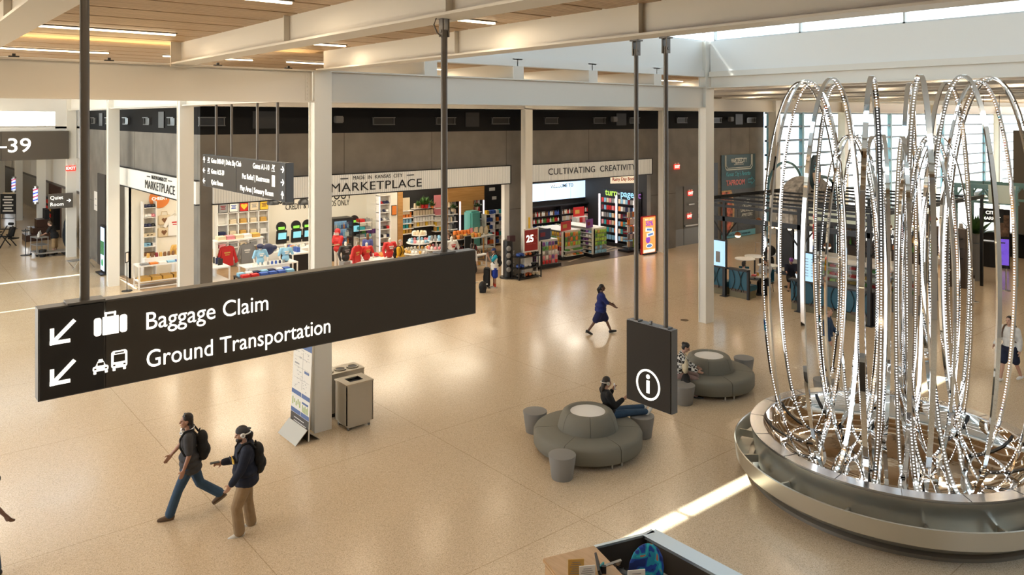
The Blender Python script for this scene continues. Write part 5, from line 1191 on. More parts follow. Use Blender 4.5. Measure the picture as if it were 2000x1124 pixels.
# shelving at the back seen through the side entrance
xa = onY(281, 420, YB-.5)[0]; xb = onY(306, 420, YB-.5)[0]
t = thing('wall_shelf', 'white shelf bay of caps and folded shirts seen through the side entrance', 'shelf', (xa, YB-.45, 0)); b = MB()
for x_ in (0, xb-xa): b.b2((x_-.02, 0, 0), (x_+.02, .4, 3.3))
for j in range(7): b.b2((0, 0, .5+j*.42), (xb-xa, .4, .53+j*.42))
b.build('carcass', SHF, t)
for j, (kd, cs, nn) in enumerate((('fold', ['blue', 'red', 'teal'], None), ('fold', ['blue', 'red', 'brown'], None), ('fold', ['sky', 'white'], None), ('fold', ['cream', 'white'], None), ('cap', ['black', 'navy', 'yellow'], None), ('cap', ['pink', 'gold', 'white'], None), ('cap', ['black', 'navy', 'white'], None))):
    row(kd, (.24, .3, .14), cs, (xa+.03, YB-.28, .53+j*.42), (xb-.03, YB-.28, .53+j*.42), 3, 0, 'on shelf %d of the side entrance bay' % (j+1) if False else 'on the %s shelf seen through the side entrance' % ('lowest', 'second', 'third', 'fourth', 'fifth', 'sixth', 'top')[j])
for i, (px, py) in enumerate(((322, 430), (321, 454))):
    x, z = onY(px, py, YB-.1); t = thing('tote_bag', '%s cream tote bag with a heart hung on the side entrance wall' % ('upper', 'lower')[i], 'bag', (x, YB-.035, z)); MB().box((0, 0, 0), (.5, .06, .42)).build('bag', C['cream'], t, bev=.02)
    b = MB(); b.tube([(-.14, 0, .2), (-.1, 0, .38), (.1, 0, .38), (.14, 0, .2)], .015, 6); b.build('strap', C['cream'], t); b = MB(); b.prism([(.0, -.14), (.12, .02), (.07, .1), (0, .06), (-.07, .1), (-.12, .02)], -.045, -.03, 'y'); b.build('heart_print', C['brown'], t)
def hung(lab, x, y, z, col, s=1, rz=0, printc='gold', cat='shirt', name='hanging_shirt', sl=.75, stand=False):
    t = thing(name, lab, cat, (x, y, z), rz); poly = [(-.25, .3), (-.1, .36), (0, .32), (.1, .36), (.25, .3), (.42, .3-sl*.75), (.31, .26-sl*.8), (.23, .05), (.24, -.4), (-.24, -.4), (-.23, .05), (-.31, .26-sl*.8), (-.42, .3-sl*.75)]
    b = MB(); b.prism([(p[0]*s, p[1]*s) for p in poly], -.05, .05, 'y'); b.build('garment', C[col], t, bev=.02); b = MB(); b.box((0, -.056, .1*s), (.22*s, .01, .06)); b.box((0, -.056, .02*s), (.16*s, .01, .04)); b.build('print', C[printc], t)
    b = MB(); b.tube([(-.15*s, 0, .33*s), (0, 0, .42*s), (.15*s, 0, .33*s)], .012, 6); b.tube([(0, 0, .42*s), (.02, 0, .5*s), (-.02, 0, .52*s)], .008, 6); b.build('hanger', STEEL, t)
    if stand: b = MB(); b.cyl((0, .06, -z), (0, .06, .5*s), .02, n=8); b.cyl((0, .06, -z), (0, .06, -z+.02), .2, n=16); b.build('stand', STEEL, t)
    return t
x, z = onY(343, 440, YB-.2); hung('white ringer t-shirt with red trim hung at the side entrance wall', x, YB-.06, z, 'white', 1.2, printc='red', sl=.45)
t = thing('round_sign', 'orange red disc sign reading CHEERY high on the shop wall', 'sign', (onY(311, 390, YB)[0], YB-.03, onY(311, 388, YB)[1])); MB().cyl((0, -.02, 0), (0, .03, 0), .42, n=40).build('disc', C['orange'], t); txt('CHEERY', .18, LITW, t, (0, -.03, 0), RY)
x, y = at(450, 505, .9); RKx, RKy = x, y
hung('red hooded sweatshirt hanging at the end of the white rail unit', x-.15, y, 1.05, 'red', 1.15); hung('dark grey sweatshirt hanging beside the red one', x+.75, y+.1, 1.05, 'grey', 1.15, printc='white')
t = thing('rail_unit', 'white clothes rail unit with pastel folded shirts on top', 'clothes rail', (x+.3, y+.0, 0)); b = MB()
for i in (-1, 1): b.box((i*1.0, 0, .85), (.06, .5, 1.7))
b.box((0, 0, 1.7), (2.1, .55, .06)); b.box((0, 0, 1.55), (2.0, .03, .03)); b.build('frame', SHF, t)
row('fold', (.34, .4, .16), ['cream', 'pink', 'cream', 'white', 'gold'], (x-.6, y, 1.73), (x+1.25, y, 1.73), 5, 0, 'on top of the white clothes rail', 'folded_shirts', seq=True)
x, y = at(415, 512, .9); hung('cream shirt hanging at the far left of the front entrance', x, y+.4, 1.0, 'cream', 1.1, stand=True)
for i in range(3):
    x, y = at(500+i*14, 470, 1.5); row('jar', (.12, .12, .22), ['maroon', 'orange', 'white', 'grey'], (x-.3, y, 1.0), (x+.3, y, 1.0), 4, 0, 'on the %s gift stand behind the blue shirts' % ('left', 'middle', 'right')[i], 'gift_tin')
    t = thing('display_stand', '%s white gift stand behind the blue shirts' % ('left', 'middle', 'right')[i], 'stand', (x, y, 0)); MB().box((0, 0, .495), (.8, .4, .98)).build('block', SHF, t)
for i in range(4): row('jar', (.1, .1, .11), ['white', 'grey', 'cream', 'sky'], (13.2+i*.35, 33.2, 1.0), (15.2+i*.1, 33.2+.12*i, 1.0), 9, 0, 'on the long counter table near the tills, row %s' % ('one', 'two', 'three', 'four')[i], 'souvenir_cup')
table('display_table', 'long white souvenir table near the tills', 14.4, 33.35, 2.9, .8, .99)
# red group
x, y = g(660, 527)
P = human('football_mannequin', 'football player mannequin in red jersey, helmet and white trousers', (x, y, 0), dW+.9, dict(armL=(20, 70, 5), armR=(20, 70, 5)), 1.85, mat('mannequin_tan', (.5, .33, .2), .5), .018, face=0, girth=1.15); P['t']['category'] = 'mannequin'
shirt(P, C['red'], .8, k=.04); pants(P, C['white'], .9, k=.02); shoes(P, C['red']); S = P['S']; b = MB(); b.ell((0, 0, .03), (.14*S, .13*S, .15*S), 14, 10, P['HM']); b.build('helmet', C['red'], P['t'], smooth=True)
b = MB(); 
for z_ in (-.06, -.02, -.1): b.tube([P['HM'] @ Vector((.03, -.12, z_)), P['HM'] @ Vector((.17, -.06, z_)), P['HM'] @ Vector((.17, .06, z_)), P['HM'] @ Vector((.03, .12, z_))], .012, 6)
b.build('face_guard', C['white'], P['t'])
x, y = at(675, 497, 1.1); bust('mannequin', 'black hooded jacket on a bust form beside the football mannequin', x, y, .86, C['black'], long=True, txtm=C['grey'], s=1.1); t = thing('display_stand', 'grey plinth under the black hooded jacket', 'stand', (x, y, 0)); MB().box((0, 0, .4), (.4, .4, .8)).build('block', C['grey'], t)
x, y = at(703, 520, .7); hung('bright red t-shirt hanging sideways left of the red busts', x-.1, y+.1, 1.15, 'red', 1.15, rz=.5, sl=.5, stand=True)
x, y = at(716, 507, .9); bust('mannequin', 'red t-shirt with white arms on a bust form, left of the two red ones', x, y, .91, C['red'], txtm=C['gold']); bx, by = x, y
bust('mannequin', 'long-sleeved red jersey on a bust form, right of the two red ones', bx+1.1, by-.05, .91, C['red'], long=True, txtm=C['white'], s=1.12)
table('display_table', 'white table under the two red shirt busts', bx+.5, by, 2.2, .6, .85)
x, y = g(722, 535); table('display_table', 'small white table of red gift jars in front of the red busts', x, y, .8, .5, .75, SHF, WPL)
row('jar', (.1, .1, .15), ['maroon', 'red', 'black'], (x-.3, y, .76), (x+.25, y, .76), 5, 0, 'on the small white table before the red busts', 'gift_jar'); item('cap', (.3, .3, .16), 'red', (x+.3, y-.0, .76), 0, 'red cap on the small white table before the red busts', None)
row('jar', (.1, .1, .14), ['maroon', 'purple'], (x-.3, y, .25), (x+.3, y, .25), 6, 0, 'under the small white red-goods table', 'gift_jar')
for k, (px, n_) in enumerate(((690, 6), (755, 6), (775, 5))):
    x, y = g(px, 528-k*6); t = thing('merchandise_bin', ('low white bin of red fan goods by the football mannequin', 'low white bin of red fan goods right of the jerseys', 'low white bin of caps nearest the sign end')[k], 'bin', (x, y, 0)); MB().box((0, 0, .25), (1.0, .6, .5)).build('box', SHF, t)
    for r_ in range(2): row(('ball', 'cap', 'ball')[k], (.24, .24, .2), ['red', 'orange', 'maroon', 'white', 'gold'], (x-.45, y-.15+.3*r_, .5), (x+.45, y-.15+.3*r_, .5), n_-1, 0, 'in the %s row of the %s low white bin' % (('front', 'back')[r_], ('left', 'middle', 'right')[k]), 'plush_toy' if k != 1 else None)
# glass counter
xa, ya = at(665, 466, .95); xb_, _ = at(762, 460, .95)
t = thing('glass_counter', 'white framed glass display counter behind the red jerseys', 'display case', (xa, ya, 0)); L = xb_-xa+.3
MB().b2((0, 0, 0), (L, .6, .45)).build('base', SHF, t); b = MB()
for i in range(5): b.b2((i*L/4-.02, 0, .45), (i*L/4+.02, .04, .95))
b.b2((0, 0, .95), (L, .6, .98)); b.build('frame', SHF, t); MB().b2((0, .01, .45), (L, .02, .95)).build('glass', GLASSM, t)
row('box', (.16, .14, .2), ['blue', 'red', 'white', 'grey', 'orange'], (xa+.1, ya+.25, .455), (xa+L-.1, ya+.25, .455), 14, 0, 'inside the glass display counter')
row('box', (.2, .14, .22), ['yellow', 'purple', 'teal', 'sky', 'green'], (xa+.8, ya+.3, .985), (xa+L-.4, ya+.3, .985), 6, 0, 'on top of the glass display counter')
# hats wall shelf
LEDV = mat('led_shelf_edge', (1, 1, 1), .4, emit=(1, .8, .85), es=2)
xa = onY(742, 400, 33.6)[0]; xb = onY(764, 400, 33.6)[0]; W = xb-xa
t = thing('wall_shelf', 'tall white cap shelf with a glowing left edge near the cashier', 'shelf', (xa, 33.6, 0)); b = MB(); b.b2((0, .38, 0), (W, .42, 3.2)); b.b2((W-.03, 0, 0), (W, .4, 3.2)); b.b2((0, 0, 0), (.03, .4, 3.2))
for j in range(7): b.b2((0, 0, .5+j*.42), (W, .4, .53+j*.42))
b.build('carcass', SHF, t); MB().b2((-.05, -.03, .3), (0, 0, 3.0)).build('led_edge', LEDV, t)
for j in range(6): row('cap' if j > 2 else 'fold', (.2, .24, .14), ['black', 'red', 'navy', 'white', 'grey'], (xa+.05, 33.78, .53+j*.42), (xb-.05, 33.78, .53+j*.42), 3, 0, 'on the %s shelf of the tall cap shelf' % ('lowest', 'second', 'third', 'fourth', 'fifth', 'top')[j])
for i, (dx, dz, c) in enumerate(((-.25, .35, 'green'), (.3, .62, 'navy'), (.8, .35, 'grey'))):
    t = thing('cap_display_head', '%s cap on a display head above the tall cap shelf' % ('olive', 'navy', 'grey blue')[i], 'display head', (xa+.1+dx*.6, 33.35, 3.25)); MB().ell((0, 0, .2+dz*.5), (.13, .13, .2)).build('head', C['black'] if i != 1 else SK2, t, smooth=True); b = MB(); b.ell((0, 0, .32+dz*.5), (.18, .18, .14)); b.box((0, -.2, .28+dz*.5), (.2, .2, .02)); b.build('cap', C[c], t, smooth=True); MB().cyl((0, 0, -.02), (0, 0, .2), .02).build('stem', BLACK, t)
xa = onY(706, 400, 33.8)[0]; xb = onY(741, 400, 33.8)[0]
t = thing('wall_stub', 'x', 'x'); bpy.data.objects.remove(t)
m = MB(); x_c = onY(764, 400, 33.5)[0]; x_d = onY(776, 400, 33.5)[0]; m.b2((x_c, 33.5, 0), (x_d, YB, 4.5)); struct(m.build('wall_shop_return', CREAMW))
x, z = onY(770, 411, 33.45); t = thing('framed_print', 'small orange framed print on the cream wall beside the oak post', 'picture', (x, 33.47, z)); MB().box((0, 0, 0), (.3, .03, .5)).build('frame', C['black'], t); MB().box((0, -.02, 0), (.25, .01, .44)).build('print', C['orange'], t)
# wire rack near yellow shopper
x, y = g(760, 515); t = thing('wire_rack', 'thin black wire rack with stacked shirts beside the shopper in yellow', 'rack', (x, y+2.5, 0)); b = MB()
for i in (-1, 1):
    for j in (-1, 1): b.cyl((i*.35, j*.25, 0), (i*.35, j*.25, 1.9), .015, n=6)
b.build('post', BLACK, t)
for j in range(5):
    MB().box((0, 0, .2+j*.38), (.72, .52, .03)).build('shelf', SHF, t); row('fold', (.3, .4, .14), ['red', 'teal', 'grey', 'cream', 'navy'], (x-.33, y+2.5, .22+j*.38), (x+.33, y+2.5, .22+j*.38), 2, 0, 'on wire rack tier %s from the floor' % ('one', 'two', 'three', 'four', 'five')[j], 'folded_shirts')
# ---- black shelving wall (cosmetics), oak posts, oak panel, teal fridge
YK = 33.6
def X_(px, Y=YK): return onY(px, 400, Y)[0]
m = MB(); m.b2((X_(784), YK+.3, 0), (X_(873), YK+.4, 4.5)); m.b2((X_(873), YK+.1, 0), (X_(952), YK+.2, 4.5)); struct(m.build('wall_black', SHW))
for px, w_, lb in ((779.5, .28, 'tall honey oak post left of the black candle wall'), (870.5, .16, 'tall honey oak post right of the black candle wall')):
    t = tag(MB().box((X_(px), YK+.07, 2.2), (w_, .4, 4.4)).build('oak_post', WOODM), lb, 'post')
def zY(py, Y=YK, px=830): return onY(px, py, Y)[1]
SH = [('top', 407, 'mix'), ('second', 421, 'cream'), ('third', 432, 'white'), ('fourth', 442, 'mid'), ('fifth', 452, 'x')]
for seg, (pa, pb) in (('left', (785, 806)), ('middle', (808, 848)), ('right', (849, 862))):
    for j, (nm, py, k_) in enumerate(SH):
        if seg == 'left': py += 5
        if (seg, nm) in (('middle', 'fifth'),): continue
        z = zY(py, px=(pa+pb)/2); xa, xb = X_(pa), X_(pb)
        t = tag(MB().b2((xa, YK-.1, z-.02), (xb, YK+.3, z+.02)).build('floating_shelf', SHF), '%s white shelf in the %s part of the black candle wall' % (nm, seg), 'shelf')
        n = max(3, int((xb-xa)/.17)); z += .02
        cs = {'top': ['sky', 'orange', 'cream', 'gold'], 'second': ['cream'] if seg == 'middle' else ['orange'] if seg == 'left' else ['pink'], 'third': ['white'] if seg != 'left' else ['sky'], 'fourth': ['cream', 'yellow'] if seg != 'left' else ['teal', 'gold'], 'fifth': ['gold', 'teal', 'yellow']}[nm]
        if nm == 'top' and seg != 'middle': continue
        row('box' if nm != 'top' else 'jar', (.13, .14, .26 if nm != 'third' else .2), cs, (xa+.03, YK+.08, z), (xb-.03, YK+.08, z), n, 0, 'on the %s %s shelf of the black candle wall' % (seg, nm), 'candle_box' if nm != 'top' else 'candle_jar')
def plant(lab, x, y, z, s=.35, pot='cream', seed=1):
    t = thing('potted_plant', lab, 'plant', (x, y, z)); MB().lathe([(0, 0), (.07*s*2.5, 0), (.1*s*2.5, .2*s*2), (0, .2*s*2)], 12).build('pot', C[pot], t, smooth=True)
    r = random.Random(seed); b = MB()
    for i in range(46):
        a = r.uniform(0, 2*PI); e = r.uniform(.2, 1.3); L = s*r.uniform(.5, 1.1); d_ = Vector((math.cos(a)*math.cos(e), math.sin(a)*math.cos(e), math.sin(e))); p = Vector((0, 0, .35*s)); q = p+d_*L; sd = d_.cross(Vector((0, 0, 1))).normalized()*s*.12
        b.add([p, p+d_*L*.5+sd, q, p+d_*L*.5-sd], [(0, 1, 2, 3)])
    b.build('leaves', mat('leaf_green', (.05, .13, .025), .6), t, fix=False); return t
for i, (px, s, pt) in enumerate(((812, .3, 'cream'), (821, .45, 'red'), (828, .5, 'red'), (840, .3, 'orange'))): plant(('fern in cream pot at the left end', 'fern in red pot left of centre', 'tall fern in red pot', 'fern in orange pot at the right end')[i]+' on the black wall shelf', X_(px), YK-.22, zY(407, px=px)+.02+(.2 if i in (1, 2) else 0)*0, s, pt, i)
for px, py, w_, h_, c, lb in ((791, 403, .55, .85, 'cream', 'tall cream poster board on the left shelf of the black candle wall'), (857, 397, .6, .85, 'pink', 'floral framed poster on the right of the black candle wall')):
    x, z = onY(px, py, YK); t = thing('poster_board', lb, 'poster', (x, YK, z)); MB().box((0, 0, 0), (w_, .04, h_)).build('board', C[c], t); MB().box((0, -.025, -.25), (w_*.7, .01, .06)).build('print', C['brown'], t)
b = MB(); xa, xb = X_(790, 30), X_(876, 30)
t = thing('light_garland', 'row of small warm bulbs under the marketplace fascia over the black wall', 'lights', (0, 29.5, 0))
for i in range(26): x = xa+(xb-xa)*i/25; MB().ell((x, 0, 3.86), .045, 8, 6).build('bulb', LAMP, t)
b = MB(); b.cyl((xa, 0, 3.92), (xb, 0, 3.92), .02, n=6); b.cyl((xa, 0, 3.92), (xa, 0, 4.5), .015, n=6); b.cyl((xb, 0, 3.92), (xb, 0, 4.5), .015, n=6); b.build('rail', BLACK, t)
YP = 33.2
t = thing('oak_wall_panel', 'large honey oak panel with cut-outs over the teal fridge', 'wall panel', (0, YP, 0)); b = MB(); z1 = 4.4; za = zY(394, YP, 890); zf = zY(419, YP, 912); zr = zY(391, YP, 935)
b.b2((X_(875, YP), 0, za), (X_(898, YP), .1, z1)); b.b2((X_(898, YP), 0, zf), (X_(925, YP), .1, z1)); b.b2((X_(925, YP), 0, zr), (X_(946, YP), .1, z1)); b.build('panel', WOODM, t)
for seg, pa, pb, zt_, lx in (('left', 880, 896, za, 898), ('right', 927, 943, zr, 944)):
    t = thing('niche_shelf', '%s lit shelf niche below the oak panel' % seg, 'shelf', (X_(pa, YP), YP+.1, 0)); W = X_(pb, YP)-X_(pa, YP); b = MB()
    for j in range(6): b.b2((0, 0, .6+j*.4), (W, .35, .63+j*.4))
    b.b2((0, .35, 0), (W, .38, zt_)); b.build('shelves', SHF, t); MB().b2((X_(lx, YP)-X_(pa, YP)-.03, -.15, .4), (X_(lx, YP)-X_(pa, YP)+.03, -.1, zt_-.02)).build('led_edge', LEDV, t)
    for j in range(5): row('bag' if seg == 'right' else 'jar', (.14, .12, .25), [['red', 'pink', 'white'], ['grey', 'cream', 'black']][seg == 'left'], (X_(pa, YP)+.03, YP+.25, .63+j*.4), (X_(pb, YP)-.03, YP+.25, .63+j*.4), 4, 0, 'on the %s shelf of the %s lit niche' % (('lowest', 'second', 'third', 'fourth', 'top')[j], seg))
    plant('trailing green plant at the top of the %s lit niche' % seg, (X_(pa, YP)+X_(pb, YP))/2, YP+.2, zt_-.55, .45, 'cream', 9)
t = thing('fridge', 'rounded teal retro fridge below the oak panel', 'fridge', ((X_(903, YP)+X_(924, YP))/2, YP-.4, 0)); FW_ = X_(924, YP)-X_(903, YP)-.05; MB().box((0, 0, 1.0), (FW_, .7, 1.98)).build('body', mat('teal_enamel', (.13, .42, .38), .3), t, bev=.08, smooth=True); MB().box((FW_*.4, -.37, 1.3), (.03, .04, .4)).build('handle', STEEL, t)
# tiered round tables
def tiered(lab, x, y, rs, hs, cols, key):
    t = thing('tiered_table', lab, 'table', (x, y, 0))
    for r_, h_ in zip(rs, hs): MB().cyl((0, 0, h_-.03), (0, 0, h_), r_, n=32).build('round_shelf', WPL, t, smooth=True)
    for i in range(3): a = 2*PI*i/3; MB().cyl((rs[0]*.7*math.cos(a), rs[0]*.7*math.sin(a), 0), (rs[0]*.7*math.cos(a), rs[0]*.7*math.sin(a), hs[0]), .02, n=8).build('leg', SHF, t)
    MB().cyl((0, 0, hs[0]), (0, 0, hs[-1]), .03, n=8).build('post', SHF, t)
    for k, (r_, h_, cs) in enumerate(zip(rs, hs, cols)):
        n = int(2*PI*r_*.78/.17)
        for i in range(n):
            a = 2*PI*i/n; c = R.choice(cs)
            item('jar' if k == 2 else 'ball', (.14, .14, .16), c, (x+r_*.78*math.cos(a), y+r_*.78*math.sin(a), h_), a, '%s small gift, %s clockwise on the %s tier of the %s round table' % (c, ORD[i], ('lowest', 'middle', 'top')[k], key), '%s gifts on the %s tier, %s round table' % (c, ('lowest', 'middle', 'top')[k], key), 'wrapped_gift', 'gift')
x, y = at(819, 492, .7); tiered('three-tier round white table with pale gifts, left of the rod', x, y, (.85, .6, .35), (.7, 1.15, 1.5), (['cream', 'white', 'gold'], ['pink', 'sky', 'white'], ['cream', 'white']), 'left'); TX_, TY_ = x, y
x, y = at(852, 505, .5); tiered('three-tier round white table with pink gifts beside the rod', x, y, (.7, .5, .4), (.5, .95, 1.35), (['pink', 'cream', 'red'], ['orange', 'pink', 'white'], ['sky', 'grey']), 'right')
x, y = at(882, 492, 1.0); bust('mannequin', 'white t-shirt with red print on a bust form by the rod', x, y, .86, C['white'], txtm=C['red'], s=1.15); table('display_table', 'white table under the white t-shirt bust', x+.3, y, 1.4, .7, .8)
b = thing('chalkboard', 'small black chalkboard sign beside the white t-shirt bust', 'sign', (x+.95, y+.1, .808)); MB().box((0, 0, .4), (.36, .04, .78)).build('board', BLACK, b); b2_ = MB(); b2_.tube([(-.18, -.03, .02), (.18, -.03, .02), (.18, -.03, .78), (-.18, -.03, .78)], .015, 4, closed=True); b2_.build('frame', C['grey'], b)
xa, ya = at(905, 458, 1.25)
t = table('display_table', 'tall table stacked with amber jars under the teal fridge', xa, ya, 1.9, .9, 1.1, WOODM, WPL)
for k in range(3): row('jar', (.2, .2, .17), ['gold', 'brown', 'orange'], (xa-.85, ya-.3+.2*k, 1.11), (xa+.85, ya-.3+.2*k, 1.11), 8-k, 0, 'in row %s of the amber jar table' % ('one', 'two', 'three')[k], 'honey_jar')
row('jar', (.2, .2, .17), ['gold', 'orange'], (xa-.6, ya, 1.285), (xa+.4, ya, 1.285), 5, 0, 'on the second layer of the amber jar table', 'honey_jar')
xa, ya = at(943, 470, .95); ya += 1.7; xa += 1.1
t = table('display_table', 'white table of paper popcorn bags near the black door', xa, ya, 1.5, .7, .9); row('bag', (.34, .2, .42), ['cream', 'pink', 'gold'], (xa-.7, ya, .91), (xa+.6, ya, .91), 4, .2, 'on the white table near the black door', 'paper_bag')
# counter with bottles near the entrance by the young person
x0, y0 = g(918, 540); x1, y1 = g(952, 535)
t = thing('bottle_display', 'white stepped counter of small dark bottles beside the young person', 'display unit', ((x0+x1)/2, (y0+y1)/2+.9, 0)); MB().box((0, 0, .78), (1.5, 1.2, .05)).build('tabletop', WPL, t)
for i in (-1, 1):
    for j in (-1, 1): MB().box((i*.7, j*.55, .38), (.05, .05, .76)).build('leg', SHF, t)
for k in range(3): MB().box((0, .1+.2*k, .85+.12*k), (1.4, .2, .1+.24*k)).build('step', BLACK, t)
tx_, ty_ = (x0+x1)/2, (y0+y1)/2+.9
for k in range(4): row('bottle', (.08, .08, .2), [['maroon', 'black', 'brown'], ['maroon', 'black'], ['brown', 'black'], ['gold', 'cream']][k], (tx_-.68, ty_-.1+.2*k if k else ty_-.3, (.81, .91, 1.03, 1.15)[k] if k else .81), (tx_+.68, ty_-.1+.2*k if k else ty_-.3, (.81, .91, 1.03, 1.15)[k] if k else .81), 12, 0, 'on the %s step of the bottle display' % ('lowest', 'second', 'third', 'top')[k])
row('box', (.1, .1, .14), ['gold', 'white', 'grey'], (tx_-.65, ty_-.3, .3), (tx_+.65, ty_-.3, .3), 11, 0, 'on the rail under the bottle display'); MB().box((0, -.3, .28), (1.45, .3, .03)).build('lower_shelf', SHF, t)
# white rack by the black door wall and the door
def on_part(px):      # point on the diagonal partition
    r = (px-1000)/F; d_ = (FW[0]+r*RT[0], FW[1]+r*RT[1]); ex, ey = dv.x/dl, dv.y/dl; nx_, ny_ = -ey, ex
    k = ((22.0-26.35)*0, 0); P0 = (26.35+nx_*.1, 31.1+ny_*.1); tt = (P0[0]*nx_+P0[1]*ny_)/(d_[0]*nx_+d_[1]*ny_); return d_[0]*tt, d_[1]*tt
x, y = X_(967, 32.6), 32.6
t = thing('white_rack', 'white four-shelf rack with colourful toys by the black door', 'rack', (x, y, 0), .0); b = MB()
for i in (-1, 0, 1): b.b2((i*.6-.02, 0, 0), (i*.6+.02, .4, 1.75))
for j in range(5): b.b2((-.62, 0, .1+j*.4), (.62, .42, .13+j*.4))
b.build('carcass', SHF, t)
for j in range(5): row('box', (.16, .2, .2), ['yellow', 'blue', 'teal', 'red', 'white', 'orange'], (x-.55, y+.15, .13+j*.4), (x+.55, y+.15, .13+j*.4), 5, 0, 'on the %s shelf of the white four-shelf rack' % ('lowest', 'second', 'third', 'fourth', 'top')[j], 'toy_box')
m = MB(); m.b2((X_(945, 34.2), 34.2, 0), (X_(945, 34.2)+4, 34.3, 4.5)); struct(m.build('wall_black_right', SHW))
t = struct(MB().box((X_(966, 34.15), 34.16, 1.6), (1.2, .06, 3.2)).build('door_3', mat('black_door', (.03, .03, .032), .4))); b = MB(); b.box((X_(966, 34.15)-.2, 34.12, 2.9), (.4, .02, .18)); b.box((X_(966, 34.15)-.05, 34.12, 2.4), (.3, .02, .18)); b.build('door_label', C['white'], t)
# outside the shop: white end panels, tube display, rack of neck pillows, discount board
t = tag(MB().b2((21.22, YF+.02, 0), (21.5, YF+.24, 4.05)).build('end_panel', SHF), 'white end panel of the shop front beside the black tube display', 'panel')
x, y = g(992, 543)
t = thing('tube_display', 'tall black rounded display stand with leaflets beside the grey pier', 'display stand', (x, y, 0)); MB().cyl((0, 0, 0), (0, 0, .06), .36, n=32).build('base', BLACK, t, smooth=True); MB().cyl((0, 0, .06), (0, 0, 1.62), .21, n=32).build('body', BLACK, t, smooth=True); MB().box((.1, -.1, 1.7), (.3, .2, .25)).build('header', mat('header_maroon', (.05, .015, .02), .5), t)
b = MB()
for j in range(4): b.ell((-.12, -.2, .4+j*.3), (.12, .08, .12), 10, 6)
b.build('pouch', C['grey'], t, smooth=True); q = txt("It's all about the", .14, C['white'], t, (.12, -.25, .75), (PI/2, PI/2, 0), ex=.002); q.rotation_euler = (PI/2, -PI/2, 0.4)
x0, y0 = g(1012, 549)
t = thing('pillow_rack', 'black three-tier metal rack of neck pillows under the 25 percent board', 'rack', (x0+.05, y0, 0)); W = 1.25; b = MB()
for i in (0, W):
    for j in (0, .45): b.box((i, j, .5), (.04, .04, 1.0))
b.build('post', BLACK, t)
for z in (.06, .46, .95): MB().box((W/2, .22, z), (W, .48, .03)).build('shelf', BLACK, t)
def pillow(lab, x, y, z, c, rz=0):
    b = MB(); pts = [(.13*math.cos(a), .11*math.sin(a)+.02, 0) for a in [math.radians(-50+280*i/12) for i in range(13)]]; b.tube([(p[0], p[1], .075) for p in pts], [.055+.02*math.sin(PI*i/12) for i in range(13)], 8)
    o = b.build('neck_pillow', c, smooth=True, loc=(x, y, z), rot=(0, 0, rz)); return tag(o, lab, 'neck pillow')
ptn = mat('red_patterned_fabric', (.5, .12, .03), .8, noise=(30, .95)); 
for j, z in enumerate((.075, .475, .965)):
    for i, (cn, cm) in enumerate((('blue' if j else 'black', C['blue'] if j else C['black']), (('red patterned', ptn) if j != 1 else ('white', C['white'])), ('black' if j else 'cream', C['black'] if j else C['cream']))):
        pillow('%s neck pillow on the %s tier of the black rack, %s' % (cn, ('bottom', 'middle', 'top')[j], ('left', 'centre', 'right')[i]), x0+.3+i*.42, y0+.2, z, cm)
x, y = g(1035, 549); xx, zt_ = onY(1035, 478, y0+.3)
t = thing('discount_board', 'red board reading 25 percent in a white frame above the black rack', 'sign', (onY(1037, 490, 25.14)[0], 25.14, 0)); MB().box((0, 0, 1.62), (.86, .03, 1.02)).build('frame', C['white'], t); MB().box((0, -.02, 1.62), (.74, .01, .9)).build('panel', mat('deep_red_board', (.3, .015, .015), .5), t)
txt('25', .42, LITW, t, (-.08, -.03, 1.68), RY, off=.012); txt('%', .2, mat('board_pale_red', (.5, .12, .1), .5), t, (.26, -.03, 1.72), RY); txt('ORIGINAL PRICE', .07, MATS['board_pale_red'], t, (0, -.03, 1.46), RY); b = MB(); b.box((-.35, 0, .56), (.04, .03, 1.12)); b.box((.35, 0, .56), (.04, .03, 1.12)); b.build('leg', C['white'], t)
t = tag(MB().b2((21.93, YF-.79, 1.15), (22.01, YF-.755, 2.6)).build('safety_strip', C['yellow']), 'vertical yellow strip on the white column between the shops', 'strip')
# stanchion sign and tv near the left columns
x, y = g(248, 569); t = thing('stanchion_sign', 'slim black stanchion with a framed white notice by the side entrance', 'sign stand', (x, y, 0)); MB().cyl((0, 0, 0), (0, 0, .02), .2, n=24).build('base', BLACK, t); MB().cyl((0, 0, .02), (0, 0, 1.15), .015, n=8).build('pole', BLACK, t); MB().box((0, 0, 1.35), (.26, .03, .42), rz=dW-PI/2).build('frame', BLACK, t); MB().box((-.01, -.02, 1.35), (.19, .02, .34), rz=dW-PI/2).build('notice', C['white'], t)
x, y = g(191, 536); t = thing('video_display', 'tall standing digital screen with a green leaf advert by the left wall', 'screen', (7.95, y, 0), -PI/2); MB().box((0, 0, 1.1), (.8, .12, 2.1)).build('casing', BLACK, t); MB().box((-.0, -.07, 1.1), (.68, .01, 1.9)).build('screen', mat('tv_blue_white', (.5, .6, .8), .3, emit=(.55, .7, 1), es=1.1), t); MB().box((0, -.08, 1.15), (.66, .01, .6)).build('leaf_picture', mat('leaf_screen', (.03, .12, .05), .3, emit=(.05, .25, .1), es=.6, noise=(12, .9)), t); MB().cyl((0, -.085, .5), (0, -.08, .5), .16, n=24).build('green_logo', mat('logo_green', (.02, .2, .05), .4, emit=(.02, .4, .1), es=.6), t); MB().box((0, 0, .03), (1.0, .5, .05)).build('base', BLACK, t)
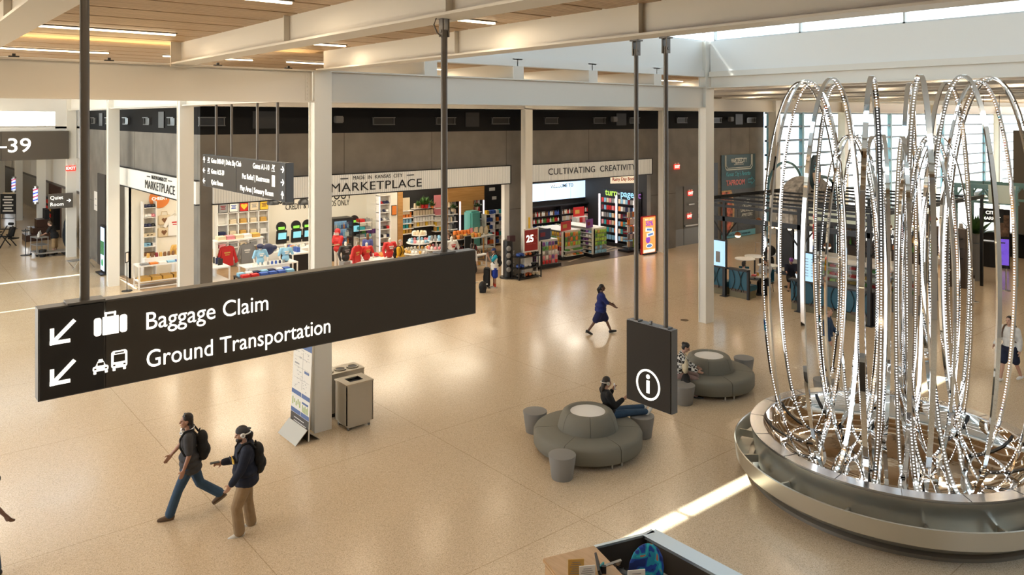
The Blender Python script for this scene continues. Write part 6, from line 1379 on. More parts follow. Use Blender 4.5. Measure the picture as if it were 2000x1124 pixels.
t = thing('departure_screen', 'dark blue screen board behind the standing display', 'screen', (8.2, y-.7, 0), -PI/2); MB().box((0, 0, 2.0), (.9, .06, 3.0)).build('frame', BLACK, t); MB().box((0, -.035, 2.4), (.8, .01, 1.9)).build('screen', mat('blue_dark_screen', (.05, .08, .15), .3, emit=(.1, .16, .3), es=.5), t)
x, z = onX(186, 393, 8.25); t = thing('wall_notice', 'small white notice with an arrow on the grey wall above the screen', 'notice', (8.28, x, z), -PI/2); MB().box((0, 0, 0), (.7, .02, .9)).build('paper', C['white'], t); b = MB(); b.box((0, -.015, .1), (.3, .005, .04)); b.box((0, -.015, -.2), (.4, .005, .03)); b.build('print', GR, t)
# ---------------------------------------------------------------- book and snack shop
m = MB(); m.b2((26.0, 31.2, 0), (31.6, 31.4, 4.5)); struct(m.build('wall_bookshop_back', SHW))
m = MB(); m.b2((31.3, 26.25, 0), (31.5, 31.4, 4.5)); struct(m.build('wall_bookshop_right', SHW))
m = MB(); m.b2((22.78, 26.02, .001), (30.93, 31.2, .008)); struct(m.build('floor_bookshop', grain('dark_grey_planks', (.1, .075, .055), (.15, .115, .085), .28, (1, 8, 8), 1.2)))
FST = mat('floor_inlay_pale', (.55, .45, .32), .4)
for (a, b_) in (((1040, 515), (1128, 498)), ((1110, 512), (1205, 482)), ((1180, 493), (1215, 486)), ((1183, 481), (1215, 487))):
    p, q = g(*a), g(*b_); c = ((p[0]+q[0])/2, (p[1]+q[1])/2, .01); L = math.hypot(q[0]-p[0], q[1]-p[1])
    tag(MB().box((0, 0, 0), (L, .09, .004)).build('floor_inlay', FST, loc=c, rot=(0, 0, math.atan2(q[1]-p[1], q[0]-p[0]))), 'pale line inlaid in the dark bookshop floor, %s' % {1040: 'left of the yellow gondola', 1110: 'between the gondolas', 1180: 'nearest the entrance edge', 1183: 'nearest the book bays'}[a[0]], 'floor inlay')
for x, y in ((24.5, 28.0), (27.5, 28.0), (29.8, 28.3), (28.5, 30.3)): light('bookshop_downlight', 'AREA', (x, y, 4.46), (0, 0, 0), 60, (1, .9, .76), 1.2, .8)
YW = 31.2
x0, zt = onY(1041, 361, YW); x1, zb = onY(1160, 383, YW)
t = thing('video_wall', 'wide pale blue lit screen on the black bookshop wall', 'screen', (x0-1.2, YW-.1, zb)); W = x1-x0+1.2; H = .95
MB().b2((-.06, 0, -.06), (W+.06, .08, H+.06)).build('frame', BLACK, t)
for i in range(3):
    MB().b2((W*i/3+.01, -.01, 0), (W*(i+1)/3-.01, 0, H)).build('screen', mat('pale_blue_screen', (.4, .55, .7), .3, emit=(.55, .75, 1), es=1.15), t)
a = onY(1097, 359, YW-.9); t = thing('wall_lettering', 'white lettering FRESH above the pale blue screen', 'lettering', (a[0]-.4, YW-.9, a[1]-.05)); txt('FRESH', .26, LITW, t, (0, 0, 0), RY, sx=1.15, off=.006)
a = onY(1103, 363, YW-.9); t = thing('wall_lettering', 'dark lettering WELCOME TO hung before the pale blue screen', 'lettering', (a[0]-.2, YW-.9, a[1])); txt('WELCOME TO', .26, INK, t, (0, 0, 0), RY, sx=1.0, off=.003)
# wall shelves of drinks
def shelf_bay(lab, key, x0, x1, zs, y=YW, kinds=None):
    t = thing('wall_shelf', lab, 'shelf', (x0, y-.4, 0)); W = x1-x0; b = MB(); b.b2((0, .36, 0), (W, .4, zs[-1]+.5))
    for i in range(2): b.b2((i*W-.03, 0, 0), (i*W+.03, .38, zs[-1]+.5))
    b.b2((0, 0, zs[-1]+.46), (W, .38, zs[-1]+.52)); b.build('carcass', BLACK, t)
    for z in zs: MB().b2((.03, 0, z-.03), (W-.03, .36, z)).build('shelf_board', BLACK, t)
    for j, z in enumerate(zs):
        kd, cs = kinds[j % len(kinds)]; n = int(W/.12)
        row(kd, (.09, .1, .24), cs, (x0+.06, y-.3, z), (x1-.06, y-.3, z), n, 0, 'on shelf %s of the %s' % (('one', 'two', 'three', 'four', 'five')[j], key), {'bottle': 'drink_bottle', 'box': 'snack_box', 'jar': 'tub'}[kd])
xa = onY(1041, 400, YW-.4)[0]; xm = onY(1096, 400, YW-.4)[0]; xb = onY(1163, 400, YW-.4)[0]
shelf_bay('black wall shelf of bottles at the left of the bookshop back wall', 'left bookshop wall bay', xa-.9, xm, (.5, .88, 1.26, 1.62), kinds=[('box', ['black', 'brown', 'grey']), ('jar', ['green', 'white', 'blue']), ('bottle', ['green', 'white', 'lime', 'red']), ('bottle', ['blue', 'white', 'brown', 'red'])])
shelf_bay('black wall shelf of snacks at the middle of the bookshop back wall', 'right bookshop wall bay', xm+.04, xb, (.5, .88, 1.26, 1.62), kinds=[('box', ['cream', 'brown', 'black']), ('jar', ['white', 'grey', 'cream']), ('jar', ['pink', 'cream', 'green', 'white']), ('bottle', ['cream', 'white', 'red', 'brown'])])
# book bays on the right wall, facing -X
XW = 31.3
t = thing('book_wall', 'tall black bookcase wall with glowing vertical strips', 'bookcase', (XW, 0, 0)); ys = [onX(p, 440, XW)[0] for p in (1182, 1215, 1251)]
for i, y in enumerate(ys): MB().b2((-.5, y-.03, .15), (-.42, y+.03, 2.75)).build('led_strip', LEDV, t)
MB().b2((-.06, ys[2]-.1, 0), (0, ys[0]+.1, 3.0)).build('back_panel', BLACK, t); MB().b2((-.55, ys[2]-.05, 0), (0, ys[0]+.05, .2)).build('plinth', BLACK, t)
for j in range(6): MB().b2((-.42, ys[2], .28+j*.4), (-.06, ys[0], .31+j*.4)).build('shelf_board', BLACK, t)
BC = ['orange', 'navy', 'pink', 'cream', 'sky', 'maroon', 'grey', 'white', 'red', 'teal']
for bay, (ya, yb) in enumerate(((ys[1]+.06, ys[0]-.06), (ys[2]+.06, ys[1]-.06))):
    for j in range(6):
        for i in range(6 if bay == 0 else 7):
            c = R.choice(BC) if j else R.choice(['sky', 'sky', 'cream']); y = ya+(yb-ya)*(i+.5)/(6 if bay == 0 else 7)
            item('book', (.15, .03, .24), c, (XW-.36, y, .315+j*.4), -PI/2, '%s book, %s from left on the %s shelf of the %s book bay' % (c, ORD[i], ('lowest', 'second', 'third', 'fourth', 'fifth', 'top')[j], ('left', 'right')[bay]), '%s books, %s bay, shelf %d' % (c, ('left', 'right')[bay], j+1))
t = thing('wall_lettering', 'coloured lettering turn the page kc over the book bays', 'lettering', (XW-.09, (ys[0]+ys[2])/2, 0))
zt = onX(1220, 379, XW)[1]
for s_, px, c, sz in (('turn', 1196, 'lime', .52), ('the', 1209, 'grey', .2), ('page', 1227, 'sky', .52), ('kc', 1248, 'purple', .5)):
    y = onX(px, 380, XW)[0]; txt(s_, sz, mat('glow_'+c, MATS['item_'+c].node_tree.nodes['Principled BSDF'].inputs[0].default_value[:3], .5, emit=MATS['item_'+c].node_tree.nodes['Principled BSDF'].inputs[0].default_value[:3], es=1), t, (0, y-(ys[0]+ys[2])/2, zt), RX, off=.006)
y, z = onX(1219, 350, 29.6)
t = thing('hanging_sign', 'cream lit sign reading Rainy Day Books in red under the fascia', 'sign', (29.0, 26.9, 3.75), -.35); x_, z_ = onY(1219, 350, 26.9); t.location = (x_, 26.9, z_); MB().box((0, 0, 0), (1.55, .06, .42)).build('panel', mat('cream_lit_panel', (.8, .68, .5), .5, emit=(1, .8, .55), es=.7), t); txt('Rainy Day Books', .24, C['red'], t, (0, -.035, 0), RY, sx=.85, off=.005)
b = MB(); b.cyl((-.5, 0, .2), (-.5, 0, 4.5-z_), .01, n=6); b.cyl((.5, 0, .2), (.5, 0, 4.5-z_), .01, n=6); b.build('cord', BLACK, t)
# gondolas
PEG = mat('white_pegboard', (.7, .68, .64), .5)
GCOL = [['yellow', 'yellow', 'gold', 'sky', 'pink'], ['yellow', 'green', 'gold', 'red'], ['yellow', 'orange', 'teal'], ['red', 'maroon', 'brown', 'cream'], ['pink', 'white', 'purple']]
ECOL = [['orange', 'gold', 'green'], ['orange', 'green', 'brown'], ['lime', 'orange'], ['red', 'orange']]
def gondola(lab, key, x, y, w, L, h, side_bags=True, end='bags', rows=5, sidecols=None, endcols=None):
    """long axis along Y from y (near end) to y+L; x = left face"""
    t = thing('gondola_shelf', lab, 'shelf unit', (x, y, 0)); MB().b2((-.12, -.12, 0), (w+.12, L+.1, .14)).build('base', BLACK, t)
    MB().b2((.18, .02, .14), (w-.18, L, h)).build('back_panel', PEG, t); MB().b2((.1, 0, .14), (w, .03, h)).build('end_panel', PEG, t); MB().b2((0.1, 0, h), (w, L, h+.03)).build('top_cap', SHF, t)
    for i in (0, 1): MB().b2((-.02, i*(L-.04), .14), (.18, i*(L-.04)+.04, h)).build('upright', SHF, t)
    n = int(L/.2)
    for j in range(rows):
        z = .18+j*(h-.2)/rows
        cs = (sidecols or GCOL)[(rows-1-j) % 5]
        if side_bags: row('bag', (.16, .09, (h-.2)/rows*.86), cs, (x+.05, y+L-.08, z), (x+.05, y+.08, z), n, -PI/2, 'on the %s peg row of the %s' % (('lowest', 'second', 'third', 'fourth', 'fifth', 'sixth', 'top')[j], key))
        else:
            MB().b2((-.05, .03, z-.01), (.18, L-.03, z+.015)).build('shelf_board', SHF, t); row('box', (.15, .12, .1), ['white', 'grey', 'cream', 'sky', 'purple', 'black'], (x+.05, y+L-.08, z+.015), (x+.05, y+.08, z+.015), n, -PI/2, 'on the %s side shelf of the %s' % (('lowest', 'second', 'third', 'fourth', 'fifth', 'sixth', 'top')[j], key), 'toiletry_box')
        ne = int(w/.2); cs = (endcols or ECOL)[(rows-1-j) % len(endcols or ECOL)]
        if j > 1 or end == 'bags': row('bag', (.16, .1, (h-.2)/rows*.84), cs, (x+.12, y-.07, z), (x+w-.05, y-.07, z), ne, 0, 'on the %s end row of the %s' % (('lowest', 'second', 'third', 'fourth', 'fifth', 'sixth', 'top')[j], key))
        else:
            MB().b2((.05, -.22, z-.01), (w+.02, 0, z+.015)).build('shelf_board', SHF, t); row('fold', (.2, .18, .08), ['cream', 'grey', 'orange', 'green'], (x+.12, y-.12, z+.015), (x+w-.05, y-.12, z+.015), ne-1, 0, 'on the %s end shelf of the %s' % (('lowest', 'second')[j], key), 'snack_pack')
    return t
def topper(lab, x, y, z, w, h, c, rz=0):
    t = thing('topper_sign', lab, 'sign', (x, y, z), rz); MB().box((0, 0, h/2), (w, .03, h)).build('card', C[c], t); b = MB(); b.box((-.15*w, -.02, h*.5), (w*.4, .01, h*.4)); b.build('print', C['maroon' if c != 'red' else 'gold'], t); return t
gx, gy = g(1098, 508)
gondola('white pegboard gondola of yellow snack bags in the middle of the bookshop', 'yellow bag gondola', gx, gy, 1.25, 2.0, 1.36, end='mix')
topper('orange topper sign on the yellow bag gondola', gx+.35, gy+.1, 1.39, .9, .45, 'red', .25)
g2x, g2y = g(1157, 503)
gondola('white gondola of small shelves and green bags right of the yellow one', 'green bag gondola', g2x, g2y, 1.0, 2.4, 1.4, side_bags=False, rows=6, endcols=[['gold', 'lime'], ['lime', 'green'], ['lime'], ['lime', 'green'], ['sky', 'grey'], ['sky']])
topper('purple topper sign on the green bag gondola', g2x+.1, g2y+.3, 1.43, .6, .42, 'purple', .2)
g3x, g3y = g(1046, 533)
gondola('white gondola of pink candy bags nearest the red discount board', 'pink candy gondola', 23.55, 26.35, 1.15, 1.7, 1.25, sidecols=[['sky', 'purple']]*5, endcols=[['sky', 'purple', 'navy'], ['gold', 'green', 'orange'], ['green', 'grey', 'white'], ['pink', 'purple', 'white'], ['pink', 'red']])
topper('blue topper sign on the pink candy gondola', 24.0, 26.5, 1.28, .85, .48, 'navy', .1)
for i, (px, py, c, lb) in enumerate(((1062, 470, 'brown', 'low white snack shelf behind the pink candy gondola'), (1085, 462, 'green', 'low white shelf with green packets behind the yellow bag gondola'))):
    x, y = 26.6+i*1.2, 29.9; t = thing('snack_shelf', lb, 'shelf unit', (x, y, 0)); MB().box((0, 0, .6), (1.1, .4, 1.2)).build('body', SHF, t)
    for j in range(3): row('bag', (.14, .1, .26), [['brown', 'gold', 'pink'], ['green', 'lime', 'orange']][i], (x-.5, y-.26, .3+j*.3), (x+.5, y-.26, .3+j*.3), 7, 0, 'on the %s row of the low %s snack shelf' % (('lower', 'middle', 'upper')[j], ('left', 'right')[i]))
x, y = 29.4, 29.6; t = thing('magazine_rack', 'white magazine rack with a red topper between screen and book bays', 'rack', (x, y, 0)); MB().box((0, 0, .8), (.9, .3, 1.6)).build('body', SHF, t); 
for j in range(4): row('book', (.18, .03, .26), ['pink', 'white', 'sky', 'red', 'grey'], (x-.42, y-.18, .3+j*.34), (x+.42, y-.18, .3+j*.34), 4, 0, 'on magazine rack tier %s' % ('one', 'two', 'three', 'four')[j], 'magazine')
topper('red topper sign on the magazine rack', x-.1, y, 1.62, .8, .5, 'red')
# spinner of souvenirs
x, y = g(1228, 491); t = thing('spinner_rack', 'tall clear souvenir spinner with a green card near the orange kiosk', 'rack', (x, y, 0)); MB().box((0, 0, .06), (.9, .7, .1)).build('base', BLACK, t); MB().cyl((0, 0, .1), (0, 0, 2.0), .03, n=8).build('pole', STEEL, t)
for j in range(5): MB().box((0, 0, .25+j*.38), (.6, .4, .02)).build('tier', STEEL, t); row('box', (.16, .06, .26), ['grey', 'cream', 'orange', 'white'], (x-.28, y-.15, .27+j*.38), (x+.28, y-.15, .27+j*.38), 3, 0, 'on spinner tier %s' % ('one', 'two', 'three', 'four', 'five')[j], 'postcard_pack')
MB().box((.15, -.24, .45), (.2, .02, .45)).build('green_card', C['lime'], t)
# orange kiosk
x0, zt = onY(1254, 425, YF-.35); x1, zb = onY(1279, 493, YF-.35)
t = thing('advert_kiosk', 'orange lit advertising kiosk reading 50 percent beside the bookshop', 'kiosk', ((x0+x1)/2, YF-.35, 0)); W = x1-x0; H = 1.85
MB().box((0, 0, .04), (W, .3, .08)).build('base', BLACK, t); MB().box((0, .02, H/2+.05), (W+.04, .12, H+.06)).build('casing', C['red'], t)
MB().box((0, -.045, H/2+.06), (W-.04, .01, H-.04)).build('screen', mat('kiosk_orange_screen', (.9, .35, .1), .3, emit=(1, .36, .1), es=.95), t)
KP = mat('kiosk_purple', (.25, .08, .5), .4, emit=(.3, .08, .6), es=.7); KW = mat('kiosk_white', (.9, .8, .75), .4, emit=(1, .85, .8), es=.9)
txt('BUY 1 GET 1', .12, KW, t, (0, -.06, H-.08), RY); txt('50%', .34, KP, t, (0, -.06, H-.3), RY, off=.008)
for z_, rz_ in ((1.25, .1), (1.0, -.12)): o_ = MB().box((0, 0, 0), (.55, .01, .2)).build('packet_picture', KW, t, loc=(.08 if rz_ < 0 else -.02, -.06, z_), rot=(0, rz_, 0)); MB().box((0, -.01, 0), (.38, .005, .1)).build('packet_name', mat('kiosk_blue', (.1, .25, .6), .4, emit=(.1, .3, .7), es=.6), o_)
MB().cyl((-.1, -.06, .74), (-.1, -.05, .74), .17, n=28).build('round_badge', KP, t); b = MB(); b.ell((0, -.055, .43), (.26, .006, .12), 20, 8); b.build('sticker', KW, t); b = MB(); b.ell((0, -.06, .43), (.2, .006, .08), 20, 8); b.build('sticker_print', MATS['kiosk_blue'], t); MB().box((0, -.055, .17), (W-.12, .005, .14)).build('footer', KW, t)
# ---------------------------------------------------------------- cafe pergola beyond the tall column
PX0 = 25.45; PB = mat('pergola_black_steel', (.02, .021, .023), .4, metal=.3)
t = thing('cafe_pergola', 'black steel pergola over the cafe seating with many thin rafters', 'pergola', (PX0, 0, 0))
yA, yB_ = 18.9, 12.0; XE = 35.3
b = MB()
for z, h in ((3.68, .08), (3.5, .1)): b.b2((-.05, yB_, z-h/2), (.05, yA, z+h/2))
b.build('front_rail', PB, t); MB().b2((-.06, yB_, 2.92), (.06, yA, 3.1)).build('front_header', PB, t)
for y in (yA, yB_): MB().b2((0, y-.05, 3.6), (XE-PX0, y+.05, 3.74)).build('side_beam', PB, t)
for i in range(1, 8): MB().b2((i*1.4-.02, yB_, 3.58), (i*1.4+.02, yA, 3.66)).build('rafter', PB, t)
for y in (17.69, 14.55, 12.05): 
    MB().b2((-.06, y-.06, 0), (.06, y+.06, 3.66)).build('post', PB, t); MB().b2((-.14, y-.14, 0), (.14, y+.14, .02)).build('foot', PB, t)
    b = MB()
    for s_ in (-1, 1): b.cyl((0, y, 2.25), (0, y+s_*.55, 2.95), .03, n=6)
    b.build('brace', PB, t)
for y in (yA, 15, yB_):
    for x in (6.2, 9.7): MB().b2((x-.05, y-.05, 0), (x+.05, y+.05, 3.6)).build('post', PB, t)
TEALF = mat('teal_vinyl', (.01, .095, .15), .4, bump=.04); KICK = mat('olive_kick_base', (.16, .14, .08), .5)
def booth(lab, y0, y1, far=True):
    t = thing('booth_bench', lab, 'booth', (PX0+.12, y0, 0)); L = y1-y0
    MB().b2((.0, .03, .3), (.16, L-.03, 1.06)).build('backrest', TEALF, t, bev=.02); MB().b2((.12, .03, .28), (.68, L-.03, .48)).build('seat', TEALF, t, bev=.03); MB().b2((.02, .05, 0), (.6, L-.05, .28)).build('base', KICK, t)
    MB().b2((-.1, 0, 1.06), (.14, L, 1.12)).build('top_rail', PB, t); MB().b2((-.04, -.04, 0), (.06, .04, 1.1)).build('end_post', PB, t)
    for k in range(3):
        yc = L*(.2+.3*k); pts = [(-.03, yc+.14*math.sin(PI*i/10)*(1 if k == 0 else -1), .28+.8*i/10) for i in range(11)]; b = MB(); b.tube(pts, .012, 6); b.build('curved_bar', PB, t)
    b = MB(); 
    for i in range(int(L/.25)): b.b2((-.02, .05+i*.25, .24), (0, .25+i*.25, .34))
    b.build('ribbed_kick', mat('bronze_kick', (.1, .07, .05), .5), t); return t
booth('teal cafe booth bench with black curved bars left of the first screen post', 17.75, 18.9); booth('teal cafe booth bench behind the man in the white shirt', 16.72, 17.62)
booth('teal cafe booth bench seen through the left fountain hoops', 14.62, 15.0); booth('teal cafe booth bench below the menu screen behind the hoops', 13.0, 14.48); booth('teal cafe booth bench farthest right behind the hoops', 11.98, 12.95)
SCB = mat('pale_blue_menu_screen', (.35, .55, .7), .3, emit=(.4, .68, .9), es=.85)
for (ya, yb, lb, k) in ((18.28, 17.62, 'pale blue screen with a bin picture beside the first pergola post', 0), (14.43, 13.95, 'pale blue menu screen seen through the left hoops', 1)):
    t = thing('cafe_screen', lb, 'screen', (PX0-.02, ya, 1.14), -PI/2); W = ya-yb; MB().box((W/2, 0, .5), (W+.1, .06, 1.1)).build('frame', BLACK, t); MB().box((W/2, -.035, .5), (W-.02, .01, .98)).build('screen', SCB, t)
    if k == 0: b = MB(); b.box((W/2, -.045, .36), (.2, .005, .42)); b.build('picture', C['grey'], t)
    else:
        b = MB()
        for i in range(7): b.box((W*.35, -.045, .8-.1*i), (W*.35, .005, .02)); b.box((W*.8, -.045, .8-.1*i), (.07, .005, .02))
        b.build('menu_text', C['grey'], t)
COP = mat('copper_shade', (.3, .12, .06), .3, metal=.9); LMP = mat('pendant_glow', (1, .8, .5), .4, emit=(1, .7, .4), es=4)
for i, (px, py, X) in enumerate(((1441, 460, 28), (1482, 432, 29.5), (1506, 442, 27.5), (1519, 443, 29), (1541, 446, 28.5), (1616, 482, 26.6), (1733, 420, 31), (1788, 440, 30), (1805, 460, 28.5), (1825, 430, 33), (1735, 445, 27.5), (1757, 446, 29))):
    y, z = onX(px, py, X)
    if i == 0: t0 = t = thing('pendant_lamp', 'glowing copper dome pendant nearest the first pergola post', 'lamp', (X, y, z)); MB().lathe([(.13, 0), (.13, .05), (.09, .12), (.02, .15), (0, .15)], 16).build('shade', COP, t, smooth=True); MB().lathe([(0, -.1), (.07, -.085), (.115, -.04), (.125, 0), (0, .01)], 16).build('globe', LMP, t, smooth=True); MB().cyl((0, 0, .14), (0, 0, 1.1), .008, n=6).build('cord', BLACK, t)
    else: dup(t0, (X, y, z), label='small glowing copper pendant under the pergola, %s from the left' % ('second', 'third', 'fourth', 'fifth', 'sixth', 'seventh', 'eighth', 'ninth', 'tenth', 'eleventh', 'twelfth')[i-1])
    if i % 3 == 0: light('pendant_bulb', 'POINT', (X, y, z-.2), (0, 0, 0), 12, WARM)
def cafe_table(lab, x, y, h=.74, r=.35):
    t = thing('cafe_table', lab, 'table', (x, y, 0)); MB().cyl((0, 0, h-.03), (0, 0, h), r, n=28).build('round_top', WPL, t, smooth=True); MB().cyl((0, 0, .02), (0, 0, h-.03), .035, n=10).build('pedestal', BLACK, t); MB().cyl((0, 0, 0), (0, 0, .02), .25, n=20).build('base', BLACK, t); return t
x, y = g(1478, 585); TMx, TMy = 26.75, 16.95; cafe_table('small round cafe table in front of the man in the white shirt', TMx, TMy)
for i, (px, py, lb) in enumerate(((1455, 505, 'tall round white table left behind the cafe booths'), (1474, 500, 'second tall round white table behind the cafe booths'), (1500, 518, 'round cafe table behind the man in the white shirt'), (1544, 526, 'round cafe table with a laptop'), (1508, 497, 'round white table beside the luggage'))):
    x, y = g(px, py, 1.0 if i < 2 else .74); cafe_table(lb, x, y, 1.0 if i < 2 else .74, .42)
item('jar', (.1, .1, .12), 'gold', (TMx-.1, TMy+.05, .742), 0, 'small cup on the table of the man in the white shirt', None, 'cup')
item('fold', (.3, .2, .03), 'red', (TMx-.2, TMy+.15, .742), .3, 'red food tray paper on the table of the man in the white shirt', None, 'food_tray')
for o in bpy.data.objects:
    if 'group' in o and not o['group']: del o['group']
x, y = TMx+.62, TMy+.12
P = human('person', 'bearded man in pale shirt sitting at a small round cafe table with both hands together', (x, y, 0), PI+.1, dict(pelvis=.5, lean=6, legL=(84, 84, 6), legR=(82, 84, 6), armL=(35, 70, 2), armR=(35, 70, 2), hpitch=14, hyaw=0), 1.78, SK2, .014)
shirt(P, cloth('pale_blue_shirt', (.52, .55, .6)), 1.95, k=.025); pants(P, BLK); shoes(P, BLACK); hair(P, HBLK); S = P['S']; m = MB(); m.ell((.04*S, 0, -.08*S), (.06*S, .06*S, .05*S), 12, 8, P['HM']); blob(m, 'beard', HBLK, P['t'], .012, 2)
def stool(lab, x, y, rz=0, mt=None):
    t = thing('cafe_chair', lab, 'chair', (x, y, 0), rz); MB().box((0, 0, .44), (.42, .42, .05)).build('seat', mt or TEALF, t); MB().box((-.2, 0, .68), (.04, .4, .42)).build('backrest', mt or TEALF, t)
    for i in (-1, 1):
        for j in (-1, 1): MB().cyl((i*.18, j*.18, 0), (i*.16, j*.16, .42), .014, n=6).build('leg', BLACK, t)
    return t
stool('teal chair under the man in the pale shirt', x+.02, y, PI); stool('teal chair left of the seated man', TMx+.3, TMy+.95, PI+.5)
x, y = PX0+.55, 17.2
P = human('person', 'person with short brown hair in a white top sitting in the teal booth', (x, y, 0), .35, dict(pelvis=.55, legL=(84, 80, 5), legR=(84, 80, 5), armL=(30, 50, 4), armR=(30, 50, 4)), 1.74, SK2, .014); shirt(P, WCL, .8, k=.02); pants(P, BLK); hair(P, HBRN); shoes(P, BLACK)
x, y = g(1497, 577); t = thing('backpack', 'black backpack standing on the floor beside the man in the pale shirt', 'backpack', (x, y, 0)); m = MB(); m.ell((0, 0, .24), (.2, .18, .24)); m.ell((0, 0, .42), (.14, .12, .16)); blob(m, 'pack', BLK, t, .02, 3); b = MB(); b.tube([(0, -.05, .55), (0, 0, .62), (0, .05, .55)], .015, 6); b.build('handle', BLK, t)
x, y = g(1550, 560); x, y = 28.4, 15.2
x, y = onX(1545, 505, 28.6); P = human('person', 'person in dark clothes and purple cap working on a laptop in the cafe', (28.6, x, 0), -PI/2-1.0, dict(pelvis=.5, lean=10, legL=(84, 84, 5), legR=(84, 84, 5), armL=(35, 60, 2), armR=(35, 60, 2), hpitch=20), 1.75, SK2, .018); shirt(P, NAVY, .9, k=.03); pants(P, BLK, .5); hair(P, HBLK); cap(P, C['purple']); shoes(P, BLACK)
xx, yy = g(1548, 518, .74); t = thing('laptop', 'silver laptop open on a round cafe table', 'laptop', (xx, yy, .745), .3); MB().box((0, 0, .01), (.24, .34, .02)).build('base', STEEL, t); MB().box((.12, 0, .12), (.02, .34, .22)).build('lid', STEEL, t)
x, y = g(1511, 560); 
for k, (px, py, lb) in enumerate(((1497, 500, 'dark coat and bag heaped on a chair by the tall tables'),)):
    x, y = g(px, 530); t = thing('luggage_heap', lb, 'luggage', (x, y, 0)); m = MB(); m.ell((0, 0, .45), (.3, .35, .45)); m.ell((0, -.2, .95), (.22, .25, .25)); blob(m, 'coat', BLK, t, .03, 3); b = MB(); b.tube([(-.1, .25, .8), (-.1, .25, 1.25), (-.1, .5, 1.25), (-.1, .5, .8)], .015, 6); b.build('handle', STEEL, t)
# cafe counter and bar fascia
CRF = mat('cream_lightbox', (.62, .66, .55), .5, emit=(.8, .9, .7), es=.12)
t = thing('bar_fascia', 'black bar canopy with cream lightbox panels under the pergola', 'bar canopy', (30.5, 0, 0)); MB().b2((0, 12.2, 2.45), (.2, 17.2, 3.3)).build('beam', PB, t)
for ya, yb in ((15.7, 17.0), (14.1, 15.5), (12.4, 13.9)): MB().b2((-.03, ya, 2.62), (0, yb, 3.2)).build('lightbox', CRF, t)
for y in (12.3, 14.7, 17.1): MB().b2((.02, y-.05, 0), (.12, y+.05, 2.5)).build('post', PB, t)
txt('VISIT OUR', .3, LITW, t, (-.05, 14.0, 2.45), RX); txt('MARKET', .3, LITW, t, (-.05, 14.0, 2.12), RX); MB().b2((-.02, 13.3, 1.98), (.0, 14.7, 2.62)).build('sign_panel', BLACK, t)
t = thing('bar_counter', 'dark cafe bar counter with a pale worktop behind the hoops', 'counter', (31, 12.0, 0)); MB().b2((0, 0, 0), (.8, 5.2, 1.05)).build('front', C['grey'], t); MB().b2((-.06, -.05, 1.05), (.86, 5.25, 1.1)).build('worktop', WPL, t)
t = thing('back_bar', 'dark back bar wall of shelves and glasses', 'bar', (34, 12.2, 0)); MB().b2((0, 0, 0), (.3, 5.4, 2.4)).build('wall', mat('bar_dark_brown', (.1, .075, .06), .5), t)
for j in range(3): MB().b2((-.25, .1, 1.2+.4*j), (0, 5.3, 1.23+.4*j)).build('shelf', PB, t)
for j in range(3): row('bottle', (.09, .09, .28), ['green', 'brown', 'gold', 'white', 'maroon', 'orange'], (33.87, 12.4, 1.235+.4*j), (33.87, 17.3, 1.235+.4*j), 18, 0, 'on the %s shelf of the back bar' % ('lower', 'middle', 'upper')[j], 'liquor_bottle')
t = thing('food_case', 'glass food display case with salads behind the hoops', 'display case', (27.9, 11.6, 0)); MB().b2((0, 0, 0), (.7, 3.6, .7)).build('base', mat('case_grey', (.2, .2, .2), .4), t)
for z in (.95, 1.25): MB().b2((.02, .05, z-.02), (.6, 3.55, z)).build('shelf', SHF, t)
MB().b2((0, 0, 1.45), (.7, 3.6, 1.5)).build('top', SHF, t); MB().b2((0, .02, .7), (.01, 3.58, 1.45)).build('glass', GLASSM, t); b = MB()
for y in (0, 3.57): b.b2((0, y, .7), (.7, y+.03, 1.45))
b.build('end_panel', STEEL, t)
for j, z in enumerate((.705, .955, 1.255)): row('box', (.22, .24, .09), ['green', 'lime', 'red', 'gold', 'white'], (28.2, 11.7, z), (28.2, 15.1, z), 13, PI/2, 'on the %s level of the food case' % ('lower', 'middle', 'upper')[j], 'salad_box')
# arch, oval sign, drum-shaped dark awning
AR = mat('blue_green_arch', (.08, .2, .25), .4, metal=.4)
for lab, px0, px1, pyt, Y, zb in (('thin blue-green steel arch left behind the hoops', 1500, 1566, 317, 24, 2.9), ('dark steel arch over the cafe roof behind the oval sign', 1566, 1630, 345, 19.2, 3.4)):
    xa, xb = onY(px0, 400, Y)[0], onY(px1, 400, Y)[0]; zt = onY((px0+px1)/2, pyt, Y)[1]; b = MB(); cx = (xa+xb)/2; r = (xb-xa)/2
    b.tube([(cx-r*math.cos(PI*i/24), Y, zb+(zt-zb)*math.sin(PI*i/24)) for i in range(25)], .08, 8); b.cyl((xa, Y, 0), (xa, Y, zb), .08, n=8); b.cyl((xb, Y, 0), (xb, Y, zb), .08, n=8); tag(b.build('steel_arch', AR, smooth=True), lab, 'arch')
x, z = onY(1592, 337, 17.6); zc = z
t = thing('oval_sign', 'oval sign with a dotted pizza picture hanging over the cafe roof', 'sign', (x, 17.6, zc)); b = MB(); b.cyl((0, -.06, 0), (0, .06, 0), .5, n=36); o = b.build('disc', mat('oval_dark', (.02, .05, .06), .4), t); o.scale = (.8, 1, 1.55)
b = MB(); b.prism([(.33*math.cos(a), .62*math.sin(a)) for a in [PI+PI*i/20 for i in range(21)]], -.09, -.065, 'y'); b.build('pizza_picture', mat('pizza_cream', (.75, .55, .4), .5), t)
b = MB()
for (dx, dz) in ((-.12, -.15), (.1, -.12), (0, -.32), (-.16, -.38), (.14, -.4), (0, -.5)): b.cyl((dx, -.1, dz), (dx, -.09, dz), .055, n=10)
